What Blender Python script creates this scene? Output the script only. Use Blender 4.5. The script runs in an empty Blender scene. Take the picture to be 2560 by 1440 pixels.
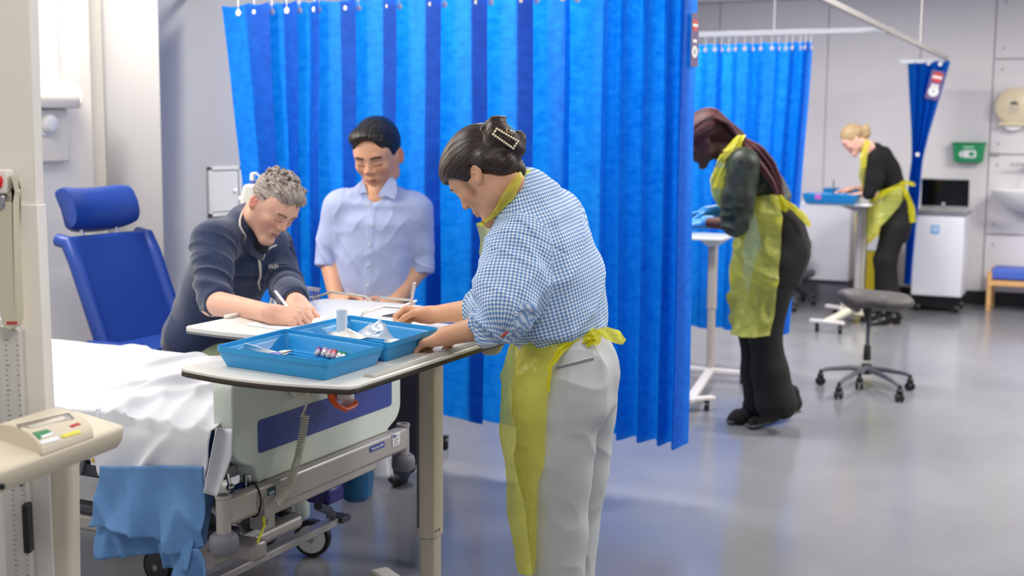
import bpy, bmesh, math, random
import numpy as np
from mathutils import Vector, Matrix
random.seed(7); rng = np.random.default_rng(7)
scene = bpy.context.scene
COL = scene.collection
R_ = math.radians

# ------------------------------------------------------------------ camera
FPX, CAM_H, TH, ROLL = 3131.0, 1.6, R_(25.53), 0.0075
PITCH = math.atan(380 / FPX)
_s, _c = math.sin(TH), math.cos(TH)
FW = np.array([-_s * math.cos(PITCH), _c * math.cos(PITCH), -math.sin(PITCH)])
_r0 = np.array([_c, _s, 0.0]); _u0 = np.cross(_r0, FW)
RT = _r0 * math.cos(ROLL) + _u0 * math.sin(ROLL); UP = np.cross(RT, FW)
EYE = np.array([0, 0, CAM_H]); HF = np.array([-_s, _c, 0.0])
def ray(px, py): return FW * FPX + RT * (px - 1280) - UP * (py - 720)
def atD(px, py, d): r = ray(px, py); return EYE + r * (d / (r @ HF))     # point seen there at distance d
def atZ(px, py, z): r = ray(px, py); return EYE + r * ((z - CAM_H) / r[2])
def atY(px, py, y): r = ray(px, py); return EYE + r * (y / r[1])
def atX(px, py, x): r = ray(px, py); return EYE + r * (x / r[0])
def cw(x, y, z): return np.array([_c * x - _s * y, _s * x + _c * y, z])    # x to the right of the viewer, y away
cam_d = bpy.data.cameras.new('camera'); cam = bpy.data.objects.new('camera', cam_d); COL.objects.link(cam)
cam.matrix_world = Matrix(((RT[0], UP[0], -FW[0], 0), (RT[1], UP[1], -FW[1], 0), (RT[2], UP[2], -FW[2], CAM_H), (0, 0, 0, 1)))
cam_d.sensor_width = 36; cam_d.lens = FPX / 2560 * 36; cam_d.clip_start = .05; cam_d.clip_end = 60
cam_d.dof.use_dof = True; cam_d.dof.focus_distance = 3.45; cam_d.dof.aperture_fstop = 3.0
scene.camera = cam
scene.view_settings.view_transform = 'Standard'; scene.view_settings.look = 'None'
scene.view_settings.gamma = 1.0; scene.view_settings.use_curve_mapping = False
scene.view_settings.exposure = -0.08

# ------------------------------------------------------------------ light
W = bpy.data.worlds.new('daylight'); scene.world = W; W.use_nodes = True
W.node_tree.nodes['Background'].inputs[0].default_value = (.93, .95, 1.0, 1)
W.node_tree.nodes['Background'].inputs[1].default_value = .52
def area(name, loc, sx, sy, e, col=(1, .965, .92), rot=(0, 0, 0)):
    l = bpy.data.lights.new(name, 'AREA'); l.shape = 'RECTANGLE'; l.size = sx; l.size_y = sy; l.energy = e; l.color = col
    o = bpy.data.objects.new(name, l); COL.objects.link(o); o.location = loc; o.rotation_euler = rot; return o
CEIL = 3.0
LIGHT_SPOTS = [(-3.4, 3.0), (-2.6, 6.05), (-.7, 1.2), (-.3, 3.9), (.4, 6.8), (-2.6, 9.6), (.6, 10.0), (-3.6, .6), (2.2, 4.6), (2.4, 9.0)]
for i, (x, y) in enumerate(LIGHT_SPOTS):
    area('ceiling_lamp_light', (x, y, CEIL - .06), 1.15, .55, 85 if (x, y) == (-2.6, 6.05) else 29 if y < 5 else 104)
area('bedhead_lamp_light', (-4.42, 3.9, 2.85), .3, 1.0, 66, (1, .93, .82), (R_(35), R_(22), 0))

# ------------------------------------------------------------------ materials
def lin(c): return tuple((v / 255 / 12.92 if v / 255 <= .04045 else ((v / 255 + .055) / 1.055) ** 2.4) for v in c[:3]) + (1,)
MATS = {}
def mat(name, rgb=(200, 200, 200), rough=.5, metal=0, bump=0, bscale=200, bdist=.001, trans=0, ior=1.45, alpha=1, var=0, vscale=8, spec=.5, coat=0, sheen=0, sss=0, stretch=None):
    if name in MATS: return MATS[name]
    m = bpy.data.materials.new(name); m.use_nodes = True; nt = m.node_tree; b = nt.nodes['Principled BSDF']
    b.inputs['Base Color'].default_value = lin(rgb); b.inputs['Roughness'].default_value = rough; b.inputs['Metallic'].default_value = metal
    b.inputs['Transmission Weight'].default_value = trans; b.inputs['IOR'].default_value = ior; b.inputs['Alpha'].default_value = alpha
    b.inputs['Specular IOR Level'].default_value = spec; b.inputs['Coat Weight'].default_value = coat
    b.inputs['Sheen Weight'].default_value = sheen
    if sss: b.inputs['Subsurface Weight'].default_value = sss; b.inputs['Subsurface Radius'].default_value = (.02, .008, .004); b.inputs['Subsurface Scale'].default_value = .5
    if bump or var:
        tc = nt.nodes.new('ShaderNodeTexCoord'); src = tc.outputs['Object']
        if stretch:
            mp = nt.nodes.new('ShaderNodeMapping'); mp.inputs['Scale'].default_value = stretch; nt.links.new(src, mp.inputs['Vector']); src = mp.outputs[0]
    if bump:
        n = nt.nodes.new('ShaderNodeTexNoise'); n.inputs['Scale'].default_value = bscale; n.inputs['Detail'].default_value = 3
        nt.links.new(src, n.inputs['Vector'])
        bp = nt.nodes.new('ShaderNodeBump'); bp.inputs['Strength'].default_value = bump; bp.inputs['Distance'].default_value = bdist
        nt.links.new(n.outputs['Fac'], bp.inputs['Height']); nt.links.new(bp.outputs[0], b.inputs['Normal'])
    if var:
        n2 = nt.nodes.new('ShaderNodeTexNoise'); n2.inputs['Scale'].default_value = vscale; n2.inputs['Detail'].default_value = 4
        nt.links.new(src, n2.inputs['Vector'])
        mx = nt.nodes.new('ShaderNodeMixRGB'); lo = [max(0, v * (1 - var)) for v in lin(rgb)[:3]] + [1]; hi = [min(1, v * (1 + var)) for v in lin(rgb)[:3]] + [1]
        mx.inputs[1].default_value = lo; mx.inputs[2].default_value = hi
        mr = nt.nodes.new('ShaderNodeMapRange'); mr.inputs[1].default_value = .35; mr.inputs[2].default_value = .65
        nt.links.new(n2.outputs['Fac'], mr.inputs[0]); nt.links.new(mr.outputs[0], mx.inputs[0]); nt.links.new(mx.outputs[0], b.inputs['Base Color'])
    MATS[name] = m; return m
def emis(name, rgb, e):
    m = bpy.data.materials.new(name); m.use_nodes = True; b = m.node_tree.nodes['Principled BSDF']
    b.inputs['Emission Color'].default_value = lin(rgb); b.inputs['Emission Strength'].default_value = e; return m

# ------------------------------------------------------------------ mesh building
class MB:
    def __init__(s): s.v = []; s.f = []
    def add(s, vs, fs):
        n = len(s.v); s.v.extend([tuple(map(float, p)) for p in vs]); s.f.extend([tuple(n + i for i in f) for f in fs]); return s
    def box(s, c, d, R=None, taper=1.0):
        c = np.array(c, float); h = np.array(d, float) / 2; R = np.eye(3) if R is None else np.array(R)
        vs = []
        for z in (-1, 1):
            t = 1.0 if z > 0 else taper
            for x, y in ((-1, -1), (1, -1), (1, 1), (-1, 1)): vs.append(c + R @ np.array([x * h[0] * t, y * h[1] * t, z * h[2]]))
        return s.add(vs, [(3, 2, 1, 0), (4, 5, 6, 7), (0, 1, 5, 4), (1, 2, 6, 5), (2, 3, 7, 6), (3, 0, 4, 7)])
    def bar(s, a, b, w, h, up=(0, 0, 1)):
        a = np.array(a, float); b = np.array(b, float); d = b - a; L = np.linalg.norm(d); d /= L
        u = np.array(up, float); x = np.cross(u, d); x /= np.linalg.norm(x); z = np.cross(d, x)
        return s.box((a + b) / 2, (w, L, h), np.stack([x, d, z], 1))
    def tube(s, pts, r, n=12, closed=False, flat=None):
        P = [np.array(p, float) for p in pts]; m = len(P); rr = r if hasattr(r, '__len__') else [r] * m
        T = []
        for i in range(m):
            a = P[(i - 1) % m] if (i > 0 or closed) else P[i]; b = P[(i + 1) % m] if (i < m - 1 or closed) else P[i]
            t = b - a; T.append(t / (np.linalg.norm(t) + 1e-12))
        u = np.cross(T[0], [0, 0, 1.0]);
        if np.linalg.norm(u) < .1: u = np.cross(T[0], [0, 1.0, 0])
        u /= np.linalg.norm(u); rings = []
        for i in range(m):
            u = u - T[i] * (u @ T[i]); u /= np.linalg.norm(u); w = np.cross(T[i], u)
            rings.append([P[i] + rr[i] * (math.cos(2 * math.pi * k / n) * u + (flat or 1) * math.sin(2 * math.pi * k / n) * w) for k in range(n)])
        vs = [p for q in rings for p in q]; fs = []
        for i in range(m if closed else m - 1):
            j = (i + 1) % m
            for k in range(n): fs.append((i * n + k, i * n + (k + 1) % n, j * n + (k + 1) % n, j * n + k))
        if not closed: fs += [tuple(reversed(range(n))), tuple((m - 1) * n + k for k in range(n))]
        return s.add(vs, fs)
    def cyl(s, a, b, r, r2=None, n=20): return s.tube([a, b], [r, r if r2 is None else r2], n)
    def lathe(s, prof, o=(0, 0, 0), ax=(0, 0, 1), n=24, sq=None, squash=1):
        ax = np.array(ax, float); ax /= np.linalg.norm(ax); o = np.array(o, float)
        u = np.cross(ax, [0, 1.0, 0]);
        if np.linalg.norm(u) < .1: u = np.cross(ax, [1.0, 0, 0])
        u /= np.linalg.norm(u); w = np.cross(ax, u); vs = []; fs = []
        for r, z in prof:
            for k in range(n):
                a = 2 * math.pi * k / n; vs.append(o + ax * z + r * (math.cos(a) * u + squash * math.sin(a) * w))
        for i in range(len(prof) - 1):
            for k in range(n): fs.append((i * n + k, i * n + (k + 1) % n, (i + 1) * n + (k + 1) % n, (i + 1) * n + k))
        if prof[0][0] > 1e-6: fs.append(tuple(reversed(range(n))))
        if prof[-1][0] > 1e-6: fs.append(tuple((len(prof) - 1) * n + k for k in range(n)))
        return s.add(vs, fs)
    def ball(s, c, r, R=None, n=16, m=10):
        r = np.array(r if hasattr(r, '__len__') else (r, r, r), float); R = np.eye(3) if R is None else np.array(R); vs = []; fs = []
        for i in range(m + 1):
            t = math.pi * i / m
            for k in range(n):
                a = 2 * math.pi * k / n; vs.append(np.array(c) + R @ (r * np.array([math.sin(t) * math.cos(a), math.sin(t) * math.sin(a), math.cos(t)])))
        for i in range(m):
            for k in range(n): fs.append((i * n + k, (i + 1) * n + k, (i + 1) * n + (k + 1) % n, i * n + (k + 1) % n))
        return s.add(vs, fs)
    def prism(s, poly, o, ux, uy, w):
        o, ux, uy, w = (np.array(q, float) for q in (o, ux, uy, w)); n = len(poly)
        b = [o + ux * x + uy * y for x, y in poly]; t = [p + w for p in b]
        fs = [tuple(reversed(range(n))), tuple(range(n, 2 * n))] + [(i, (i + 1) % n, n + (i + 1) % n, n + i) for i in range(n)]
        return s.add(b + t, fs)
    def grid(s, P, close_u=False):                     # P[i][j] points
        P = np.array(P); a, b = P.shape[:2]; fs = []
        for i in range(a - 1 if not close_u else a):
            for j in range(b - 1): k = (i + 1) % a; fs.append((i * b + j, k * b + j, k * b + j + 1, i * b + j + 1))
        return s.add(P.reshape(-1, 3), fs)
def rrect(w, h, r, n=5, cx=0, cy=0):
    o = []
    for sx, sy, a0 in ((1, 1, 0), (-1, 1, 90), (-1, -1, 180), (1, -1, 270)):
        for k in range(n + 1):
            a = R_(a0 + 90 * k / n); o.append((cx + sx * (w / 2 - r) + r * math.cos(a), cy + sy * (h / 2 - r) + r * math.sin(a)))
    return o
def thing(name, label, cat, loc=(0, 0, 0), rz=0, group=None):
    o = bpy.data.objects.new(name, None); COL.objects.link(o); o.empty_display_size = .1
    o.location = tuple(float(q) for q in loc); o.rotation_euler = (0, 0, rz)
    o['label'] = label; o['category'] = cat
    if group: o['group'] = group
    return o
def wmat(o):
    M = Matrix.Translation(o.location) @ o.rotation_euler.to_matrix().to_4x4()
    return wmat(o.parent) @ M if o.parent else M
def obj(name, mb, m, parent=None, bevel=0, seg=2, smooth=True, ang=38, solid=0, sub=0, label=None, recenter=True, local=False):
    me = bpy.data.meshes.new(name); me.from_pydata(mb.v, [], mb.f)
    bm = bmesh.new(); bm.from_mesh(me); bmesh.ops.recalc_face_normals(bm, faces=bm.faces); bm.to_mesh(me); bm.free()
    return finish(name, me, m, parent, bevel, seg, smooth, ang, solid, sub, label, local)
def finish(name, me, m, parent=None, bevel=0, seg=2, smooth=True, ang=38, solid=0, sub=0, label=None, local=False):
    if m: me.materials.append(m)
    o = bpy.data.objects.new(name, me); COL.objects.link(o)
    if smooth:
        me.polygons.foreach_set('use_smooth', [True] * len(me.polygons)); me.set_sharp_from_angle(angle=R_(ang))
    if parent:
        o.parent = parent
        if not local: me.transform(wmat(parent).inverted())
    elif len(me.vertices) and not local:
        co = np.empty(len(me.vertices) * 3); me.vertices.foreach_get('co', co); co = co.reshape(-1, 3)
        c = Vector(((co[:, 0].min() + co[:, 0].max()) / 2, (co[:, 1].min() + co[:, 1].max()) / 2, co[:, 2].min()))
        me.transform(Matrix.Translation(-c)); o.location = c
    if solid: md = o.modifiers.new('t', 'SOLIDIFY'); md.thickness = solid; md.offset = 0
    if bevel: md = o.modifiers.new('b', 'BEVEL'); md.width = bevel; md.segments = seg; md.limit_method = 'ANGLE'; md.angle_limit = R_(40)
    if sub: md = o.modifiers.new('s', 'SUBSURF'); md.levels = sub; md.render_levels = sub
    if label: o['label'] = label
    return o
def tag(o, label, cat, group=None):
    o['label'] = label; o['category'] = cat
    if group: o['group'] = group
    return o
def struct(name, mb, m, parent=None, **k):
    o = obj(name, mb, m, parent, **k)
    if not parent: o['kind'] = 'structure'
    return o
def copy_tree(o, parent=None):
    c = o.copy(); COL.objects.link(c); c.parent = parent
    for ch in [q for q in bpy.data.objects if q.parent == o]: copy_tree(ch, c)
    return c
def text(name, s, size, o, ux, uy, m, parent, ext=.0006, bold=False, sx=1):
    cu = bpy.data.curves.new(name, 'FONT'); cu.body = s; cu.size = size; cu.extrude = ext; cu.align_x = 'CENTER'; cu.align_y = 'CENTER'
    if bold: cu.offset = size * .018
    ob = bpy.data.objects.new('tmp', cu); COL.objects.link(ob); dg = bpy.context.evaluated_depsgraph_get()
    me = bpy.data.meshes.new_from_object(ob.evaluated_get(dg)); bpy.data.objects.remove(ob)
    ux = np.array(ux, float); ux /= np.linalg.norm(ux); uy = np.array(uy, float); uy -= ux * (uy @ ux); uy /= np.linalg.norm(uy); w = np.cross(ux, uy)
    me.transform(Matrix(((ux[0] * sx, uy[0], w[0], o[0]), (ux[1] * sx, uy[1], w[1], o[1]), (ux[2] * sx, uy[2], w[2], o[2]), (0, 0, 0, 1))))
    return finish(name, me, m, parent, smooth=False)

# value noise on arrays
_perm = rng.random((64, 64, 64)).astype(np.float32)
def vnoise(p):
    p = np.asarray(p, float); i = np.floor(p).astype(int); f = p - i; f = f * f * (3 - 2 * f); i &= 63; j = (i + 1) & 63; r = 0
    for a in (0, 1):
        for b in (0, 1):
            for c in (0, 1):
                w = (f[:, 0] if a else 1 - f[:, 0]) * (f[:, 1] if b else 1 - f[:, 1]) * (f[:, 2] if c else 1 - f[:, 2])
                r = r + w * _perm[(j if a else i)[:, 0], (j if b else i)[:, 1], (j if c else i)[:, 2]]
    return r
from mathutils.bvhtree import BVHTree
def drape(o, pts, off=.001):
    r = []; vs = []; fs = []
    for o_ in (o if isinstance(o, list) else [o]):
        mw = wmat(o_); n = len(vs); vs += [mw @ v.co for v in o_.data.vertices]; fs += [tuple(n + i for i in p.vertices) for p in o_.data.polygons]
    bv = BVHTree.FromPolygons(vs, fs)
    for p in pts:
        d = Vector(p) - Vector(EYE); h = bv.ray_cast(Vector(EYE), d.normalized()); r.append(np.array(h[0]) - np.array(d.normalized()) * off if h[0] is not None else np.array(p))
    return r
def patch_px(name, quad, on, m, parent, off=.001, n=7, thick=.0008):    # a thin label lying on a surface
    q = [np.array(p, float) for p in quad]; pts = []
    for i in range(n):
        for k in range(n):
            u, v = i / (n - 1), k / (n - 1); p = q[0] * (1 - u) * (1 - v) + q[1] * u * (1 - v) + q[2] * u * v + q[3] * (1 - u) * v; pts.append(atD(p[0], p[1], 1.5))
    r = drape(on, pts, off); return obj(name, MB().grid([r[i * n:(i + 1) * n] for i in range(n)]), m, parent, solid=thick, ang=80)
def over(objs, rows, off=.006, upto=1.0):      # lay a film on whatever it would otherwise cut into
    out = []; n = len(rows[0]); k = int(n * upto); pts = [p for r in rows for p in r[:k]]; h = drape(objs, pts, off)
    for i, r in enumerate(rows):
        a = [h[i * k + j] if np.linalg.norm(h[i * k + j] - EYE) < np.linalg.norm(p - EYE) and np.linalg.norm(h[i * k + j] - p) < .25 else p for j, p in enumerate(r[:k])]; out.append(a + list(r[k:]))
    return out
# ------------------------------------------------------------------ the room
M_wall = mat('wall_paint', (226, 224, 224), .6, bump=.15, bscale=300)
M_warm = mat('alcove_paint', (246, 241, 232), .6, bump=.1, bscale=300)
M_panel = mat('wall_panel_laminate', (222, 217, 219), .4)
M_dark = mat('black_skirting', (34, 33, 36), .45)
M_white = mat('white_plastic', (232, 232, 230), .35)
M_black = mat('black_plastic', (24, 24, 26), .4)
M_chrome = mat('chrome', (210, 210, 212), .18, 1)
XW, XA, YP = -4.35, -4.72, 4.98
YF = float(atZ(2460, 761, 0)[1])
# floor
fm = bpy.data.materials.new('grey_vinyl_floor'); fm.use_nodes = True; nt = fm.node_tree; b = nt.nodes['Principled BSDF']
tc = nt.nodes.new('ShaderNodeTexCoord'); n1 = nt.nodes.new('ShaderNodeTexNoise'); n1.inputs['Scale'].default_value = 1.4; n1.inputs['Detail'].default_value = 6
n2 = nt.nodes.new('ShaderNodeTexNoise'); n2.inputs['Scale'].default_value = 260; n2.inputs['Detail'].default_value = 2
nt.links.new(tc.outputs['Object'], n1.inputs['Vector']); nt.links.new(tc.outputs['Object'], n2.inputs['Vector'])
cr = nt.nodes.new('ShaderNodeValToRGB'); cr.color_ramp.elements[0].position = .3; cr.color_ramp.elements[0].color = lin((120, 121, 127)); cr.color_ramp.elements[1].position = .7; cr.color_ramp.elements[1].color = lin((134, 135, 139))
mx = nt.nodes.new('ShaderNodeMixRGB'); mx.blend_type = 'OVERLAY'; mx.inputs[0].default_value = .25
nt.links.new(n1.outputs['Fac'], cr.inputs[0]); nt.links.new(cr.outputs[0], mx.inputs[1]); nt.links.new(n2.outputs['Color'], mx.inputs[2]); nt.links.new(mx.outputs[0], b.inputs['Base Color'])
mr = nt.nodes.new('ShaderNodeMapRange'); mr.inputs[3].default_value = .13; mr.inputs[4].default_value = .24; nt.links.new(n1.outputs['Fac'], mr.inputs[0]); nt.links.new(mr.outputs[0], b.inputs['Roughness'])
b.inputs['Specular IOR Level'].default_value = .6
bp = nt.nodes.new('ShaderNodeBump'); bp.inputs['Strength'].default_value = .1; bp.inputs['Distance'].default_value = .001
n3 = nt.nodes.new('ShaderNodeTexNoise'); n3.inputs['Scale'].default_value = 14; nt.links.new(tc.outputs['Object'], n3.inputs['Vector'])
nt.links.new(n3.outputs['Fac'], bp.inputs['Height']); nt.links.new(bp.outputs[0], b.inputs['Normal'])
struct('floor', MB().box((0, 5.5, -.05), (9.6, YF * 2 - 8, .1)), fm)
# walls
XN = XA
struct('wall_left', MB().box((XN - .06, 2.2, 1.5), (.12, 5.56, 3.0)), M_warm)
y0 = float(atX(222, 500, XN)[1])
struct('trim_1', MB().box((XN + .02, (y0 + .3) / 2, 1.5), (.04, y0 - .3, 3.0)), M_warm, bevel=.003)           # headwall cladding
struct('wall_pier', MB().box(((XN + XW) / 2 - .06, YP + 1.9, 1.5), (XW - XN + .12, 3.8, 3.0)), mat('shaded_pier_paint', (160, 160, 165), .6), bevel=.004)  # wall grey darkened: the pier's weaker light is put into its colour
struct('wall_left_rear', MB().box((XW - .06, (YP + 3.8 + YF) / 2, 1.5), (.12, YF - YP - 3.8, 3.0)), M_wall)
wb = struct('wall_back', MB().box((-.2, YF + .08, 1.5), (9.6, .1, 3.0)), M_wall)
def fx(px, py=500): return float(atY(px, py, YF)[0])
def fz(py, px=2500): return float(atY(px, py, YF)[2])
cols = [XW, fx(1800, 60), fx(2073, 40), fx(2305, 60), fx(2493, 0)]
for a, c in zip(cols[:-1], cols[1:]):
    struct('wall_panel', MB().box(((a + c) / 2, YF + .015, 1.56), (c - a - .008, .03, 2.86)), M_panel, wb, bevel=.002)
zs = [.13, fz(586), fz(386), fz(148), 3.0]; xr = cols[-1]
for k in range(3):
    x0, x1 = xr + k * 1.2, xr + (k + 1) * 1.2
    for a, c in zip(zs[:-1], zs[1:]):
        struct('wall_panel', MB().box(((x0 + x1) / 2, YF + .01, (a + c) / 2), (x1 - x0 - .012, .05, c - a - .012)), M_panel, wb, bevel=.002)
        if k == 0:
            for dz in (a + .1, c - .1): struct('screw_cap', MB().cyl((x0 + .08, YF - .018, dz), (x0 + .08, YF - .01, dz), .012, n=10), mat('screw_grey', (150, 150, 150), .4), wb)
struct('baseboard_back', MB().box((-.2, YF - .012, .065), (9.6, .024, .13)), M_dark, bevel=.006)
struct('baseboard_left', MB().box((XW + .01, (YP + YF) / 2, .05), (.02, YF - YP, .1)), mat('grey_skirting', (120, 120, 126), .5), bevel=.004)
cl = struct('ceiling', MB().box((-.2, 5.5, CEIL + .05), (9.6, YF * 2 - 8, .1)), mat('ceiling_white', (235, 235, 232), .8))
M_lamp = emis('lamp_diffuser', (255, 248, 238), 2.2)
for x, y in LIGHT_SPOTS:
    t = thing('ceiling_light', 'white rectangular light panel in the ceiling above the picture', 'ceiling light', (x, y, CEIL), 0, 'ceiling light panels')
    obj('frame', MB().box((x, y, CEIL - .015), (1.24, .64, .03)), M_white, t, bevel=.004)
    obj('diffuser', MB().box((x, y, CEIL - .035), (1.16, .56, .012)), M_lamp, t)
# access panel on the pier
a0, a1 = float(atX(519, 480, XW)[1]), float(atX(599, 480, XW)[1]); z1, z0 = float(atX(519, 417, XW)[2]), float(atX(519, 543, XW)[2])
t = thing('access_panel', 'small grey metal access panel with round lock on the wall beside the long curtain', 'access panel', (XW, (a0 + a1) / 2, z0))
M_box = mat('grey_enamel', (196, 196, 194), .4)
fr = MB()
for (cy, cz, dy, dz) in (((a0 + a1) / 2, z1 - .01, a1 - a0, .02), ((a0 + a1) / 2, z0 + .01, a1 - a0, .02), (a0 + .01, (z0 + z1) / 2, .02, z1 - z0), (a1 - .01, (z0 + z1) / 2, .02, z1 - z0)): fr.box((XW + .008, cy, cz), (.016, dy, dz))
obj('frame', fr, M_box, t, bevel=.002)
obj('door', MB().box((XW + .006, (a0 + a1) / 2, (z0 + z1) / 2), (.01, a1 - a0 - .05, z1 - z0 - .05)), M_box, t, bevel=.002)
obj('lock', MB().lathe([(.012, 0), (.012, .008), (.006, .012), (0, .012)], (XW + .01, a1 - .055, (z0 + z1) / 2), (1, 0, 0)), M_white, t)
# bed head services unit
t = thing('bedhead_unit', 'cream curved bedhead services trunking with a socket box below on the left wall', 'bedhead unit', (XN + .04, 3.9, 1.2))
M_cream = mat('cream_plastic', (236, 229, 214), .45)
ye = float(atX(178, 230, XN + .1)[1]); zt, zb = float(atX(120, 195, XN + .1)[2]), float(atX(120, 270, XN + .1)[2])
H = zt - zb; prof = [(0, 0), (.11, 0), (.13, .03 * 1), (.13, H * .45), (.10, H * .8), (.05, H), (0, H)]
obj('trunking', MB().prism(prof, (XN + .04, 2.2, zb), (1, 0, 0), (0, 0, 1), (0, ye - 2.2 - .01, 0)), M_cream, t, bevel=.006)
obj('end_cap', MB().prism([(a * 1.04, c_) for a, c_ in prof], (XN + .04, ye - .01, zb), (1, 0, 0), (0, 0, 1), (0, .012, 0)), M_cream, t, bevel=.004)
ys = float(atX(162, 300, XN + .06)[1]); zb2 = float(atX(120, 406, XN + .06)[2])
obj('socket_box', MB().box((XN + .065, (2.9 + ys) / 2, (zb + zb2) / 2), (.05, ys - 2.9, zb - zb2)), M_cream, t, bevel=.012, seg=3)
ky, kz = float(atX(118, 308, XN + .1)[1]), float(atX(118, 308, XN + .1)[2])
obj('outlet_plate', MB().box((XN + .093, ky - .02, kz), (.012, .12, .12)), M_white, t, bevel=.003)
obj('outlet_knob', MB().lathe([(.045, 0), (.045, .02), (.035, .035), (.012, .042), (0, .042)], (XN + .1, ky, kz), (1, 0, 0)), M_white, t)
y3 = float(atX(135, 100, XN + .04)[1])
obj('upper_duct', MB().box((XN + .05, (2.2 + y3) / 2, (zt + 3) / 2), (.03, y3 - 2.2, 3 - zt)), M_cream, t, bevel=.004)

# ------------------------------------------------------------------ curtains
cm = bpy.data.materials.new('blue_nonwoven_curtain'); cm.use_nodes = True; nt = cm.node_tree; nt.nodes.remove(nt.nodes['Principled BSDF'])
out = nt.nodes['Material Output']
pb = nt.nodes.new('ShaderNodeBsdfPrincipled'); tl = nt.nodes.new('ShaderNodeBsdfTranslucent'); ms = nt.nodes.new('ShaderNodeMixShader')
tc = nt.nodes.new('ShaderNodeTexCoord'); mp = nt.nodes.new('ShaderNodeMapping'); mp.inputs['Scale'].default_value = (16, 16, 34)
n1 = nt.nodes.new('ShaderNodeTexNoise'); n1.inputs['Scale'].default_value = 1.0; n1.inputs['Detail'].default_value = 5; n1.inputs['Roughness'].default_value = .65
nt.links.new(tc.outputs['Object'], mp.inputs[0]); nt.links.new(mp.outputs[0], n1.inputs['Vector'])
cr = nt.nodes.new('ShaderNodeValToRGB'); cr.color_ramp.elements[0].position = .3; cr.color_ramp.elements[0].color = (.0, .085, .48, 1); cr.color_ramp.elements[1].position = .75; cr.color_ramp.elements[1].color = (.0, .14, .66, 1)
nt.links.new(n1.outputs['Fac'], cr.inputs[0]); nt.links.new(cr.outputs[0], pb.inputs['Base Color'])
cr2 = nt.nodes.new('ShaderNodeValToRGB'); cr2.color_ramp.elements[0].position = .3; cr2.color_ramp.elements[0].color = (.0, .20, .84, 1); cr2.color_ramp.elements[1].position = .75; cr2.color_ramp.elements[1].color = (.015, .37, .96, 1)
nt.links.new(n1.outputs['Fac'], cr2.inputs[0]); nt.links.new(cr2.outputs[0], tl.inputs['Color'])
pb.inputs['Roughness'].default_value = .55; pb.inputs['Specular IOR Level'].default_value = .25
ms.inputs[0].default_value = .42; nt.links.new(pb.outputs[0], ms.inputs[1]); nt.links.new(tl.outputs[0], ms.inputs[2]); nt.links.new(ms.outputs[0], out.inputs['Surface'])
M_track = mat('track_grey', (188, 182, 178), .4, .2)
M_trackw = mat('track_white', (222, 224, 228), .35)
def curtain(name, label, creases, Y, z0, z1, lean=None, per=6, nz=26, sag=.012, seed=1):
    X = []; O = []
    for (x, o) in creases: X.append(x); O.append(o)
    pts = []                                          # rounded zigzag plan
    for i in range(len(X) - 1):
        for k in range(per):
            t = k / per; tt = t + .12 * math.sin(2 * math.pi * t) * -.5
            pts.append((X[i] * (1 - t) + X[i + 1] * t, O[i] * (1 - tt) + O[i + 1] * tt))
    pts.append((X[-1], O[-1])); n = len(pts); P = np.zeros((n, nz, 3)); xs = np.array([p[0] for p in pts]); os_ = np.array([p[1] for p in pts])
    for j in range(nz):
        v = j / (nz - 1); z = z1 + (z0 - z1) * v
        nx = vnoise(np.stack([xs * 5 + seed * 7, np.full(n, v * 2.2), np.zeros(n)], 1)) - .5
        ny = vnoise(np.stack([xs * 9 + seed * 3, np.full(n, v * 3), np.ones(n) * 5], 1)) - .5
        amp = .8 + .35 * v
        P[:, j, 0] = xs + nx * .022 * min(1, v * 4) + (lean(xs, v) if lean else 0)
        P[:, j, 1] = Y + os_ * amp + ny * .02 * min(1, v * 3)
        P[:, j, 2] = z - (sag * np.abs(np.sin(np.arange(n) / per * math.pi)) if j == 0 else 0)
    t = thing(name, label, 'curtain', (X[0] * .5 + X[-1] * .5, Y, z0))
    obj('fabric', MB().grid(P), cm, t, ang=60)
    return t, P
def eyelets(t, P, step, per, off=1):
    for i in range(off * per // 2 + 1, P.shape[0], step):
        p = P[i, 0]; q = (p[0], p[1] - .004, p[2] - .035)
        h = obj('hook', MB().lathe([(.016, 0), (.016, .004), (.009, .008), (0, .008)], q, (0, -1, 0), n=12).tube([(p[0], p[1] - .006, q[2]), (p[0], p[1] - .008, p[2] + .02), (p[0], p[1], p[2] + .055)], .003, n=6), M_white, t)
C1 = [(572, .06), (632, -.02)]
for a_, b_ in ((632, 680), (716, 746), (790, 800), (861, 890), (965, 990), (1068, 1100), (1180, 1214), (1290, 1326)):       # narrow triple-folded pleats between wide flat panels
    C1 += [(b_, -.035), (a_, .0), (b_, .035), (b_ + (20 if b_ - a_ > 12 else 8), .02)]
C1 += [(1392, -.03), (1405, -.04), (1420, .05), (1450, .06), (1500, .03), (1510, -.05), (1545, .06), (1556, -.05), (1600, .06), (1610, -.05), (1652, .05), (1662, -.06), (1690, .04), (1697, -.09), (1733, .05)]
YC1, YC2, YC3 = 5.2, 8.58, 12.0 if YF > 12.3 else YF - .5
cr1 = [(float(atY(px, 520, YC1 + o)[0]), o) for px, o in C1]
xl = cr1[0][0]
t, P = curtain('privacy_curtain', 'long bright blue pleated curtain behind the two men and the woman in gingham', cr1, YC1, .25, 2.25, lean=lambda x, v: np.clip((xl + .55 - x) / .55, 0, 1) * (.25 * v - .01), seed=1)
eyelets(t, P, 12, 6)
M_st = mat('curtain_label_plum', (104, 84, 128), .5); M_red = mat('sign_red', (214, 60, 52), .5)
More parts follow.
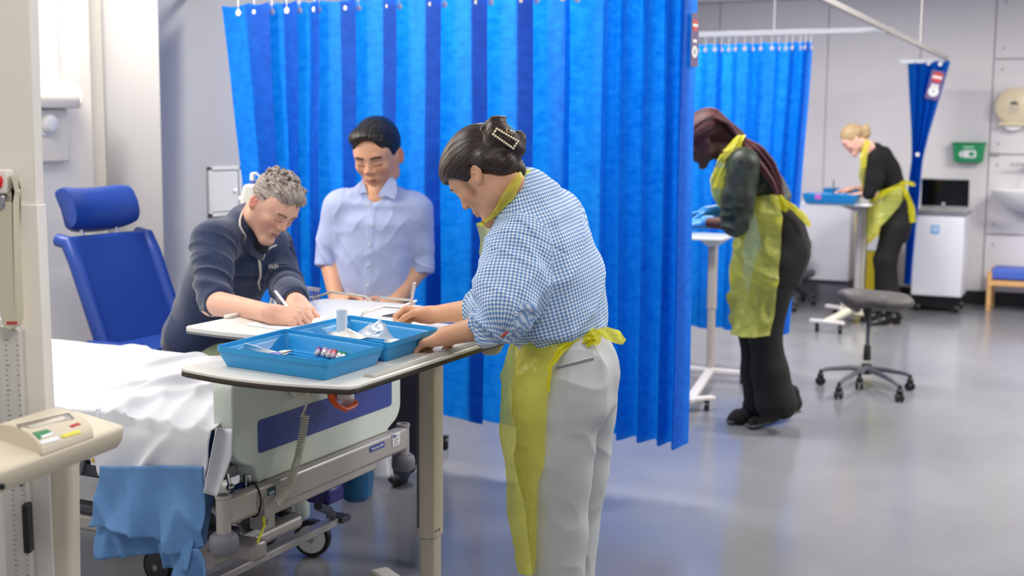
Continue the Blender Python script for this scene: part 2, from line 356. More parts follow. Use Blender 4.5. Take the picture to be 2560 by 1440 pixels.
def curtain_label(t, o, ux, uz, h, w):
    ux, uz = np.array(ux, float), np.array(uz, float); n = np.cross(ux, uz)
    lb = obj('printed_label', MB().prism(rrect(w, h, .01, 2), np.array(o), ux, uz, n * .001), M_st, t)
    def disc(dy, r, m, e, name):
        p = np.array(o) + uz * dy
        return obj(name, MB().lathe([(r, 0), (r, .0008), (0, .0008)], p + n * e, n, n=20), m, lb)
    disc(h * .27, w * .38, M_red, .001, 'no_entry_disc')
    obj('disc_bar', MB().prism(rrect(w * .7, w * .18, .002, 2), np.array(o) + uz * h * .27, ux, uz, n * .0025), M_white, lb)
    obj('caption', MB().prism(rrect(w * .55, w * .2, .002, 2), np.array(o) + uz * -h * .02, ux, uz, n * .0018), M_white, lb)
    disc(-h * .22, w * .38, M_white, .001, 'pictogram_disc')
    obj('pictogram', MB().prism([(-w * .03, -w * .12), (w * .05, -w * .12), (w * .02, w * .1), (-w * .08, w * .15)], np.array(o) - uz * h * .22, ux, uz, n * .0026), mat('ink', (60, 60, 70), .5), lb)
pA, pB = P[-7], P[-1]
k0 = int(np.argmin(np.abs(P[0, :, 2] - float(atY(1733, 98, YC1)[2]))))
a, c = pA[k0], pB[k0]; ux = (c - a); wdt = np.linalg.norm(ux); ux /= wdt
curtain_label(t, (a + c) / 2 + np.cross(ux, [0, 0, 1.]) * .012 + ux * .02, ux, (0, 0, 1.), .225, wdt * .58)
C2 = [(1560, .03), (1600, -.04), (1640, .04), (1690, -.03), (1722, .05), (1745, .05), (1762, -.03), (1785, -.04), (1800, .05), (1822, .05), (1835, -.03), (1860, -.04), (1878, .05), (1900, -.03), (1928, -.04), (1940, .05), (1962, .04), (1975, -.04), (1996, .05), (2006, -.06), (2020, .04)]
cr2_ = [(float(atY(px, 460, YC2 + o)[0]), o) for px, o in C2]
cr2_ = [(cr2_[0][0] - 1.3 + .13 * k, (-1) ** k * .04) for k in range(10)] + cr2_
t, P = curtain('privacy_curtain', 'middle blue pleated curtain behind the woman with dark red braids', cr2_, YC2, .25, 2.25, seed=2, lean=lambda x, v: -.09 * v * np.clip((x + 2.6) / .6, 0, 1))
eyelets(t, P, 6, 6)
# far curtain, gathered and pulled in
def at3(px, py): return atY(px, py, YC3)
edge = [(155, 2268, 2377), (240, 2272, 2352), (330, 2277, 2325), (395, 2278, 2309), (440, 2272, 2304), (500, 2266, 2300), (560, 2264, 2292), (640, 2262, 2285), (712, 2258, 2278)]
t = thing('privacy_curtain', 'far blue curtain gathered narrow and twisted beside the white cabinet', 'curtain', at3(2270, 712))
rows = []
for py in np.linspace(155, 712, 28):
    l = np.interp(py, [e[0] for e in edge], [e[1] for e in edge]); r = np.interp(py, [e[0] for e in edge], [e[2] for e in edge])
    zz = float(at3(2300, py)[2]); row = []
    for k in range(61):
        u = k / 60; p = at3(l + (r - l) * u, py); row.append((p[0], YC3 + .05 * math.sin(u * 2 * math.pi * 4) + (.03 if u < .45 else -.03), zz))
    rows.append(row)
obj('fabric', MB().grid(rows), cm, t, ang=60)
a, c = at3(2318, 215), at3(2356, 215); o = at3(2342, 214); up = at3(2352, 180) - at3(2334, 246); up[1] = 0; up /= np.linalg.norm(up); ux = np.cross([0, 1., 0], up); ux = ux if ux[0] > 0 else -ux
o[1] -= .11; curtain_label(t, o, ux, up, .26, .12)
for px, py in ((2325, 160), (2354, 162), (2298, 386)):
    p = at3(px, py); obj('hook', MB().lathe([(.018, 0), (.018, .006), (0, .006)], (p[0], YC3 - .1, p[2]), (0, -1, 0), n=12), M_white, t)
# tracks
XT = -1.41
def track(label, a, b, m, g='curtain tracks'):
    t = thing('curtain_track', label, 'curtain track', ((a[0] + b[0]) / 2, (a[1] + b[1]) / 2, a[2]))
    obj('rail', MB().bar(a, b, .03, .036), m, t, bevel=.006); d = np.array(b, float) - np.array(a); L = np.linalg.norm(d)
    obj('end_cap', MB().bar(np.array(b) - d / L * .03, np.array(b) + d / L * .005, .036, .042), m, t, bevel=.006)
    for k in range(2): p = np.array(a) + d * (.25 + .5 * k); obj('ceiling_rod', MB().cyl((p[0], p[1], p[2] + .01), (p[0], p[1], CEIL), .006, n=8), m, t)
    return t
t = track('long grey curtain track crossing the top right of the picture', (XT, 4.8, 2.32), (XT, YC3 + .1, 2.32), M_track)
jp = atX(2225, 78, XT); obj('joint_sleeve', MB().bar((XT, jp[1] - .12, 2.32), (XT, jp[1] + .12, 2.32), .04, .046), M_track, t, bevel=.006)
track('white curtain track above the long blue curtain, just over the frame', (XW + .02, YC1, 2.305), (XT, YC1, 2.305), M_trackw)
track('pale curtain track above the middle blue curtain', (XW + .02, YC2, 2.31), (XT, YC2, 2.31), M_trackw)
t = thing('curtain_track', 'short white end of curtain track above the far gathered curtain', 'curtain track', (XT, YC3, 2.3))
xx = float(at3(2250, 150)[0]); obj('rail', MB().bar((xx, YC3, 2.3), (XT, YC3, 2.3), .03, .036), M_trackw, t, bevel=.006)
obj('bracket', MB().box((XT, YC3, 2.31), (.07, .07, .03)), M_white, t, bevel=.01)
# ------------------------------------------------------------------ hospital bed
M_mint = mat('bed_panel_mint', (212, 222, 214), .4); M_navy = mat('bed_blue_panel', (52, 70, 152), .4)
M_gm = mat('grey_painted_metal', (172, 166, 164), .35, .25); M_rol = mat('roller_grey', (112, 113, 124), .5); M_dk = mat('dark_grey_plastic', (70, 72, 80), .5)
M_lab = mat('label_paper', (236, 236, 238), .5); M_ink = mat('ink', (60, 60, 70), .5); M_ylw = mat('yellow_plastic', (226, 222, 40), .5)
M_rb = mat('royal_blue_metal', (28, 52, 158), .35); M_teal = mat('teal_plate', (30, 84, 100), .4); M_lg = mat('light_grey_plastic', (200, 200, 208), .4)
XB = -2.2; YB0, YB1 = 2.79, 3.72
bed = thing('hospital_bed', 'hospital bed with pale green footboard, blue stripe and grey metal frame, parked below the tables', 'bed', (-3.3, 3.26, 0))
poly = []
def arc(cx, cy, r, a0, a1, n=8): return [(cx + r * math.cos(R_(a)), cy + r * math.sin(R_(a))) for a in np.linspace(a0, a1, n)]
ZF0, ZF1 = .585, .93
poly = arc(YB0 + .07, ZF0 + .05 + .09, .07, 180, 250) + [(YB0 + .10, ZF0 + .05), (YB0 + .115, ZF0)] + arc(YB0 + .16, ZF0 + .03, .03, 250, 270) + [(YB1 - .10, ZF0)] + arc(YB1 - .07, ZF0 + .09, .07, 285, 360) + arc(YB1 - .06, ZF1 - .06, .06, 0, 90) + arc(YB0 + .06, ZF1 - .06, .06, 90, 180)
obj('footboard', MB().prism(poly, (XB - .075, 0, 0), (0, 1, 0), (0, 0, 1), (.07, 0, 0)), M_mint, bed, bevel=.022, seg=4)
obj('footboard_stripe', MB().prism(rrect(.75, .098, .012, 4, 3.28, .7225), (XB - .0055, 0, 0), (0, 1, 0), (0, 0, 1), (.003, 0, 0)), M_navy, bed)
for y in (2.90, 3.56): obj('footboard_post', MB().cyl((XB - .04, y, .50), (XB - .04, y, .61), .016).cyl((XB - .04, y, .495), (XB - .04, y, .515), .03), M_chrome, bed)
# end beam and bumpers
pL = atX(558, 1260, XB); pR = atX(1008, 1075, XB)
zbm0, zbm1 = float(atX(640, 1245, XB)[2]), float(atX(960, 1115, XB)[2]); zb_ = (zbm0 + zbm1) / 2
yl, yr = float(pL[1]), float(pR[1])
obj('end_beam', MB().bar((XB, yl, zb_), (XB, yr, zb_), .045, .082), M_gm, bed, bevel=.014, seg=3)
for y in (yl, yr):
    obj('bumper_post', MB().lathe([(.021, -.06), (.021, .040), (.0235, .042), (.0235, .05), (.015, .05), (.015, .02), (0, .02)], (XB + .0, y, zb_ - .0), n=24), M_gm, bed)
    obj('bumper_roller', MB().lathe([(.02, 0), (.036, .003), (.0415, .012), (.042, .035), (.039, .050), (.031, .058), (.02, .06)], (XB, y, zb_ - .118), n=28), M_rol, bed)
# plates
def plate(name, px, py, wy, wz, m, parent=bed, x=XB + .0235):
    p = atX(px, py, x); return obj(name, MB().prism(rrect(wy, wz, .004, 3, float(p[1]), float(p[2])), (x, 0, 0), (0, 1, 0), (0, 0, 1), (.0012, 0, 0)), m, parent), p
q, p = plate('maker_plate', 679, 1230, .038, .030, M_teal); text('lettering', 'arjo', .016, p + [.0016, 0, 0], (0, 1, 0), (0, 0, 1), M_lab, q, bold=True)
q, p = plate('model_plate', 943, 1117, .092, .020, M_navy); text('lettering', 'Enterprise 5000', .0115, p + [.0016, 0, 0], (0, 1, 0), (0, 0, 1), M_lab, q)
q, p = plate('rating_label', 990, 1098, .048, .044, M_lab)
for k in range(5): obj('print_line', MB().box((p[0] + .0016, p[1] - .004 * (k % 2), p[2] + .012 - .007 * k), (.0008, .034 - .01 * (k % 2), .002)), M_ink, q)
obj('print_block', MB().box((p[0] + .0016, p[1] - .013, p[2] + .014), (.001, .016, .009)), M_navy, q)
# side stretcher bar below the end beam
a = atX(662, 1270, XB); c = atX(935, 1165, XB); zz = (a[2] + c[2]) / 2
obj('lower_bar', MB().bar((XB, a[1], zz), (XB, c[1], zz), .03, .036), M_gm, bed, bevel=.008)
for y in (a[1] + .01, c[1] - .01): obj('bar_bracket', MB().box((XB - .01, y, (zz + zb_) / 2), (.03, .035, .07)), M_gm, bed, bevel=.006)
pk = atX(545 + 110, 1235, XB)
obj('socket_bracket', MB().box((XB + .0, pk[1], zb_ - .045), (.055, .05, .10)).cyl((XB + .028, pk[1] - .01, zb_ - .07), (XB + .032, pk[1] - .01, zb_ - .07), .008), M_gm, bed, bevel=.008)
# base beam (sloping in the picture from lower left to the castor)
a = atX(600, 1352, -2.36); c = atX(780, 1275, -2.36); zz = (a[2] + c[2]) / 2
obj('base_cross_tube', MB().cyl((-2.36, 2.86, zz - .012), (-2.36, 3.30, zz - .012), .028, n=24), M_gm, bed)
obj('information_label', MB().box((-2.332, float(a[1]) + .02, zz + .022), (.004, .16, .03), np.array([[math.cos(.6), 0, math.sin(.6)], [0, 1, 0], [-math.sin(.6), 0, math.cos(.6)]])), M_lab, bed)
# pedal bar
a = atZ(535, 1448, .16); c = atZ(835, 1303, .16)
obj('pedal_bar', MB().bar((c[0], a[1] - .1, .16), (c[0], c[1], .16), .045, .03), M_gm, bed, bevel=.006)
pc = np.array([c[0], c[1] + .03, .165])
pd = MB().box(pc, (.075, .06, .022));
for i in range(4):
    for j in range(4): pd.box(pc + [-.027 + .018 * i, -.02 + .0135 * j, .013], (.008, .007, .006))
obj('brake_pedal', pd, M_dk, bed, bevel=.003)
e = atD(795, 1265, 4.15); obj('pedal_arm', MB().tube([e, (e + pc) / 2 + [0, 0, .005], pc - [.02, 0, 0]], [.016, .017, .014], 8), M_dk, bed)
# castors
def castor(x, y, r, rz=0, m=M_white, name='castor', zt=.30, hid=False):
    o = obj(name, MB().lathe([(.03, 0), (.034, .01), (.034, zt - .16), (.03, zt - .15)], (x, y, .15), n=20), M_mint, bed)
    d = (math.cos(rz), math.sin(rz), 0); n_ = np.array([-math.sin(rz), math.cos(rz), 0]); ctr = np.array([x, y, r]) + np.array(d) * .045
    obj('tyre', MB().lathe([(r - .02, -.018), (r - .004, -.018), (r, -.01), (r, .01), (r - .004, .018), (r - .02, .018)], ctr, n_, n=32), M_black, o)
    obj('wheel_disc', MB().lathe([(r - .018, -.024), (r - .03, -.028), (0, -.03)], ctr, n_, n=32).lathe([(r - .018, .024), (r - .03, .028), (0, .03)], ctr, n_, n=32).lathe([(r - .018, -.024), (r - .018, .024)], ctr, n_, n=32), m, o)
    obj('hub_cap', MB().lathe([(.012, -.033), (.012, .033)], ctr, n_, n=12), M_gm, o)
    return o
castor(-2.72, 3.84, .072, rz=.35)
castor(-3.03, 3.36, .07, m=M_dk)
castor(-2.93, 3.84, .05, rz=1.2, m=M_dk)
castor(-4.1, 3.5, .07, m=M_dk)
# side frame seen at the lower left
YS = 2.80
def sx(px, py): p = atY(px, py, YS); return float(p[0]), float(p[2])
x1_, z1_ = sx(180, 1145); x2_, z2_ = sx(262, 1150)
obj('side_rail', MB().box((-3.3, YS + .03, z1_ + .03), (2.0, .06, .065)), M_lg, bed, bevel=.015, seg=3)
lx, lz = sx(238, 1150)
q = obj('warning_label', MB().box((lx + .03, YS - .002, lz), (.09, .003, .032)), M_lab, bed)
obj('warning_triangle', MB().prism([(-.007, -.007), (.007, -.007), (0, .008)], (lx - .005, YS - .0045, lz), (1, 0, 0), (0, 0, 1), (0, .001, 0)), mat('amber', (228, 176, 30), .5), q)
for k in range(3): obj('print_line', MB().box((lx + .038, YS - .0045, lz + .008 - .008 * k), (.05, .001, .0018)), M_ink, q)
for k in range(3):
    cx = lx - .12 + .19 * k; obj('rail_hook', MB().prism([(-.05, .02), (.05, .02), (.03, -.025), (-.02, -.035)], (cx, YS - .01, z1_ - .035), (1, 0, 0), (0, 0, 1), (0, .05, 0)), M_lg, bed, bevel=.006)
zr = sx(220, 1185)[1]; obj('side_tube', MB().bar((-4.2, YS + .05, zr), (-2.35, YS + .05, zr), .04, .045), M_dk, bed, bevel=.01)
zr2 = sx(220, 1330)[1]; obj('base_side_rail', MB().box((-3.25, YS + .12, zr2 + .03), (1.9, .05, .035)), M_dk, bed, bevel=.012)
zr3 = sx(230, 1362)[1]; obj('base_side_beam', MB().box((-3.2, YS + .14, zr3 + .02), (1.95, .07, .06)), M_gm, bed, bevel=.015)
rx, rz_ = sx(240, 1236); obj('release_block', MB().box((rx + .03, YS + .05, rz_), (.075, .06, .052)), mat('signal_red', (196, 20, 32), .45), bed, bevel=.003, label='red release block on the side frame')
for (px, py, w, h, ang) in ((200, 1250, .07, .16, .25), (235, 1275, .16, .05, -.1), (330, 1270, .2, .06, .05)):
    x, z = sx(px, py); ca, sa = math.cos(ang), math.sin(ang)
    obj('lift_arm', MB().box((x, YS + .14, z), (w, .05, h), np.array([[ca, 0, sa], [0, 1, 0], [-sa, 0, ca]])), M_dk, bed, bevel=.012)
obj('actuator', MB().cyl((-2.55, 3.1, .36), (-3.1, 3.25, .30), .035).box((-2.9, 3.2, .35), (.3, .09, .09)), M_dk, bed, bevel=.01)
obj('deck', MB().box((-3.32, 3.26, .62), (2.1, .88, .04)), M_gm, bed, bevel=.01)
a = atX(580, 1222, -2.26); c = atX(655, 1190, -2.26)
obj('blue_release_bar', MB().tube([(-2.26, a[1], a[2] - .06), (-2.26, a[1], a[2] + .0), (-2.26, c[1], a[2] + .0), (-2.26, 3.5, a[2] + .0)], .009, 10), M_rb, bed, label='royal blue bent release bar')
obj('ball_joint', MB().ball((-2.25, a[1] - .02, a[2] + .01), .013).cyl((-2.25, a[1] - .02, a[2] + .01), (-2.26, a[1] - .02, a[2] + .05), .006), M_chrome, bed)
ty = float(atX(632, 1262, XB)[1]); ring = [(XB + .028 * math.cos(t_) * 1.05, ty, zb_ + .05 * math.sin(t_)) for t_ in np.linspace(0, 2 * math.pi, 20, endpoint=False)]
obj('cable_tie', MB().tube(ring, .0028, 6, closed=True), M_black, bed)
tg = MB().bar((XB + .035, ty, zb_ - .05), (XB + .05, ty - .012, zb_ - .065), .006, .018).bar((XB + .05, ty - .012, zb_ - .065), (XB + .06, ty - .06, zb_ - .10), .003, .009)
obj('yellow_tag', tg, M_ylw, bed, label='yellow plastic cable tag')
# cable bundle and drive boxes between footboard and base
obj('motor_housing', MB().box((-2.34, 3.25, .50), (.12, .38, .07)).box((-2.33, 3.52, .47), (.08, .14, .05)), M_dk, bed, bevel=.012)
obj('cable', MB().tube([(-2.27, 3.1, .53), (-2.26, 3.22, .50), (-2.27, 3.34, .535), (-2.27, 3.46, .515), (-2.27, 3.6, .545)], .006, 8), M_black, bed)
# mattress
obj('mattress', MB().box((-3.31, 3.26, .71), (2.1, .90, .13)), mat('mattress_cover', (70, 96, 150), .6), bed, bevel=.04, seg=4)
pb_ = atD(890, 1205, 4.55)
b_ = thing('plastic_container', 'dark teal rounded plastic container hanging below the far end of the bed', 'container', (pb_[0], pb_[1], pb_[2] - .07))
obj('bowl', MB().lathe([(.0, -.07), (.04, -.068), (.06, -.05), (.066, 0), (.068, .05), (.07, .055), (.06, .055), (.055, 0), (0, -.05)], pb_, n=24), mat('teal_plastic', (28, 92, 140), .3), b_)
obj('rim_hook', MB().tube([pb_ + [-.06, 0, .05], pb_ + [-.1, 0, .09], pb_ + [-.13, 0, .09]], .006, 8), M_navy, b_)
pp_ = atD(812, 1232, 4.3); obj('purple_bracket', MB().box(pp_, (.10, .10, .06)).cyl(pp_, pp_ + [.02, .22, .05], .012), mat('violet_plastic', (52, 44, 130), .4), bed, bevel=.012)

# ------------------------------------------------------------------ bedding
def smooth(t): t = np.clip(t, 0, 1); return t * t * (3 - 2 * t)
M_sheet = mat('white_sheet', (216, 218, 226), .8, bump=.2, bscale=900, bdist=.0005)
M_blank = mat('blue_blanket', (104, 152, 210), .85, bump=0)
nt = M_blank.node_tree; wv = nt.nodes.new('ShaderNodeTexWave'); wv.bands_direction = 'Z'; wv.inputs['Scale'].default_value = 120; wv.inputs['Distortion'].default_value = 1.2
tcb = nt.nodes.new('ShaderNodeTexCoord'); nt.links.new(tcb.outputs['Object'], wv.inputs['Vector']); bpb = nt.nodes.new('ShaderNodeBump'); bpb.inputs['Strength'].default_value = .6; bpb.inputs['Distance'].default_value = .003
nt.links.new(wv.outputs['Fac'], bpb.inputs['Height']); nt.links.new(bpb.outputs[0], nt.nodes['Principled BSDF'].inputs['Normal'])
YN = 2.76
def hx(px, py, y=YN): p = atY(px, py, y); return float(p[0]), float(p[2])
xa, za = hx(250, 1185); xb_, zb2_ = hx(512, 1205); 
def sheet_hem(x):            # how low the near side hangs
    zlow = np.interp(x, [xa, xa + .12, (xa + xb_) / 2, xb_], [za + .006, za - .012, za - .004, zb2_])
    w = smooth((x - (xa - .012)) / .03)
    return .70 * (1 - w) + zlow * w
nx_, ns = 330, 170; P = np.zeros((nx_, ns, 3)); XS = np.linspace(-4.4, -2.246, nx_); ZT = .785
for i, x in enumerate(XS):
    hem = float(sheet_hem(x)); L1 = ZT - hem; far = .17 + .0 * x; Wd = .96
    s = np.linspace(0, 1, ns); T = L1 + Wd + far; d = s * T
    y = np.where(d < L1, YN, np.where(d < L1 + Wd, YN + (d - L1), YN + Wd)); z = np.where(d < L1, hem + d, np.where(d < L1 + Wd, ZT, ZT - (d - L1 - Wd)))
    # round the shoulders
    e1 = np.exp(-((d - L1) / .05) ** 2); z = z - e1 * .018; y = y + e1 * .012
    e2 = np.exp(-((d - L1 - Wd) / .05) ** 2); z = z - e2 * .018; y = y - e2 * .012
    P[i, :, 0] = x; P[i, :, 1] = y; P[i, :, 2] = z
p = P.reshape(-1, 3); top = (p[:, 2] > ZT - .03).astype(float); side = 1 - smooth((p[:, 1] - YN) / .1)
def crease(p, a, b, w, h):
    a = np.array(a, float); b = np.array(b, float); d = b - a; L2 = d @ d; t = np.clip(((p[:, :2] - a) @ d) / L2, 0, 1)
    r = np.linalg.norm(p[:, :2] - a - t[:, None] * d, axis=1); return h * np.exp(-(r / w) ** 2) * np.sin(np.clip(t, .02, .98) * math.pi) ** .6
dz = .010 * (vnoise(p * [3, 3, 0] + 3) - .5) + .006 * (vnoise(p * [9, 6, 0] + 9) - .5)
for (q1, q2, w, h) in (((330, 990), (600, 935), .020, .034), ((210, 1040), (480, 1000), .018, .024), ((330, 930), (520, 880), .02, .022), ((120, 925), (300, 900), .018, .015), ((420, 1010), (560, 985), .03, .016), ((230, 990), (420, 960), .016, .018), ((480, 900), (640, 905), .018, .02), ((300, 870), (420, 858), .02, .014)):
    A = atZ(q1[0], q1[1], ZT)[:2]; B = atZ(q2[0], q2[1], ZT)[:2]; dz = dz + crease(p, A, B, w, h)
foot = smooth((p[:, 0] + 3.0) / .5)                      # the rumpled corner near the footboard
sw = p[:, 0] * 1.0 + p[:, 1] * .55; rid = 1 - np.abs(2 * vnoise(np.stack([sw * 11, p[:, 1] * 2.5, np.zeros(len(p))], 1)) - 1)
dz = dz + foot * (rid ** 1.3) * .024 * (1 - smooth((p[:, 1] - YN - .45) / .3))
z0_ = p[:, 2].copy(); p[:, 2] += dz * top
fold = (vnoise(np.stack([p[:, 0] * 11, p[:, 2] * 3, np.zeros(len(p))], 1)) - .5)
fold2 = 1 - np.abs(2 * vnoise(np.stack([p[:, 0] * 9 - p[:, 2] * 8 + 3, p[:, 2] * 2, np.ones(len(p))], 1)) - 1)
p[:, 1] -= side * (.03 * (ZT - z0_) / .2 * (1 + fold * 1.6) + foot * fold2 ** 2 * .028 * (z0_ < ZT - .01))
sh = obj('bed_sheet', MB().grid(P), M_sheet, solid=.003, ang=80)
tag(sh, 'crumpled white sheet spread over the bed mattress, hanging over the near edge', 'sheet')
# corner flap of the sheet beside the footboard, and the far side tail
fl = []
for j in range(14):
    v = j / 13; row = []
    for k in range(9):
        u = k / 8; L = (553 - 44 * v, 1070 + 163 * v); Rr = (582 - 6 * v if v < .4 else 580 - 38 * (v - .4) / .6, 1072 + 169 * v)
        px, py = L[0] * (1 - u) + Rr[0] * u - (1 - v) * 12 * (1 - u), L[1] * (1 - u) + Rr[1] * u
        q = atD(px, py, 3.43 + .02 * math.sin(u * 3) - .03 * v); row.append(q)
    fl.append(row)
f_ = obj('sheet_corner', MB().grid(fl), M_sheet, sh, solid=.003, ang=80)
fl = []
for j in range(12):
    v = j / 11; fl.append([atD((930 + 45 * u) * (1) + (8 * v if u > .5 else -45 * v * (1 - u)), 1075 + (130 - 14 * u) * v, 4.62 - .03 * math.sin(u * 5)) for u in np.linspace(0, 1, 9)])
obj('sheet_tail', MB().grid(fl), M_sheet, sh, solid=.003, ang=80)
# blanket
def blanket_layer(name, left, right, hem, y, amp, seed, parent, npx=70):
    rows = []
    for i in range(npx):
        u = i / (npx - 1); row = []
        for j in range(26):
            v = j / 25; l = np.interp(v, [a[0] for a in left], [a[1] for a in left]); r = np.interp(v, [a[0] for a in right], [a[1] for a in right])
            px = l + (r - l) * u; py = 1165 + (np.interp(px, [h[0] for h in hem], [h[1] for h in hem]) - 1165) * v
            q = atY(px, py, y); n = vnoise(np.array([[u * 7 + seed, v * 1.2, seed]]))[0] - .5
            rr = 1 - abs(2 * vnoise(np.array([[u * 6 - v * 1.5 + seed * 3, v * .8, 2.]]))[0] - 1)
            row.append((q[0], y - (amp * n + amp * .6 * rr ** 2) * (.3 + v), q[2]))
        rows.append(row)
    return obj(name, MB().grid(rows), M_blank, parent, solid=.005, ang=80)
bl = thing('blanket', 'light blue ribbed blanket folded double, hanging from under the white sheet', 'blanket', atY(380, 1380, 2.74))
blanket_layer('upper_fold', [(0, 250), (1, 238)], [(0, 512), (.6, 512), (1, 506)], [(238, 1312), (300, 1316), (345, 1325), (400, 1352), (440, 1380), (470, 1382), (506, 1370)], 2.715, .05, 1, bl)
blanket_layer('lower_fold', [(0, 262), (1, 256)], [(0, 512), (1, 500)], [(256, 1388), (300, 1388), (345, 1382), (400, 1384), (412, 1412), (450, 1420), (500, 1416)], 2.745, .05, 5, bl)
rows = []
for i in range(24):
    u = i / 23; row = []
    for j in range(12):
        v = j / 11; lx_, rx_ = 445 - 12 * v, 497 + 20 * math.sin(v * 2.2); q = atY(lx_ + (rx_ - lx_) * u, 1372 + (112 - 18 * abs(u - .4) * 2) * v, 2.71); row.append((q[0], 2.71 - .03 * math.sin(u * 6 + v) * v, q[2]))
    rows.append(row)
obj('corner_drop', MB().grid(rows), M_blank, bl, solid=.005, ang=80)
rows = [[atD(505 + 32 * u * (1 - .75 * v), 1195 + 150 * v + 15 * u, 3.46 + .06 * u) for v in np.linspace(0, 1, 12)] for u in np.linspace(0, 1, 8)]
obj('end_return', MB().grid(rows), M_blank, bl, solid=.005, ang=80)

# ------------------------------------------------------------------ handset with coiled cord
M_ivory = mat('ivory_plastic', (214, 211, 198), .4)
hs = thing('bed_handset', 'ivory bed control handset with a coiled cord hooked on the footboard', 'handset', atX(748, 968, XB + .03))
hp = atX(748, 963, XB + .012)
obj('handset_body', MB().prism(rrect(.075, .10, .02, 4), (XB + .003, hp[1] - .005, hp[2] + .018), (0, 1, 0), (0, 0, 1), (.026, 0, 0)), M_ivory, hs, bevel=.006)
obj('button', MB().ball((XB + .030, hp[1] - .008, hp[2] - .006), (.003, .006, .011)), M_navy, hs)
def hp3(px, py): return atX(px, py, XB + .05)
obj('strain_relief', MB().tube([hp3(769, 972), hp3(769, 995)], [.008, .006], 10), M_ivory, hs)
cpath = [hp3(*q) for q in ((769, 992), (766, 1012), (757, 1035), (752, 1042))]
obj('cord', MB().tube(cpath, .0035, 8), M_ivory, hs)
spine = [(763, 1036), (758, 1075), (752, 1110), (744, 1150), (731, 1190), (714, 1228), (690, 1262)]
sp = [hp3(*q) for q in spine]; L = [0]
for i in range(1, len(sp)): L.append(L[-1] + np.linalg.norm(sp[i] - sp[i - 1]))
coil = []; turns = 41; N = turns * 14
for k in range(N):
    s_ = L[-1] * k / N; c_ = np.array([np.interp(s_, L, [q[i] for q in sp]) for i in range(3)]); c2 = np.array([np.interp(s_ + .004, L, [q[i] for q in sp]) for i in range(3)]); tt = c2 - c_
    tt = tt / (np.linalg.norm(tt) + 1e-9) if np.linalg.norm(tt) > 1e-9 else np.array([0, 0, -1.]); nn = np.cross(tt, [1., 0, 0]); nn /= np.linalg.norm(nn); a_ = 2 * math.pi * k / 14
    coil.append(c_ + .0105 * (math.cos(a_) * nn + math.sin(a_) * np.cross(tt, nn)))
obj('coiled_cord', MB().tube(coil, .0026, 6), M_ivory, hs)
# orange holder with gel bottle
M_or = mat('orange_plastic', (232, 88, 30), .4)
ho = thing('bottle_holder', 'orange open-ring bottle holder hooked on the bed footboard', 'bottle holder', atX(855, 1010, XB + .04))
def hop(px, py, x=XB + .085): return atX(px, py, x)
pts = [hop(826, 955), hop(826, 985), hop(832, 1003), hop(845, 1016), hop(862, 1024), hop(880, 1016), hop(888, 1008)]
wd = MB()
for a_, b_2 in zip(pts[:-1], pts[1:]): wd.bar(a_, b_2, .018 * .6, .016, up=(1, 0, 0))
obj('ring_band', MB().tube(pts, .0125, 10, flat=.6), M_or, ho)
pb2 = hop(890, 1008); obj('ring_back', MB().tube([pb2, hop(880, 997, XB + .05), hop(850, 1000, XB + .03), hop(830, 985, XB + .03)], .008, 8), M_or, ho)
obj('hook_arm', MB().bar(hop(826, 958), hop(826, 925, XB + .01), .014, .02, up=(1, 0, 0)), M_or, ho)
bt = thing('gel_bottle', 'clear plastic hand gel bottle with a white label in the orange holder', 'bottle', hop(862, 1012, XB + .07))
cb = hop(864, 1012, XB + .062); M_clear = mat('clear_plastic', (214, 220, 230), .15, trans=.55, alpha=.85)
obj('bottle', MB().lathe([(0, 0), (.020, .001), (.026, .012), (.0265, .10), (.02, .115), (.012, .12), (.012, .135)], cb, n=28), M_clear, bt)
obj('label_wrap', MB().lathe([(.0272, .022), (.0272, .088)], cb, n=28), M_lab, bt)
obj('pump', MB().lathe([(.013, .13), (.013, .15), (.006, .152), (.006, .165), (0, .165)], cb, n=16), M_white, bt)
dr = (EYE - cb); dr[2] = 0; dr /= np.linalg.norm(dr); sd = np.cross([0, 0, 1.], dr)
for k, (w_, dz_, th_) in enumerate(((.022, .062, .001), (.026, .053, .0022), (.012, .045, .001), (.02, .070, .0008))): obj('print_line', MB().bar(cb + dr * .0276 - sd * (w_ / 2 + .002) + [0, 0, dz_], cb + dr * .0276 + sd * (w_ / 2 - .004) + [0, 0, dz_], .0012, th_ * 1.6), M_ink, bt)
# ------------------------------------------------------------------ overbed tables
M_lam = mat('table_laminate', (226, 224, 216), .35); M_edge = mat('table_dark_edge', (52, 44, 40), .5); M_beige = mat('beige_painted_metal', (176, 168, 158), .4, .15); M_tm = mat('table_grey_moulding', (196, 190, 176), .45)
def tabletop_poly(x0, x1, y0, y1, bow=.035, r=.03):
    w = x1 - x0; p = []
    n = 10
    def end(y, sgn): return [(x0 + r + (w - 2 * r) * k / n, y + sgn * bow * (math.sin(math.pi * k / n) - 1) * 1) for k in range(n + 1)]
    lo = [(x, y) for x, y in end(y0, -1)]; hi = [(x, y) for x, y in reversed(end(y1, 1))]
    lo = [(x0, lo[0][1] + r)] + [(x0 + r * .3, lo[0][1] + r * .3)] + lo + [(x1 - r * .3, lo[-1][1] + r * .3), (x1, lo[-1][1] + r)]
    hi = [(x1, hi[0][1] - r), (x1 - r * .3, hi[0][1] - r * .3)] + hi + [(x0 + r * .3, hi[-1][1] - r * .3), (x0, hi[-1][1] - r)]
    return lo + hi
def inset(poly, d):
    c = np.mean(poly, 0); return [(c[0] + (x - c[0]) * (1 - d / abs(x - c[0] + 1e-9) if abs(x - c[0]) > d else 1), c[1] + (y - c[1]) * (1 - d / (abs(y - c[1]) + 1e-9) if abs(y - c[1]) > d else 1)) for x, y in poly]
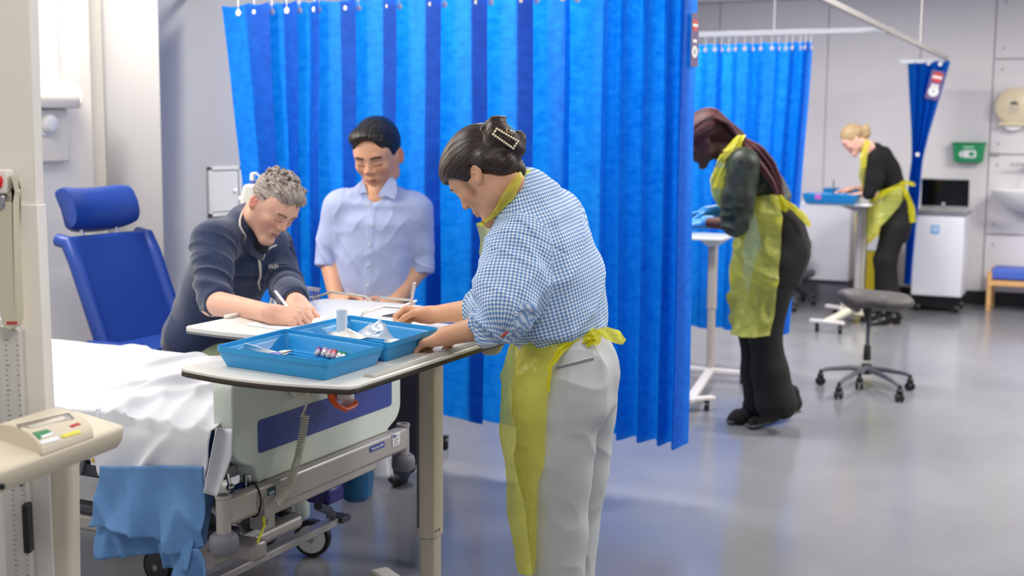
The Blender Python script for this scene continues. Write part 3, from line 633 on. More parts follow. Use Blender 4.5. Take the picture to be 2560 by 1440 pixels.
X0, X1, TY0, TY1, TZ = -2.145, -1.615, 2.455, 3.50, 1.0
t1 = thing('overbed_table', 'pale overbed table with dark edge carrying the two blue trays, in front', 'table', (-1.88, 3.0, 0))
pl = tabletop_poly(X0, X1, TY0, TY1)
obj('tabletop', MB().prism(pl, (0, 0, TZ - .008), (1, 0, 0), (0, 1, 0), (0, 0, .008)), M_lam, t1, bevel=.0015)
obj('tabletop_edge', MB().prism(pl, (0, 0, TZ - .021), (1, 0, 0), (0, 1, 0), (0, 0, .0128)), M_edge, t1, bevel=.003, label='dark brown rubber table edge')
M_cls = mat('translucent_strip', (216, 214, 208), .25, trans=.25)
obj('raised_strip', MB().prism([(-.016, 0), (-.012, .008), (.008, .010), (.016, .003), (.016, 0)], (X1 - .03, 2.62, TZ), (1, 0, 0), (0, 0, 1), (0, .62, 0)), M_cls, t1, bevel=.001)
und = MB().prism([(-.19, 0), (.19, 0), (.12, -.03), (-.12, -.03)], (-1.88, 3.22, TZ - .021), (1, 0, 0), (0, 0, 1), (0, .26, 0))
obj('top_bracket', und, M_tm, t1, bevel=.012, seg=3)
obj('tilt_lever', MB().prism([(-.05, 0), (.05, 0), (.03, -.035), (-.01, -.04)], (-1.68, 3.34, TZ - .022), (1, 0, 0), (0, 0, 1), (0, .035, 0)), M_tm, t1, bevel=.008)
YCc = 3.36
def colpoly(w, d): return rrect(w, d, min(w, d) * .35, 5)
zj = float(atY(1075, 1335, YCc)[2])
obj('collar', MB().prism(colpoly(.12, .13), (-1.885, YCc, TZ - .075), (1, 0, 0), (0, 1, 0), (0, 0, .045)), M_tm, t1, bevel=.012, seg=3)
oc = obj('outer_column', MB().prism(colpoly(.062, .088), (-1.885, YCc, zj), (1, 0, 0), (0, 1, 0), (0, 0, TZ - .05 - zj)), M_beige, t1)
obj('groove', MB().box((-1.905, YCc - .0445, (zj + TZ) / 2 - .02), (.006, .002, TZ - .1 - zj)), M_dk, oc)
for dx in (-.0, .02): obj('rivet', MB().cyl((-1.853, YCc - .02 + dx, zj + .02), (-1.851, YCc - .02 + dx, zj + .02), .003, n=8), M_dk, oc)
obj('inner_column', MB().prism(colpoly(.052, .074), (-1.885, YCc, .05), (1, 0, 0), (0, 1, 0), (0, 0, zj - .05)), M_beige, t1)
sk = atX(1097, 925, -1.853); q = obj('column_sticker', MB().box((-1.8535, YCc + .008, .905), (.001, .045, .03)), mat('sticker_grey', (150, 142, 132), .5), t1)
obj('sticker_mark', MB().box((-1.8525, YCc + .014, .905), (.001, .022, .009)), M_ink, q)
M_base = mat('table_base_cream', (206, 200, 190), .4)
bt_ = atZ(945, 1418, .09)
obj('base_foot', MB().bar((bt_[0] + .0, bt_[1] - .0, .065), (-1.6, 3.22, .065), .075, .05), M_base, t1, bevel=.014, seg=3)
obj('base_rail', MB().bar((-1.9, YCc, .06), (-1.95, 2.75, .06), .05, .035), M_base, t1, bevel=.01)
for x, y in ((bt_[0] + .05, bt_[1] - .03), (-1.66, 3.24), (-1.95, 2.8)):
    obj('caster', MB().lathe([(.0, -.012), (.02, -.012), (.022, 0), (.02, .012), (0, .012)], (x, y, .0225), (1, .3, 0), n=16), M_black, t1)
# second table
t2 = thing('overbed_table', 'white overbed table with wire rails that the seated man writes on', 'table', (-2.4, 3.5, 0))
V0, V1, U0, U1, TZ2 = -2.60, -2.165, 3.03, 3.86, 1.0
pl = tabletop_poly(V0, V1, U0, U1, .02)
obj('tabletop', MB().prism(pl, (0, 0, TZ2 - .014), (1, 0, 0), (0, 1, 0), (0, 0, .014)), mat('table_laminate_white', (228, 228, 228), .3), t2, bevel=.002)
obj('tabletop_edge', MB().prism(pl, (0, 0, TZ2 - .020), (1, 0, 0), (0, 1, 0), (0, 0, .0058)), mat('table_grey_edge', (120, 120, 128), .5), t2)
obj('edge_lip', MB().box((V0 + .012, 3.42, TZ2 + .006), (.02, .34, .012)), M_lam, t2, bevel=.004)
M_wire = mat('grey_wire', (196, 192, 186), .35, .3)
def z3(px, py, z): return atZ(px, py, z)
r1 = [atZ(783, 753, TZ2 + .002), atZ(790, 742, TZ2 + .022), atY(826, 731, 3.87), atY(915, 741, 3.87), atY(932, 756, 3.87)]
yy = 3.855
def ry(px, py): return atY(px, py, yy)
obj('wire_rail', MB().tube([ry(783, 752), ry(786, 744), ry(828, 730), ry(914, 741), ry(931, 756), ry(938, 756), ry(950, 744), ry(1028, 751), ry(1036, 760)], .0045, 8), M_wire, t2)
xx = V1 - .01
def rx2(px, py): return atX(px, py, xx)
obj('wire_rail', MB().tube([rx2(903, 792), rx2(908, 783), rx2(958, 766), rx2(1002, 769), rx2(1010, 764), rx2(1040, 752)], .0045, 8), M_wire, t2)
cx2 = float(atY(1076, 1000, 3.93)[0]); obj('column', MB().prism(colpoly(.05, .06), (cx2, 3.93, .06), (1, 0, 0), (0, 1, 0), (0, 0, .9)), M_beige, t2)
obj('top_bracket', MB().box((cx2 - .1, 3.82, TZ2 - .04), (.3, .26, .04)), M_beige, t2, bevel=.01)
bp_ = atZ(1000, 1165, .09)
fa_, fb_ = atZ(955, 1168, .08), atZ(1078, 1150, .08); obj('base_foot', MB().bar(fa_ * [1, 1, 0] + [0, 0, .075], fb_ * [1, 1, 0] + [0, 0, .075], .055, .04), M_base, t2, bevel=.01)
obj('base_rail', MB().bar((cx2, 3.93, .075), fb_ * [1, 1, 0] + [0, 0, .075], .05, .035), M_base, t2, bevel=.01)
for px, py in ((1010, 1190), (1112, 1108)):
    c_ = atZ(px, py, .03); obj('caster', MB().lathe([(.0, -.018), (.027, -.018), (.03, 0), (.027, .018), (0, .018)], (c_[0], c_[1], .03), (1, .5, 0), n=18).box((c_[0], c_[1], .055), (.03, .03, .03)), M_black, t2)

# ------------------------------------------------------------------ blue trays and contents
M_tray = mat('blue_tray_plastic', (40, 150, 214), .3, spec=.5)
def tray(label, cs, h=.053, t_in=.016):
    NL, NR, FR, FL_ = (np.array(c, float) for c in cs); ctr = (NL + NR + FR + FL_) / 4; TZ = 1.0008
    t = thing('plastic_tray', label, 'tray', (ctr[0], ctr[1], TZ), 0, 'blue plastic trays on the front table')
    w, d = np.linalg.norm(NR - NL), np.linalg.norm(FL_ - NL)
    def mp2(x, y): u, v = x / w, y / d; return NL * (1 - u) * (1 - v) + NR * u * (1 - v) + FR * u * v + FL_ * (1 - u) * v
    def ring(dx, z, r): return [(*mp2(x, y), TZ + z) for x, y in rrect(w + 2 * dx, d + 2 * dx, r, 5, w / 2, d / 2)]
    prof = [(-t_in - .003, .004, .012), (-t_in * .45, h * .55, .014), (-t_in * .22, h * .78, .014), (-.001, h * .80, .016), (.0, h, .017), (.003, h + .001, .018), (.0035, h - .013, .018), (.0, h - .013, .017), (-t_in * .4 + .003, h * .5, .016), (-t_in, .0, .014)]
    rings = [ring(*q) for q in prof]; n = len(rings[0]); mb = MB(); vs = [p for r in rings for p in r]; fs = []
    for i in range(len(rings) - 1):
        for k in range(n): fs.append((i * n + k, i * n + (k + 1) % n, (i + 1) * n + (k + 1) % n, (i + 1) * n + k))
    fs.append(tuple(range(n))); fs.append(tuple((len(rings) - 1) * n + k for k in reversed(range(n))))
    mb.add(vs, fs); obj('tray_shell', mb, M_tray, t, ang=50)
    for k in range(8):
        y = d * (.16 + .095 * k); a_, b_ = mp2(w * .12, y), mp2(w * .88, y); obj('floor_rib', MB().bar((*a_, TZ + .0055), (*b_, TZ + .0055), .004, .003), M_tray, t)
    return t
def q4(z, *pp): return [atZ(px, py, TZ + z)[:2] for px, py in pp]
tray('blue plastic tray nearest the camera, holding blood tubes and swabs', q4(.053, (541, 866), (815, 903), (960, 862), (715, 823)))
tray('blue plastic tray behind, holding a white cup and plastic wrappers', [c + [0, .007] for c in q4(.053, (716, 824), (966, 860), (1092, 822), (870, 790))])
# blood tubes
M_glass = mat('tube_plastic', (222, 222, 230), .12, trans=.5)
def tubeitem(label, px, py, cap, ccol, lab, yaw, h=0):
    c = atZ(px, py, TZ + .014 + h); d = np.array([math.cos(yaw), math.sin(yaw), .0]); side = np.array([-d[1], d[0], 0])
    a = c - d * .036; b2 = c + d * .036
    t = thing('blood_tube', label, 'blood tube', c, 0, 'blood collection tubes in the front tray')
    obj('tube', MB().lathe([(0, 0), (.004, .001), (.0064, .005), (.0066, .058), (.0066, .06)], a, d, n=16), M_glass, t)
    obj('cap', MB().lathe([(.0078, .056), (.0084, .058), (.0084, .072), (.0065, .073), (0, .073)], a, d, n=16), mat('cap_' + cap, ccol, .35), t)
    obj('label_wrap', MB().lathe([(.0068, .018), (.0068, .052)], a, d, n=16), mat('tube_label_' + lab[0], lab[1], .5), t)
yw = 2.65
W_ = ('white', (238, 236, 238)); 
for i, (lb, px, py, cn, cc, la, h) in enumerate((
    ('blood tube with purple cap, leftmost of the row in the tray', 800, 880, 'purple', (150, 50, 150), ('lilac', (200, 180, 210)), 0),
    ('blood tube with pale pink cap and white label beside the purple one', 816, 881, 'pale_pink', (214, 170, 196), W_, .002),
    ('blood tube with pinkish striped label in the middle of the row', 828, 885, 'rose', (206, 150, 180), ('pinkish', (206, 170, 190)), 0),
    ('blood tube with red cap and pink label in the tray', 840, 886, 'red', (226, 60, 50), ('pink', (226, 120, 150)), .002),
    ('blood tube with green cap and white label in the tray', 853, 890, 'green', (20, 150, 90), W_, .001),
    ('blood tube with green cap, rightmost of the row in the tray', 864, 893, 'dark_green', (20, 130, 84), W_, 0))):
    tubeitem(lb, px - 6, py, cn, cc, la, R_(118), h)
# swab packets
M_pk = mat('packet_film', (238, 234, 226), .35); M_pkb = mat('packet_print_lilac', (140, 120, 190), .5)
def sheetq(c4, bump_=.008, n=10, seed=0):
    rows = []
    for i in range(n):
        u = i / (n - 1); row = []
        for j in range(n):
            v = j / (n - 1); p = c4[0] * (1 - u) * (1 - v) + c4[1] * u * (1 - v) + c4[2] * u * v + c4[3] * (1 - u) * v
            p = p + np.array([0, 0, bump_ * (vnoise(np.array([[u * 3 + seed, v * 3, seed]]))[0] - .3)]); row.append(p)
        rows.append(row)
    return MB().grid(rows)
def tz(px, py, h): return atZ(px, py, TZ + h)
q = obj('swab_packet', sheetq([tz(606, 873, .03), tz(612, 860, .05), tz(705, 886, .012), tz(690, 893, .012)], .006), M_pk, solid=.002); tag(q, 'long white paper swab packet leaning in the left end of the front tray', 'packet')
obj('print_band', sheetq([tz(668, 884, .021), tz(676, 876, .023), tz(706, 883, .0165), tz(694, 891, .0165)], .002), M_pkb, q, solid=.001)
q = obj('needle_packet', sheetq([tz(690, 886, .012), tz(700, 877, .016), tz(734, 878, .014), tz(708, 889, .012)], .004, seed=3), M_pk, solid=.0016); tag(q, 'small torn foil packet with dark edge in the front tray', 'packet')
obj('foil_edge', MB().tube([tz(706, 884, .016), tz(722, 879, .017), tz(733, 878, .018)], .0014, 6), M_ink, q)
# cup and wrappers in the second tray
cc_ = atZ(855, 843, TZ + .006)
cp = thing('paper_cup', 'tall narrow white cup standing in the rear blue tray', 'cup', cc_)
hcup = float(atD(855, 775, float(cc_ @ HF))[2]) - TZ - .004
obj('cup_wall', MB().lathe([(0, 0), (.0145, 0), (.017, hcup), (.0158, hcup), (.0135, .004), (0, .004)], (cc_[0], cc_[1], TZ + .004), n=28), mat('cup_white', (226, 230, 236), .5), cp)
def dome(px, py, rx_, ry_, h, seed, m, name, label, peak=(0, 0), lean=0):
    c = tz(px, py, .004); rows = []
    for i in range(22):
        u = i / 21 * 2 - 1; row = []
        for j in range(22):
            v = j / 21 * 2 - 1; r = math.hypot(u - peak[0], v - peak[1]); e = max(0, 1 - r) ** 1.1
            nz = vnoise(np.array([[u * 2.5 + seed, v * 2.5, seed]]))[0]; k = 1 - abs(2 * vnoise(np.array([[u * 3 - v * 2 + seed, v * 2 + u, 4.]]))[0] - 1)
            row.append(c + np.array([u * rx_, v * ry_, .004 + h * e * (.75 + .4 * nz) + .008 * k * k * (1 - max(abs(u), abs(v)) ** 3)]))
        rows.append(row)
    o = obj(name, MB().grid(rows), m, solid=.0012, ang=70); tag(o, label, 'wrapper'); return o, c
M_film = mat('clear_film', (214, 228, 244), .15, trans=.35)
dome(860, 845, .07, .04, .022, 2, M_pk, 'paper_wrapper', 'creamy white crumpled wrapper lying left in the rear blue tray')
o, c = dome(955, 842, .085, .055, .045, 6, M_film, 'plastic_wrapper', 'clear peaked plastic wrapper with blue lettering in the rear blue tray', (-.1, .1))
cdir = np.array([_c, _s, 0]); tp = atD(946, 845, float(c @ HF) - .035)
text('lettering', 'VIRA', .016, tp + [0, 0, .004], (0.1, .05, 1), (-_c, -_s, .0), mat('print_blue', (40, 110, 200), .5), o, bold=True, ext=.0008)
tp = atD(982, 845, float(c @ HF) - .045); text('lettering', 'Micro', .012, tp, cdir - [0, 0, .2], (0, 0, 1), mat('print_blue'), o, ext=.0008)
q = obj('gauze_slip', sheetq([tz(960, 856, .02), tz(962, 848, .03), tz(1000, 850, .02), tz(995, 860, .02)], .004, seed=8), M_pk, solid=.0015); tag(q, 'small white slip lying at the right end of the rear blue tray', 'slip')
# papers
def paper(c4, label, z=.0): 
    q = obj('paper_form', sheetq(c4, .0012), mat('paper_white', (238, 240, 244), .6), solid=.0006); tag(q, label, 'paper'); return q
q = paper([atZ(610, 812, TZ2 + .001), atZ(800, 788, TZ2 + .001), atZ(765, 820, TZ2 + .001), atZ(650, 826, TZ2 + .001)][0:1] + [atZ(660, 800, TZ2 + .0015), atZ(830, 790, TZ2 + .0015), atZ(745, 830, TZ2 + .0015)], 'white form under the writing hand of the seated man')
for k in range(3): a_ = atZ(640 + 30 * k, 806 + 3 * k, TZ2 + .0035); obj('print_line', MB().bar(a_, a_ + [.05, .03, 0], .0015, .0006), M_ink, q)
q = paper([atZ(915, 800, TZ + .001), atZ(960, 779, TZ + .001), atZ(1075, 786, TZ + .001), atZ(1060, 822, TZ + .001)], 'white form under the writing hand of the woman in gingham')
for k in range(3): a_ = atZ(940 + 20 * k, 793 + 3 * k, TZ + .003); obj('print_line', MB().bar(a_, a_ + [.06, .02, 0], .0015, .0006), M_ink, q)
cb2 = obj('clipboard', MB().bar(atZ(985, 792, TZ + .004) * [1, 1, 1], atZ(1062, 776, TZ + .004), .10, .004), M_black, bevel=.001); tag(cb2, 'black clipboard edge under the paper by the writing woman', 'clipboard')
cb2.location.z = TZ + .0005

# ------------------------------------------------------------------ blue treatment chair
M_vin = mat('blue_vinyl', (32, 64, 146), .38, spec=.45, bump=.05, bscale=500)
ch = thing('treatment_chair', 'royal blue vinyl reclining treatment chair with headrest beside the seated man', 'chair', (-3.75, 4.3, 0))
Lb = atY(248, 858, 4.10); Lt = atY(160, 590, 4.10)                     # near edge of the back, bottom and top
v = (Lt - Lb); v[1] = 0; hb = np.linalg.norm(v); v /= hb; nrm = np.array([v[2], 0, -v[0]]); nrm = nrm if nrm[0] > 0 else -nrm
wch = .52; o0 = Lb.copy()
def chair_pad(name, u0, u1, y0, y1, th, m=M_vin, r=.04, nx=12, crown=.012, bolster=0):
    rows = []
    o = obj(name, MB().prism(rrect(y1 - y0, u1 - u0, r, 6, (y0 + y1) / 2, (u0 + u1) / 2), o0 - nrm * th, (0, 1, 0), v, nrm * th), m, ch, bevel=.022, seg=4); return o
chair_pad('backrest', -.03, hb, .03, wch, .07)
obj('side_bolster', MB().tube([o0 + v * (-.02) + [0, .02, 0], o0 + v * (hb - .12) + [0, .02, 0], o0 + v * (hb - .03) - nrm * .01 + [0, .02, 0], o0 + v * (hb) - nrm * .06 + [0, .02, 0]], [.034, .034, .034, .03], 14), M_vin, ch)
obj('side_bolster', MB().tube([o0 + v * (-.02) + [0, wch, -.0], o0 + v * (hb - .12) + [0, wch, 0], o0 + v * (hb - .03) - nrm * .01 + [0, wch, 0], o0 + v * hb - nrm * .06 + [0, wch, 0]], [.034, .034, .034, .03], 14), M_vin, ch)
# headrest: cushion curved around the head
rows = []; hh = .205; hw = .40; hbot = hb + .025
for i in range(21):
    a_ = -1 + 2 * i / 20; ring = []
    bowx = .05 * a_ * a_
    for k in range(20):
        t_ = 2 * math.pi * k / 20; cu, sn = math.cos(t_), math.sin(t_)
        eu = np.sign(cu) * abs(cu) ** .55 * hh / 2; en = np.sign(sn) * abs(sn) ** .6 * .05
        k2 = 1 - .12 * a_ ** 6
        ring.append(o0 + v * (hbot + hh / 2 + eu * k2) + nrm * (en * k2 - .035 + bowx - .02 * (eu / (hh / 2)) ** 2) + np.array([0, .06 + hw / 2 + a_ * hw / 2, 0]))
    rows.append(ring + [ring[0]])
mb = MB().grid(rows); n_ = 21; mb.f.append(tuple(range(0, 20))); mb.f.append(tuple(20 * 21 + k for k in range(20)))
obj('headrest', mb, M_vin, ch, ang=60)
for yy in (.14, .36): obj('headrest_post', MB().cyl(o0 + v * (hb - .05) - nrm * .03 + [0, yy, 0], o0 + v * (hb + .08) - nrm * .03 + [0, yy, 0], .009), M_chrome, ch)
zs_ = float(o0[2]) - .01
obj('seat', MB().prism(rrect(.72, .5, .06, 6, float(o0[0]) + .34, 4.38), (0, 0, zs_ - .10), (1, 0, 0), (0, 1, 0), (0, 0, .10)), M_vin, ch, bevel=.03, seg=4)
obj('armrest', MB().tube([(o0[0] - .05, 4.09, zs_ + .0), (o0[0] + .12, 4.08, zs_ + .005), (o0[0] + .36, 4.07, zs_ + .0)], [.03, .032, .03], 12, flat=.7), M_vin, ch)
obj('armrest', MB().tube([(o0[0] - .05, 4.68, zs_ + .0), (o0[0] + .12, 4.68, zs_ + .005), (o0[0] + .36, 4.68, zs_ + .0)], [.03, .032, .03], 12, flat=.7), M_vin, ch)
obj('lift_column', MB().box((o0[0] + .3, 4.38, zs_ / 2), (.26, .22, zs_ - .14)), M_white, ch, bevel=.02)
obj('chair_base', MB().box((o0[0] + .3, 4.38, .09), (.85, .46, .07)), M_white, ch, bevel=.02)
for dx in (-.36, .36):
    for dy in (-.2, .2): obj('caster', MB().lathe([(.0, -.015), (.03, -.015), (.033, 0), (.03, .015), (0, .015)], (o0[0] + .3 + dx, 4.38 + dy, .033), (0, 1, 0), n=16).box((o0[0] + .3 + dx, 4.38 + dy, .06), (.03, .03, .03)), M_black, ch)

# ------------------------------------------------------------------ monitor stand behind the man
DV = 5.95
def dv(px, py, d=DV): return atD(px, py, d)
mo = thing('monitor_stand', 'white vital signs monitor with wire basket on a pole behind the seated man', 'medical monitor', dv(700, 1100))
mo.location.z = 0
cR = np.stack([np.array([_c, _s, 0]), np.array([-_s, _c, 0]), np.array([0, 0, 1.])], 1)
def cam_prism(poly_px, d, th):
    pts = [dv(x, y, d) for x, y in poly_px]; n = len(pts); b = [p + HF * th for p in pts]
    return MB().add(pts + b, [tuple(range(n)), tuple(reversed(range(n, 2 * n)))] + [(i, (i + 1) % n, n + (i + 1) % n, n + i) for i in range(n)])
obj('monitor_body', cam_prism([(609, 461), (660, 460), (705, 462), (705, 530), (600, 533), (601, 505), (604, 480)], DV, .12), mat('device_ivory', (222, 222, 214), .4), mo, bevel=.012, seg=3)
obj('side_knob', cam_prism([(595, 491), (606, 490), (606, 502), (597, 503)], DV + .03, .03), M_white, mo, bevel=.004)
obj('symbol_dot', MB().lathe([(.007, 0), (.007, .002), (0, .002)], dv(635, 472, DV - .001), -HF, n=12), mat('print_blue2', (60, 90, 170), .5), mo)
obj('socket_dot', MB().lathe([(.006, 0), (.006, .002), (0, .002)], dv(626, 500, DV - .001), -HF, n=12), M_dk, mo)
obj('probe_holder', cam_prism([(625, 433), (634, 433), (635, 452), (624, 452)], DV + .02, .03), M_white, mo, bevel=.003)
obj('probe_base', cam_prism([(625, 452), (635, 452), (635, 462), (625, 462)], DV + .02, .03), mat('print_blue2'), mo, bevel=.002)
obj('cable', MB().tube([dv(630, 434, DV + .03), dv(640, 433, DV + .03), dv(649, 440, DV + .03), dv(655, 456, DV + .03)], .006, 8), M_white, mo)
obj('pole', MB().cyl(dv(690, 520, DV + .06), dv(690, 520, DV + .06) * [1, 1, 0] + [0, 0, .08], .018), M_white, mo)
kk = MB()
bl0, br0, zt_, zb_b = dv(752, 716), dv(800, 722), None, None
for (a_, c_) in (((752, 716), (801, 722)), ((756, 722), (799, 727)), ((770, 765), (797, 768)), ((768, 742), (798, 744))): kk.tube([dv(*a_), dv(*c_)], .0032, 6)
for k in range(5): kk.tube([dv(764 + 8 * k, 719 + k), dv(771 + 6 * k, 768)], .0026, 6)
for k in range(5): kk.tube([dv(764 + 8 * k, 719 + k, DV + .16), dv(771 + 6 * k, 768, DV + .14)], .0026, 6)
for s_ in ((752, 716), (801, 722), (770, 766), (797, 768)): kk.tube([dv(*s_), dv(s_[0], s_[1], DV + .16)], .003, 6)
kk.tube([dv(690, 735, DV + .06), dv(756, 722, DV + .06)], .008, 6)
obj('wire_basket', kk, M_wire, mo)
obj('cuff_tube', MB().tube([dv(676, 722), dv(684, 735), dv(676, 760), dv(690, 775), dv(706, 760)], .007, 8), M_ivory, mo)
for k in range(5):
    a_ = 2 * math.pi * k / 5; c0 = dv(690, 520, DV + .06); obj('base_leg', MB().bar((c0[0], c0[1], .09), (c0[0] + .17 * math.cos(a_), c0[1] + .17 * math.sin(a_), .07), .035, .03), M_white, mo, bevel=.006)
    obj('caster', MB().lathe([(.0, -.012), (.025, -.012), (.027, 0), (.025, .012), (0, .012)], (c0[0] + .17 * math.cos(a_), c0[1] + .17 * math.sin(a_), .027), (math.sin(a_), -math.cos(a_), 0), n=14).box((c0[0] + .17 * math.cos(a_), c0[1] + .17 * math.sin(a_), .05), (.02, .02, .02)), M_black, mo)

# ------------------------------------------------------------------ weighing and measuring station, near left
M_sb = mat('scale_beige', (214, 203, 182), .5); M_sg = mat('scale_greygreen', (200, 194, 172), .5); M_sw = mat('scale_offwhite', (234, 228, 220), .5); M_sd = mat('ruler_grey', (204, 200, 194), .5)
st = thing('measuring_station', 'cream weighing and height measuring station at the left edge of the picture', 'scale', atZ(60, 1900, 0))
DS = 2.6
def ds(px, py, d=DS): return atD(px, py, d)
def slab(polypx, d, th, m, name, parent=st, bevel=.003, **k):
    pts = [ds(x, y, d) for x, y in polypx]; n = len(pts); b = [p + HF * th for p in pts]
    return obj(name, MB().add(pts + b, [tuple(range(n)), tuple(reversed(range(n, 2 * n)))] + [(i, (i + 1) % n, n + (i + 1) % n, n + i) for i in range(n)]), m, parent, bevel=bevel, **k)
slab([(-260, -60), (73, -60), (89, 512), (-240, 512)], DS + .06, .05, mat('scale_upper', (232, 225, 214), .5), 'upper_column')
slab([(33, 510), (94, 512), (118, 1060), (150, 1800), (92, 1800), (60, 1060)], DS + .05, .05, M_sw, 'column_face')
slab([(-230, 800), (-2, 800), (3, 1060), (34, 1800), (-200, 1800)], DS + .07, .04, mat('scale_white', (226, 220, 214), .5), 'column_left_face')
rl = slab([(-2, 815), (48, 828), (58, 1060), (95, 1800), (30, 1800), (2, 1060)], DS + .02, .03, M_sd, 'ruler_strip', bevel=.001)
tk = MB()
for k in range(60):
    py = 850 + 12.5 * k; xo = 10 + (py - 820) * .045; w = 9 if k % 5 == 0 else 5
    a_ = ds(xo, py, DS + .019); b_ = ds(xo + w, py + .5, DS + .019); tk.bar(a_, b_, .0006, .0009)
    a_ = ds(xo + 28, py, DS + .019); b_ = ds(xo + 28 + (6 if k % 2 else 3), py + .5, DS + .019); tk.bar(a_, b_, .0006, .0009)
obj('ruler_marks', tk, M_ink, rl)
sl = slab([(-60, 500), (30, 505), (34, 478), (24, 470), (25, 440), (30, 436), (36, 600), (44, 800), (38, 818), (24, 826), (10, 822), (3, 805), (-20, 560)], DS, .035, M_sg, 'slider', bevel=.006)
text('lettering', 'seca', .0135, ds(30, 806, DS - .0012), np.array([_c, _s, .02]), (0, 0, 1), mat('print_red', (206, 40, 50), .5), sl, bold=True)
slab([(-40, 424), (16, 424), (17, 484), (-40, 484)], DS - .005, .04, M_sw, 'slider_cap', bevel=.004)
slab([(-30, 436), (2, 440), (5, 452), (2, 470), (-30, 474)], DS - .012, .008, mat('signal_red2', (222, 30, 40), .4), 'red_button', bevel=.003)
slab([(-40, 486), (12, 486), (14, 512), (8, 528), (-40, 530)], DS - .003, .03, mat('steel', (170, 170, 176), .3, .8), 'steel_roller', bevel=.006)
slab([(52, 1262), (68, 1264), (74, 1386), (58, 1384)], DS - .0, .03, M_black, 'column_handle', bevel=.003)
for px, py in ((50, 1188), (53, 1212)): obj('column_hole', MB().lathe([(.004, 0), (.004, .002), (0, .002)], ds(px, py, DS + .016), -HF, n=12), M_black, rl)
# display head
zt_h = 1.0
def hz(px, py, z): return atZ(px, py, z)
A = hz(312, 1062, zt_h); B = hz(0, 1175, zt_h); C_ = hz(190, 1024, zt_h); D_ = hz(0, 1052, zt_h)
ux = (A - B); ux /= np.linalg.norm(ux); uy = C_ - A; Wh = np.linalg.norm(uy); uy /= Wh
Lh = np.linalg.norm(A - B)
prof = [(-.0, -.0), (.0, -.012), (.008, -.035), (.03, -.055), (Wh - .02, -.06), (Wh, -.03), (Wh, 0)]
head = obj('display_head', MB().prism(prof, B - ux * .16, uy, (0, 0, 1.), ux * (Lh + .16)), M_sb, st, bevel=.008, seg=3)
a1, a2 = float((hz(99, 1137, zt_h) - B) @ ux), float((hz(236, 1090, zt_h) - B) @ ux)
rp = [(-.0, -.004)] + [(Wh * (1 - math.cos(t_)) / 2, .004 + .034 * math.sin(t_) ** .8) for t_ in np.linspace(.1, math.pi - .1, 14)] + [(Wh, -.004)]
con = obj('raised_console', MB().prism(rp, B + ux * a1, uy, (0, 0, 1.), ux * (a2 - a1)), M_sb, st, bevel=.003)
on_ = [con, head]
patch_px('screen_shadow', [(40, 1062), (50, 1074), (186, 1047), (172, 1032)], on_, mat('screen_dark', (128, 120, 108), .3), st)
patch_px('screen', [(66, 1065), (76, 1071), (180, 1046), (168, 1036)], on_, mat('screen_glass', (206, 200, 186), .1), st, .0022)
g_ = patch_px('green_label', [(80, 1082), (98, 1099), (137, 1084), (118, 1073)], on_, mat('label_green', (70, 140, 96), .5), st)
patch_px('label_white_part', [(102, 1090), (104, 1096), (136, 1085), (131, 1080)], on_, M_lab, g_, .002)
patch_px('white_label', [(97, 1103), (104, 1113), (150, 1100), (142, 1091)], on_, M_lab, st)
patch_px('yellow_label', [(152, 1088), (158, 1096), (204, 1082), (197, 1074)], on_, mat('label_yellow', (232, 222, 70), .5), st)
pt_, pt2, pt3 = drape(on_, [atD(186, 1062, 1.5), atD(200, 1057, 1.5), atD(183, 1054, 1.5)], .0012); text('lettering', 'seca', .017, pt_, pt2 - pt_, pt3 - pt_, mat('print_red'), st, bold=True)
obj('end_socket', MB().lathe([(.006, 0), (.006, .003), (0, .003)], B - uy * .003 + ux * .0 + [0, 0, -.03], -uy, n=14), M_black, st)
slab([(78, 1150), (176, 1130), (184, 1800), (92, 1800)], DS + .06, .07, mat('scale_cream', (220, 210, 190), .5), 'lower_column', bevel=.018, seg=4)
b0 = ds(60, 1800, DS + .1); obj('platform', MB().box((b0[0] - .1, b0[1] + .1, .04), (.46, .46, .08)), M_sb, st, bevel=.01)
# ------------------------------------------------------------------ far side of the ward
M_sig = mat('stool_vinyl_charcoal', (76, 72, 72), .55)
so = atZ(2163, 958, 0)
so = thing('saddle_stool', 'charcoal saddle stool on five black castors in the middle of the floor', 'stool', (float(atZ(2165, 952, 0)[0]), float(atZ(2165, 952, 0)[1]), 0))
c0 = np.array(so.location); dS = float(c0 @ HF)
def sd3(px, py, d=None): return atD(px, py, dS if d is None else d)
# seat: saddle, long axis across the view
cS = sd3(2190, 748); rows = []
ax_ = np.array([_c, _s, 0]); ay_ = HF
for i in range(29):
    a_ = -1 + 2 * i / 28; px = 2094 + 188 * (a_ + 1) / 2
    top = np.interp(a_, [-1, -.85, -.5, 0, .5, .85, 1], [735, 723, 720, 726, 730, 735, 752]); bot = np.interp(a_, [-1, -.85, -.6, -.3, 0, .5, .85, 1], [742, 762, 778, 768, 776, 777, 768, 756])
    w = .17 * (1 - abs(a_) ** 4) ** .5 * (1.15 if a_ > 0 else .95) + .004
    ring = []
    for k in range(20):
        t_ = 2 * math.pi * k / 20; cu, sn = math.cos(t_), math.sin(t_); mid = (top + bot) / 2; hh_ = (bot - top) / 2
        p = sd3(px, mid - sn * hh_ * .98) + HF * (cu * w); ring.append(p + [0, 0, .0])
    rows.append(ring + [ring[0]])
mb = MB().grid(rows); mb.f.append(tuple(range(20))); mb.f.append(tuple(28 * 21 + k for k in range(20)))
obj('seat', mb, M_sig, so, ang=60)
obj('seat_bracket', MB().lathe([(.015, 0), (.02, .02), (.05, .10), (.055, .11)], sd3(2168, 798), n=16), M_black, so)
zc = lambda py: float(sd3(2168, py)[2])
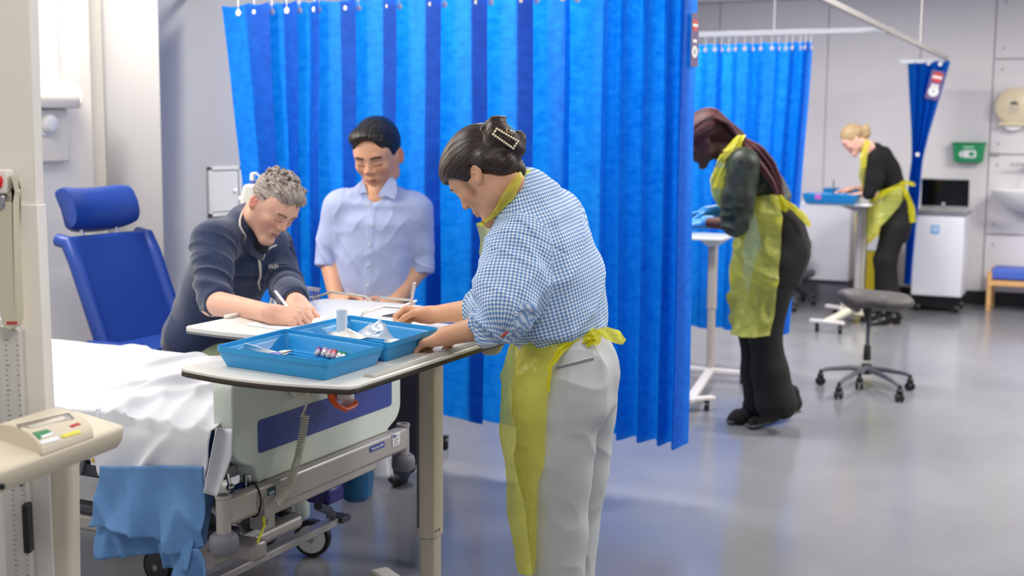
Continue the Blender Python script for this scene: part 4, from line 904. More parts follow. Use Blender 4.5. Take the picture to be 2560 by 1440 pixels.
obj('gas_lift', MB().cyl((c0[0], c0[1], zc(870)), (c0[0], c0[1], zc(785)), .013), M_dk, so)
obj('lift_sleeve', MB().lathe([(.026, 0), (.022, zc(865) - zc(900)), (.018, zc(862) - zc(900))], (c0[0], c0[1], zc(900))), M_black, so)
obj('hub', MB().lathe([(.03, 0), (.045, .01), (.04, .05), (.028, .07)], (c0[0], c0[1], zc(935))), M_black, so)
ends = [(2052, 925), (2098, 958), (2250, 965), (2276, 938), (2150, 935)]
zhub = zc(922)
for px, py in ends:
    e = atZ(px, py, .10); e[2] = .095; h_ = np.array([c0[0], c0[1], zhub]); d_ = e - h_
    obj('base_leg', MB().tube([h_, h_ + d_ * .4 + [0, 0, .012], h_ + d_ * .85 + [0, 0, .01], e], [.024, .02, .015, .014], 10, flat=.8), M_dk, so)
    dn = d_ / np.linalg.norm(d_); side = np.cross(dn, [0, 0, 1.]); side /= np.linalg.norm(side)
    cst = obj('castor', MB().cyl(e - [0, 0, .0], e - [0, 0, .035], .012).ball(e - [0, 0, .03], (.022, .022, .02)), M_black, so)
    for s_ in (-1, 1): obj('wheel', MB().lathe([(0, -.009), (.024, -.009), (.028, 0), (.024, .009), (0, .009)], (e[0] + side[0] * .015 * s_, e[1] + side[1] * .015 * s_, .028), side, n=16), M_black, cst)
# tables of the two women behind
def overbed2(label, d, top_px, top_y, col_px, base_y, feet, leftpx, m, wcol=26, hz_=None, arms=None):
    c_ = atZ(col_px, base_y, .08); dd = float(c_ @ HF); c_[2] = 0
    t = thing('overbed_table', label, 'table', c_)
    zt_ = float(atD(col_px, top_y, dd)[2])
    return t, c_, dd, zt_
# braids woman's table
t, c_, dd, zt_ = overbed2('white overbed table that the woman with red braids leans on', 0, 0, 588, 1775, 922, None, None, None)
tp = tabletop_poly(c_[0] - .52, c_[0] + .10, c_[1] - .20, c_[1] + .18, .02)
obj('tabletop', MB().prism(tp, (0, 0, zt_ - .02), (1, 0, 0), (0, 1, 0), (0, 0, .02)), M_white, t, bevel=.004)
obj('column', MB().prism(colpoly(.06, .05), (c_[0], c_[1], (zt_) * .5), (1, 0, 0), (0, 1, 0), (0, 0, zt_ * .5 - .02)), M_beige, t)
obj('inner_column', MB().prism(colpoly(.05, .042), (c_[0], c_[1], .07), (1, 0, 0), (0, 1, 0), (0, 0, zt_ * .5)), M_beige, t)
obj('top_bracket', MB().prism([(-.1, 0), (.1, 0), (.03, -.05), (-.03, -.05)], (c_[0], c_[1] - .04, zt_ - .02), (1, 0, 0), (0, 0, 1), (0, .08, 0)), M_white, t, bevel=.008)
M_b2 = mat('base_offwhite', (214, 208, 204), .4)
e1, e2, e3 = atZ(1862, 930, .08), atZ(1722, 1000, .08), atZ(1700, 915, .08)
hub = np.array([c_[0], c_[1], .07])
for e in (e1, e2, e3): obj('base_leg', MB().bar(hub, (e[0], e[1], .07), .055, .035), M_b2, t, bevel=.008)
obj('base_foot', MB().bar((atZ(1690, 1002, .07)), atZ(1785, 995, .07), .05, .03), M_b2, t, bevel=.008)
for px, py in ((1767, 1016), (1706, 1020), (1855, 950)): p = atZ(px, py, .03); obj('caster', MB().lathe([(.0, -.014), (.026, -.014), (.028, 0), (.026, .014), (0, .014)], (p[0], p[1], .03), (1, .2, 0), n=16).box((p[0], p[1], .05), (.025, .025, .03)), M_black, t)
T3 = (c_.copy(), zt_, dd)
# small blue tray and things under her hands
x_, y_ = c_[0] - .36, c_[1] - .02
def tray2(label, cx, cy, z, w, d, h, yaw=0, mm=M_tray):
    t = thing('plastic_tray', label, 'tray', (cx, cy, z)); rr_ = lambda dx, zz, r: [(x, y, z + zz) for x, y in rrect(w + 2 * dx, d + 2 * dx, r, 3, cx, cy)]
    rings = [rr_(*q) for q in ((-.025, .004, .01), (0, h, .015), (.004, h, .015), (.004, h - .012, .015), (-.02, 0, .012))]; n = len(rings[0]); fs = []
    for i in range(4):
        for k in range(n): fs.append((i * n + k, i * n + (k + 1) % n, (i + 1) * n + (k + 1) % n, (i + 1) * n + k))
    fs += [tuple(range(n)), tuple(4 * n + k for k in range(n))]
    obj('tray_shell', MB().add([p for r in rings for p in r], fs), mm, t, ang=50); return t
tray2('blue tray half hidden by the curtain edge, under gloved hands', x_ + .02, y_ + .02, T3[1], .34, .24, .06)
pp = thing('tissue_pack', 'small white pack in the tray by the gloved hands', 'packet', (x_ + .12, y_ + .02, T3[1] + .01)); obj('pack', MB().box((x_ + .12, y_ + .04, T3[1] + .06), (.07, .05, .10)), M_pk, pp, bevel=.006)
obj('loop_handle', MB().tube([(x_ + .18, y_ + .0, T3[1] + .03), (x_ + .17, y_, T3[1] + .11), (x_ + .20, y_ + .01, T3[1] + .12), (x_ + .215, y_ + .01, T3[1] + .05)], .006, 8), M_white, pp)

# blond woman's table
cB = atZ(2108, 800, .08); DB = 11.0
cB = atD(2142, 780, DB + .15); cB[2] = 0
zt4 = float(atD(2142, 507, DB + .1)[2])
t = thing('overbed_table', 'overbed table holding two blue trays in front of the blonde woman in black', 'table', cB)
lf = atD(2004, 505, DB + .15); x0_ = float(lf[0])
obj('tabletop', MB().prism(tabletop_poly(x0_, cB[0] + .12, cB[1] - .30, cB[1] + .16, .02), (0, 0, zt4 - .02), (1, 0, 0), (0, 1, 0), (0, 0, .02)), M_white, t, bevel=.004)
obj('top_bracket', MB().prism([(-.22, 0), (.1, 0), (.04, -.06), (-.04, -.06)], (cB[0], cB[1] - .04, zt4 - .02), (1, 0, 0), (0, 0, 1), (0, .08, 0)), M_gm, t, bevel=.01)
obj('column', MB().prism(colpoly(.06, .09), (cB[0], cB[1], .10), (1, 0, 0), (0, 1, 0), (0, 0, zt4 - .14)), M_gm, t)
obj('column_cover', MB().prism(colpoly(.03, .085), (cB[0] + .045, cB[1], .10), (1, 0, 0), (0, 1, 0), (0, 0, zt4 - .16)), M_beige, t)
M_b3 = mat('base_cream', (214, 208, 190), .4)
hu = atD(2135, 780, DB - .1)
obj('base_housing', MB().ball((hu[0], hu[1], .16), (.12, .12, .11)).box((hu[0], hu[1], .10), (.22, .2, .06)), M_b3, t, bevel=.01)
obj('brake_knob', MB().lathe([(.035, 0), (.035, .02), (0, .022)], atD(2142, 771, DB - .28), -HF, n=16), M_black, t)
aL = atZ(2025, 798, .10); aR = atZ(2110, 806, .10)
obj('base_leg', MB().bar((hu[0], hu[1], .12), ((aL + aR) / 2) * [1, 1, 0] + [0, 0, .09], .07, .04), M_b3, t, bevel=.01)
obj('base_foot', MB().bar(aL * [1, 1, 0] + [0, 0, .09], aR * [1, 1, 0] + [0, 0, .09], .05, .03), M_b2, t, bevel=.008)
bL, bR = atZ(2066, 762, .10), atZ(2120, 770, .10)
obj('base_foot', MB().bar(bL * [1, 1, 0] + [0, 0, .09], bR * [1, 1, 0] + [0, 0, .09], .05, .03), M_b2, t, bevel=.008)
for p in (aL + [.06, 0, 0], aR - [.03, 0, 0], bL + [.08, 0, 0]): obj('caster', MB().lathe([(.0, -.015), (.03, -.015), (.033, 0), (.03, .015), (0, .015)], (p[0], p[1], .033), (1, .3, 0), n=16).box((p[0], p[1], .06), (.03, .03, .04)), M_black, t)
p4 = atD(2080, 497, DB - .0); M_tr2 = mat('blue_tray_plastic_dark', (20, 118, 180), .35)
tray2('long blue tray on the table edge in front of the blonde woman', p4[0] - .0, p4[1] - .02, zt4, .46, .24, .085, mm=M_tr2)
p5_ = atD(2105, 480, DB + .25); tray2('smaller blue tray standing behind the long one near the blonde woman', p5_[0], p5_[1] + .02, zt4, .30, .2, .12, mm=M_tr2)
pe = atD(2045, 492, DB - .17); pp = thing('pink_packet', 'small pink and purple packet on the rim of the far blue tray', 'packet', pe); obj('pack', MB().box(pe, (.05, .02, .045)), mat('packet_pink', (170, 90, 170), .5), pp, bevel=.004)
pn = atD(2084, 478, DB + .0); pp = thing('pen_holder_rod', 'thin grey rod standing up in the far blue tray', 'rod', pn); obj('rod', MB().cyl(atD(2084, 490, DB), atD(2084, 450, DB), .006, n=8), M_dk, pp)
# counter under the far wall
cx0, cx1 = float(atY(1985, 600, YF - .45)[0]), float(atY(2127, 600, YF - .45)[0]); zt5 = float(atY(2060, 503, YF - .45)[2]); zb5 = float(atY(2060, 702, YF - .45)[2])
t = thing('base_cabinet', 'long white base cabinet under the far wall, behind the blonde woman table', 'cabinet', (cx1 - .6, YF - .26, 0))
M_cab = mat('cabinet_white', (226, 226, 234), .35)
obj('body', MB().box((cx1 - .57, YF - .245, (zt5 + zb5) / 2 - .0), (1.14, .40, zt5 - zb5 - .02)), M_cab, t, bevel=.003)
for k in range(2): obj('door', MB().box((cx1 - .29 - .57 * k, YF - .455, (zt5 + zb5) / 2 - .01), (.565, .02, zt5 - zb5 - .04)), M_cab, t, bevel=.002)
obj('worktop', MB().box((cx1 - .57, YF - .255, zt5 + .0), (1.16, .44, .03)), mat('worktop_grey', (204, 204, 210), .4), t, bevel=.003)
obj('plinth', MB().box((cx1 - .57, YF - .23, zb5 / 2), (1.12, .36, zb5)), mat('plinth_grey', (118, 118, 126), .5), t)
# yellow waste bin
dYb = DB + .75; pA_, pB_ = atD(2143, 700, dYb), atD(2185, 700, dYb)
t = thing('clinical_waste_bin', 'tall yellow clinical waste bin with a white label behind the blonde woman', 'bin', (pA_[0] + .15, pA_[1] + .1, 0))
M_yb = mat('bin_yellow', (206, 182, 30), .4)
zb_t = float(atD(2160, 515, dYb)[2]); cbn = (pA_ + pB_) / 2 + np.array([.05, .12, 0]); cbn[2] = 0
obj('bin_body', MB().box(cbn + [0, 0, zb_t / 2 - .03], (.34, .26, zb_t - .06), taper=.88), M_yb, t, bevel=.02, seg=3)
obj('lid', MB().box(cbn + [0, 0, zb_t - .02], (.37, .29, .05)), mat('bin_lid', (216, 196, 50), .4), t, bevel=.015)
zl0, zl1 = float(atD(2160, 625, dYb)[2]), float(atD(2160, 535, dYb)[2]); lw = obj('label_panel', MB().box(cbn + [-.03, -.131, (zl0 + zl1) / 2], (.22, .004, zl1 - zl0)), M_ylw if False else mat('bin_label', (222, 208, 90), .5), t)
obj('white_stripe', MB().box(cbn + [-.03, -.1345, zl0 + .02], (.24, .003, .04)), M_lab, lw); obj('white_triangle', MB().prism([(-.05, -.06), (.08, -.06), (.08, .07)], cbn + [.0, -.1365, zl0 + .1], (1, 0, 0), (0, 0, 1), (0, .002, 0)), M_lab, lw)
obj('dark_mark', MB().box(cbn + [-.06, -.135, zl1 - .05], (.12, .002, .07)), mat('bin_label_dark', (120, 100, 20), .5), lw); obj('dark_mark', MB().box(cbn + [-.06, -.135, (zl0 + zl1) / 2 + .0], (.12, .002, .018)), mat('bin_label_dark'), lw)
# white mobile cabinet with monitor
YQ = YF - .85
def q3(px, py): return atY(px, py, YQ)
a_, c_ = q3(2276, 735), q3(2401, 745); zc0, zc1 = float(q3(2340, 742)[2]), float(q3(2340, 536)[2])
t = thing('mobile_cabinet', 'white mobile cabinet on black castors against the far wall', 'cabinet', ((a_[0] + c_[0]) / 2, YQ + .25, 0))
obj('body', MB().box(((a_[0] + c_[0]) / 2, YQ + .25, (zc0 + zc1) / 2), (c_[0] - a_[0], .46, zc1 - zc0)), M_cab, t, bevel=.008)
obj('door', MB().box(((a_[0] + c_[0]) / 2 - .0, YQ + .01, (zc0 + zc1) / 2 - .005), (c_[0] - a_[0] - .01, .02, zc1 - zc0 - .03)), M_cab, t, bevel=.004)
obj('top', MB().box(((a_[0] + c_[0]) / 2, YQ + .25, zc1 + .008), (c_[0] - a_[0] + .03, .5, .03)), mat('steel_top', (150, 150, 152), .3, .6), t, bevel=.005)
obj('plinth', MB().box(((a_[0] + c_[0]) / 2 - .02, YQ + .27, zc0 / 2 + .02), (c_[0] - a_[0] - .04, .4, zc0 - .06)), M_black, t, bevel=.005)
for x in (a_[0] + .06, c_[0] - .04):
    for y in (YQ + .06, YQ + .42): obj('castor', MB().lathe([(0, -.02), (.036, -.02), (.04, 0), (.036, .02), (0, .02)], (x, y, .04), (1, .2, 0), n=18), M_black, t)
s5 = q3(2338, 574); s5[1] = YQ - .002; sk_ = obj('blue_sticker', MB().prism(rrect(.075, .08, .01, 3, s5[0], s5[2]), (0, YQ - .003, 0), (1, 0, 0), (0, 0, 1), (0, .003, 0)), mat('sticker_blue', (120, 176, 228), .5), t)
obj('sticker_line', MB().box((s5[0], YQ - .0045, s5[2] + .012), (.05, .002, .012)).box((s5[0], YQ - .0045, s5[2] - .012), (.05, .002, .008)), M_lab, sk_)
m0, m1 = q3(2296, 445), q3(2420, 525); zm0, zm1 = float(q3(2355, 524)[2]), float(q3(2355, 447)[2])
t = thing('desktop_computer', 'black screened flat computer standing on the white mobile cabinet', 'computer', ((m0[0] + m1[0]) / 2, YQ + .25, zc1 + .022))
xm0, xm1 = float(q3(2297, 480)[0]), float(q3(2420, 480)[0]); xc_ = (xm0 + xm1) / 2
ct, sn_ = math.cos(.12), math.sin(.12); Rt = np.array([[1, 0, 0], [0, ct, -sn_], [0, sn_, ct]])
obj('casing', MB().box((xc_, YQ + .16, (zm0 + zm1) / 2), (xm1 - xm0, .035, zm1 - zm0), Rt), mat('silver_plastic', (176, 176, 176), .35, .4), t, bevel=.005)
obj('screen', MB().box((xc_, YQ + .141, (zm0 + zm1) / 2 + .008), (xm1 - xm0 - .012, .004, zm1 - zm0 - .035), Rt), mat('screen_black', (10, 10, 12), .12), t)
obj('emblem', MB().lathe([(.014, 0), (.014, .002), (.009, .002), (.009, 0)], (xc_ - .01, YQ + .150, zm0 + .045), (0, -1, 0), n=16), M_lab, t)
obj('stand', MB().box((xc_, YQ + .22, zc1 + .03), (.3, .18, .02)).box((xc_, YQ + .2, zc1 + .06), (.1, .03, .12)), mat('silver_plastic'), t, bevel=.004)
obj('foot_bar', MB().box((xc_ - .01, YQ + .10, zc1 + .035), (xm1 - xm0 + .02, .03, .018)), mat('silver_plastic'), t, bevel=.003)
# green wall box
def f3(px, py, y=None): return atY(px, py, YF - .12 if y is None else y)
a_, c_ = f3(2382, 360), f3(2460, 405)
M_gr = mat('first_aid_green', (28, 142, 88), .4)
t = thing('first_aid_box', 'green wall box with a white emblem above the computer', 'wall box', ((a_[0] + c_[0]) / 2, YF - .07, f3(2420, 405)[2]))
zg0, zg1 = float(f3(2420, 406)[2]), float(f3(2420, 359)[2]); xg = (a_[0] + c_[0]) / 2; wg = c_[0] - a_[0]
obj('case', MB().prism([(-wg / 2, zg1), (wg / 2, zg1), (wg * .45, zg0 + .02), (wg * .4, zg0), (-wg * .4, zg0), (-wg * .45, zg0 + .02)], (xg, YF - .12, 0), (1, 0, 0), (0, 0, 1), (0, .10, 0)), M_gr, t, bevel=.008)
obj('lid_rim', MB().box((xg, YF - .065, zg1 + .005), (wg + .02, .125, .016)), M_gr, t, bevel=.004)
zm_ = (zg0 + zg1) / 2; ey = YF - .122
em = obj('emblem', MB().prism(rrect(wg * .42, (zg1 - zg0) * .4, .02, 4, xg + .01, zm_ - .01), (0, ey, 0), (1, 0, 0), (0, 0, 1), (0, .002, 0)), M_lab, t)
obj('emblem_arrow', MB().prism([(xg - wg * .30, zm_ - .01), (xg - wg * .2, zm_ + .03), (xg - wg * .2, zm_ - .05)], (0, ey, 0), (1, 0, 0), (0, 0, 1), (0, .002, 0)), M_lab, em)
obj('emblem_centre', MB().prism(rrect(wg * .16, (zg1 - zg0) * .22, .01, 3, xg + .03, zm_ - .01), (0, ey - .002, 0), (1, 0, 0), (0, 0, 1), (0, .002, 0)), M_gr, em)
obj('caption_line', MB().box((xg, ey, zg1 - .035), (wg * .34, .002, .022)), mat('pale_green', (150, 205, 175), .5), em)
# tissue dispenser, sink, tap, bench
cD = f3(2536, 265); M_disp = mat('dispenser_cream', (226, 210, 178), .35)
t = thing('tissue_dispenser', 'round cream jumbo roll dispenser on the far wall, cut by the frame', 'dispenser', (cD[0], YF - .1, cD[2] - .25))
rD = float(np.linalg.norm((f3(2536, 265) - f3(2487, 265))))
obj('drum', MB().lathe([(0, 0), (rD, 0), (rD, .09), (rD * .97, .12), (rD * .85, .135), (0, .14)], (cD[0], YF - .015, cD[2]), (0, -1, 0), n=40), M_disp, t)
obj('window_slot', MB().prism(rrect(rD * .5, rD * .62, rD * .24, 6, cD[0] - .0, cD[2] - rD * .1), (0, YF - .158, 0), (1, 0, 0), (0, 0, 1), (0, .006, 0)), mat('dispenser_window', (206, 192, 168), .3), t, bevel=.002)
obj('slot_shadow', MB().prism([(cD[0] + rD * .24 * math.cos(a_), cD[2] + rD * .02 + rD * .22 * math.sin(a_)) for a_ in np.linspace(.3, math.pi - .3, 10)], (0, YF - .162, 0), (1, 0, 0), (0, 0, 1), (0, .004, 0)), M_dk, t)
obj('paper_mouth', MB().box((cD[0], YF - .1, cD[2] - rD * .98), (rD * 1.5, .1, .03)), M_disp, t, bevel=.008)
obj('paper_roll', MB().lathe([(rD * .7, 0), (rD * .7, .07)], (cD[0], YF - .04, cD[2] - rD * .62), (0, -1, 0), n=32), M_lab, t)
sk0 = f3(2470, 480, YF - .3); t = thing('wash_basin', 'white wall mounted wash basin at the right edge of the picture', 'sink', (sk0[0] + .33, YF - .25, float(f3(2550, 545, YF - .2)[2])))
zs1 = float(f3(2530, 478, YF - .5)[2]); cxs = float(sk0[0]) + .36
prof = [(0, -.20), (.12, -.19), (.22, -.13), (.31, -.055), (.345, -.01), (.35, .0), (.335, .006), (.30, -.02), (.15, -.10), (0, -.12)]
obj('bowl', MB().lathe(prof, (cxs, YF - .27, zs1), n=40, squash=.74), M_white, t)
obj('back_ledge', MB().box((cxs, YF - .075, zs1 - .03), (.62, .11, .07)), M_white, t, bevel=.012, seg=3)
tp_ = f3(2542, 412, YF - .16)
t = thing('wall_tap', 'chrome lever tap on the wall above the basin', 'tap', (tp_[0], YF - .1, tp_[2]))
obj('lever', MB().tube([(float(f3(2524, 412)[0]), YF - .16, tp_[2]), (float(f3(2562, 411)[0]), YF - .15, tp_[2] + .005)], [.016, .014], 12), M_chrome, t)
obj('tap_body', MB().cyl((float(f3(2568, 411)[0]), YF, tp_[2]), (float(f3(2568, 411)[0]), YF - .17, tp_[2]), .028).tube([(float(f3(2568, 411)[0]), YF - .15, tp_[2]), (float(f3(2568, 411)[0]), YF - .2, tp_[2] - .05), (float(f3(2568, 411)[0]), YF - .22, tp_[2] - .12)], .014), M_chrome, t)
pS = f3(2460, 415, YF - .04); t = thing('wall_switch', 'small grey switch on the panel seam beside the basin', 'switch', (float(f3(2486, 383)[0]), YF - .03, float(f3(2486, 388)[2])))
obj('plate', MB().box((float(f3(2486, 383)[0]), YF - .03, float(f3(2486, 386)[2])), (.07, .02, .03)), mat('screw_grey'), t, bevel=.003)
YBn = YF - .55
def b3(px, py, y=YBn): return atY(px, py, y)
zt6, zt7 = float(b3(2520, 674)[2]), float(b3(2520, 700)[2]); xl6 = float(b3(2468, 700)[0])
t = thing('wooden_bench', 'low wooden bench with a blue padded seat at the right edge', 'bench', (xl6 + .5, YBn + .2, 0))
M_wood = mat('beech_wood', (206, 160, 106), .5, var=.15, vscale=6, stretch=(1, 1, 8))
obj('seat', MB().box((xl6 + .53, YBn + .2, (zt6 + zt7) / 2), (1.0, .42, zt6 - zt7)), mat('bench_blue', (70, 100, 190), .5), t, bevel=.02, seg=3)
for x in (xl6 + .02, xl6 + 1.0):
    for y in (YBn, YBn + .4): obj('leg', MB().bar((x, y, 0), (x + .0, y, zt6 - .02), .04, .04, up=(1, 0, 0)), M_wood, t, bevel=.005)
for y in (YBn, YBn + .4): obj('rail', MB().box((xl6 + .51, y, zt7 - .035), (.95, .03, .05)), M_wood, t, bevel=.004)
# office chair parts half hidden by the middle curtain
YO = 10.2
t = thing('office_chair', 'grey office chair half hidden behind the middle curtain', 'chair', atZ(1985, 752, 0))
cO = atZ(1990, 756, 0); dO = float(cO @ HF)
obj('chair_back', MB().prism(rrect(.1, .42, .03, 4), atD(2004, 620, dO), (_c, _s, 0), (0, 0, 1), HF * .05), mat('chair_grey', (196, 196, 200), .5), t, bevel=.012)
obj('arm_pad', MB().tube([atD(2014, 596, dO - .05), atD(2022, 606, dO - .05), atD(2020, 622, dO - .05)], [.02, .028, .02], 10), M_black, t)
obj('seat', MB().box(atD(1975, 684, dO), (.42, .42, .07)), M_dk, t, bevel=.025)
obj('lift', MB().cyl(cO + [0, 0, .1], atD(1990, 690, dO), .02), M_black, t)
for px, py in ((2034, 752), (2008, 742), (1960, 760), (1950, 742), (1985, 770)):
    e = atZ(px, py, .04); obj('base_leg', MB().bar(cO + [0, 0, .12], (e[0], e[1], .085), .035, .03), M_dk, t, bevel=.006)
    obj('castor', MB().lathe([(0, -.02), (.032, -.02), (.036, 0), (.032, .02), (0, .02)], (e[0], e[1], .036), (1, .2, 0), n=14).box((e[0], e[1], .07), (.02, .02, .04)), M_black, t)
# ------------------------------------------------------------------ people: distance-field modelling
def nrm_(v): v = np.array(v, float); return v / np.linalg.norm(v)
def ell(c, r, R=None, k=.02, op='+'): return ('ell', np.array(c, float), np.array(r if hasattr(r, '__len__') else (r,) * 3, float), np.eye(3) if R is None else R, k, op)
RS = 1.0      # body size factor
def rc(a, b, ra, rb, k=.02, op='+', flat=None): return ('rc', np.array(a, float), np.array(b, float), ra * RS, rb * RS, k, op, flat)
def cyl_(a, b, ra, rb, k=.01, op='+', rnd=.006): return ('cyl', np.array(a, float), np.array(b, float), ra * RS, rb * RS, k, op, rnd)
def chain(pts, rs, k=.02, op='+', flat=None): return [rc(pts[i], pts[i + 1], rs[i], rs[i + 1], k, op, flat) for i in range(len(pts) - 1)]
def loft(pts, lat, dep, side, k=.02, op='+', cap=.6, e=2.2): return ('loft', np.array(pts, float), np.array(lat, float) * RS, np.array(dep, float) * RS, [nrm_(s) for s in side] if hasattr(side[0], '__len__') else [nrm_(side)] * len(pts), k, op, cap, e)
def bbox(p):
    t = p[0]
    if t == 'ell': m = p[2].max(); return p[1] - m, p[1] + m
    if t in ('rc', 'cyl'): m = max(p[3], p[4]) * (max(1, p[7][1]) if t == 'rc' and p[7] else 1); return np.minimum(p[1], p[2]) - m, np.maximum(p[1], p[2]) + m
    m = max(p[2].max(), p[3].max()); return p[1].min(0) - m, p[1].max(0) + m
def dist(p, X):
    t = p[0]
    if t == 'ell':
        q = (X - p[1]) @ p[3]; a = np.linalg.norm(q / p[2], axis=1); b_ = np.linalg.norm(q / p[2] ** 2, axis=1) + 1e-9; return a * (a - 1) / b_
    if t == 'rc':
        ab = p[2] - p[1]; h = np.clip(((X - p[1]) @ ab) / (ab @ ab + 1e-12), 0, 1); q = X - p[1] - h[:, None] * ab; r = p[3] + (p[4] - p[3]) * h
        if p[7]:
            d, f = nrm_(p[7][0]), p[7][1]; c = q @ d; q = q + np.outer(c * (1 / f - 1), d); return (np.linalg.norm(q, axis=1) - r) * min(1, f)
        return np.linalg.norm(q, axis=1) - r
    if t == 'cyl':
        ab = p[2] - p[1]; L = np.linalg.norm(ab); ab = ab / L; z = (X - p[1]) @ ab; h = np.clip(z / L, 0, 1); r = p[3] + (p[4] - p[3]) * h; rad = np.linalg.norm(X - p[1] - z[:, None] * ab, axis=1)
        dx, dy = rad - r + p[7], np.abs(z - L / 2) - L / 2 + p[7]; return np.minimum(np.maximum(dx, dy), 0) + np.sqrt(np.maximum(dx, 0) ** 2 + np.maximum(dy, 0) ** 2) - p[7]
    P, la, de, sd, cap, e = p[1], p[2], p[3], p[4], p[7], p[8]; best = np.full(len(X), 9., np.float64)
    for i in range(len(P) - 1):
        ab = P[i + 1] - P[i]; L = np.linalg.norm(ab); ax = ab / L; z = (X - P[i]) @ ax; h = np.clip(z / L, 0, 1); hs = h * h * (3 - 2 * h)
        s = sd[i] * 1.0; s2 = sd[i + 1]; S = s[None, :] * (1 - hs)[:, None] + s2[None, :] * hs[:, None]; S -= (S @ ax)[:, None] * ax; S /= np.linalg.norm(S, axis=1)[:, None]; D = np.cross(ax, S)
        q = X - P[i] - h[:, None] * ab; a = la[i] + (la[i + 1] - la[i]) * hs; b_ = de[i] + (de[i + 1] - de[i]) * hs
        over = np.abs(z - h * L) / cap
        u = np.abs(np.einsum('ij,ij->i', q, S)) / a; v = np.abs(np.einsum('ij,ij->i', q, D)) / b_; w = over / np.minimum(a, b_)
        g = (u ** e + v ** e + w ** e) ** (1 / e); best = np.minimum(best, (g - 1) * np.minimum(a, b_) * .9)
    return best
def flat_(p): return [p] if isinstance(p, tuple) else [r for q in p for r in flat_(q)]
def field(prims, res):
    prims = flat_(prims)
    def opof(p): return p[6] if p[0] in ('rc', 'cyl', 'loft') else p[5]
    def kof(p): return p[5] if p[0] in ('rc', 'cyl', 'loft') else p[4]
    B = [bbox(p) for p in prims if opof(p) == '+']
    lo = np.min([b_[0] for b_ in B], 0) - 3 * res - .01; hi = np.max([b_[1] for b_ in B], 0) + 3 * res + .01
    n = np.ceil((hi - lo) / res).astype(int) + 1; F = np.full(n, .5, np.float32)
    for p in prims:
        k = kof(p); a, b_ = bbox(p); m = k + 2.5 * res
        i0 = np.maximum(0, np.floor((a - m - lo) / res).astype(int)); i1 = np.minimum(n, np.ceil((b_ + m - lo) / res).astype(int) + 1)
        if (i1 <= i0).any(): continue
        g = [lo[j] + res * np.arange(i0[j], i1[j]) for j in range(3)]; X = np.stack(np.meshgrid(*g, indexing='ij'), -1).reshape(-1, 3)
        d = dist(p, X).reshape([i1[j] - i0[j] for j in range(3)]).astype(np.float32); S = F[i0[0]:i1[0], i0[1]:i1[1], i0[2]:i1[2]]
        if opof(p) == '+':
            if k > 0: h = np.maximum(k - np.abs(S - d), 0) / k; S[...] = np.minimum(S, d) - h * h * k * .25
            else: S[...] = np.minimum(S, d)
        else:
            d = -d
            if k > 0: h = np.maximum(k - np.abs(S - d), 0) / k; S[...] = np.maximum(S, d) + h * h * k * .25
            else: S[...] = np.maximum(S, d)
    return F, lo
def nets(F, lo, res):
    s = F < 0; c = sum(s[i:F.shape[0] - 1 + i, j:F.shape[1] - 1 + j, k:F.shape[2] - 1 + k].astype(np.int8) for i in (0, 1) for j in (0, 1) for k in (0, 1))
    act = np.argwhere((c > 0) & (c < 8)); idx = np.full(c.shape, -1, np.int32); idx[tuple(act.T)] = np.arange(len(act))
    acc = np.zeros((len(act), 3)); cnt = np.zeros(len(act)); cor = [(i, j, k) for i in (0, 1) for j in (0, 1) for k in (0, 1)]
    for a in cor:
        for ax in range(3):
            if a[ax]: continue
            b_ = list(a); b_[ax] = 1; fa = F[tuple((act + a).T)]; fb = F[tuple((act + b_).T)]; m = (fa < 0) != (fb < 0); t = fa / (fa - fb + 1e-12)
            p = np.array(a, float) + np.outer(t, np.eye(3)[ax]); acc[m] += p[m]; cnt[m] += 1
    V = (act + acc / cnt[:, None]) * res + lo; Q = []
    for ax in range(3):
        u, v = [(1, 2), (2, 0), (0, 1)][ax]; sl = [slice(None)] * 3; sl2 = [slice(None)] * 3; sl[ax] = slice(0, -1); sl2[ax] = slice(1, None)
        e = np.argwhere(s[tuple(sl)] != s[tuple(sl2)]); e = e[(e[:, u] > 0) & (e[:, v] > 0) & (e[:, u] < F.shape[u] - 1) & (e[:, v] < F.shape[v] - 1)]
        du, dv_ = np.eye(3, dtype=int)[u], np.eye(3, dtype=int)[v]
        q = np.stack([idx[tuple((e - du - dv_).T)], idx[tuple((e - dv_).T)], idx[tuple(e.T)], idx[tuple((e - du).T)]], 1)
        ins = s[tuple(e.T)]; q[~ins] = q[~ins][:, ::-1]; Q.append(q)
    return V, np.concatenate(Q)
def vnorm(V, Q):
    n = np.cross(V[Q[:, 2]] - V[Q[:, 0]], V[Q[:, 3]] - V[Q[:, 1]]); N = np.zeros_like(V)
    for i in range(4):
        for j in range(3): N[:, j] += np.bincount(Q[:, i], n[:, j], len(V))
    return N / (np.linalg.norm(N, axis=1)[:, None] + 1e-12)
def relax(V, Q, it=1, a=.5):
    for _ in range(it):
        S = np.zeros_like(V); C = np.zeros(len(V))
        for i in range(4):
            for o_ in (1, 3):
                t = Q[:, (i + o_) % 4]
                for j in range(3): S[:, j] += np.bincount(Q[:, i], V[t, j], len(V))
                C += np.bincount(Q[:, i], minlength=len(V))
        V = V + a * (S / C[:, None] - V)
    return V
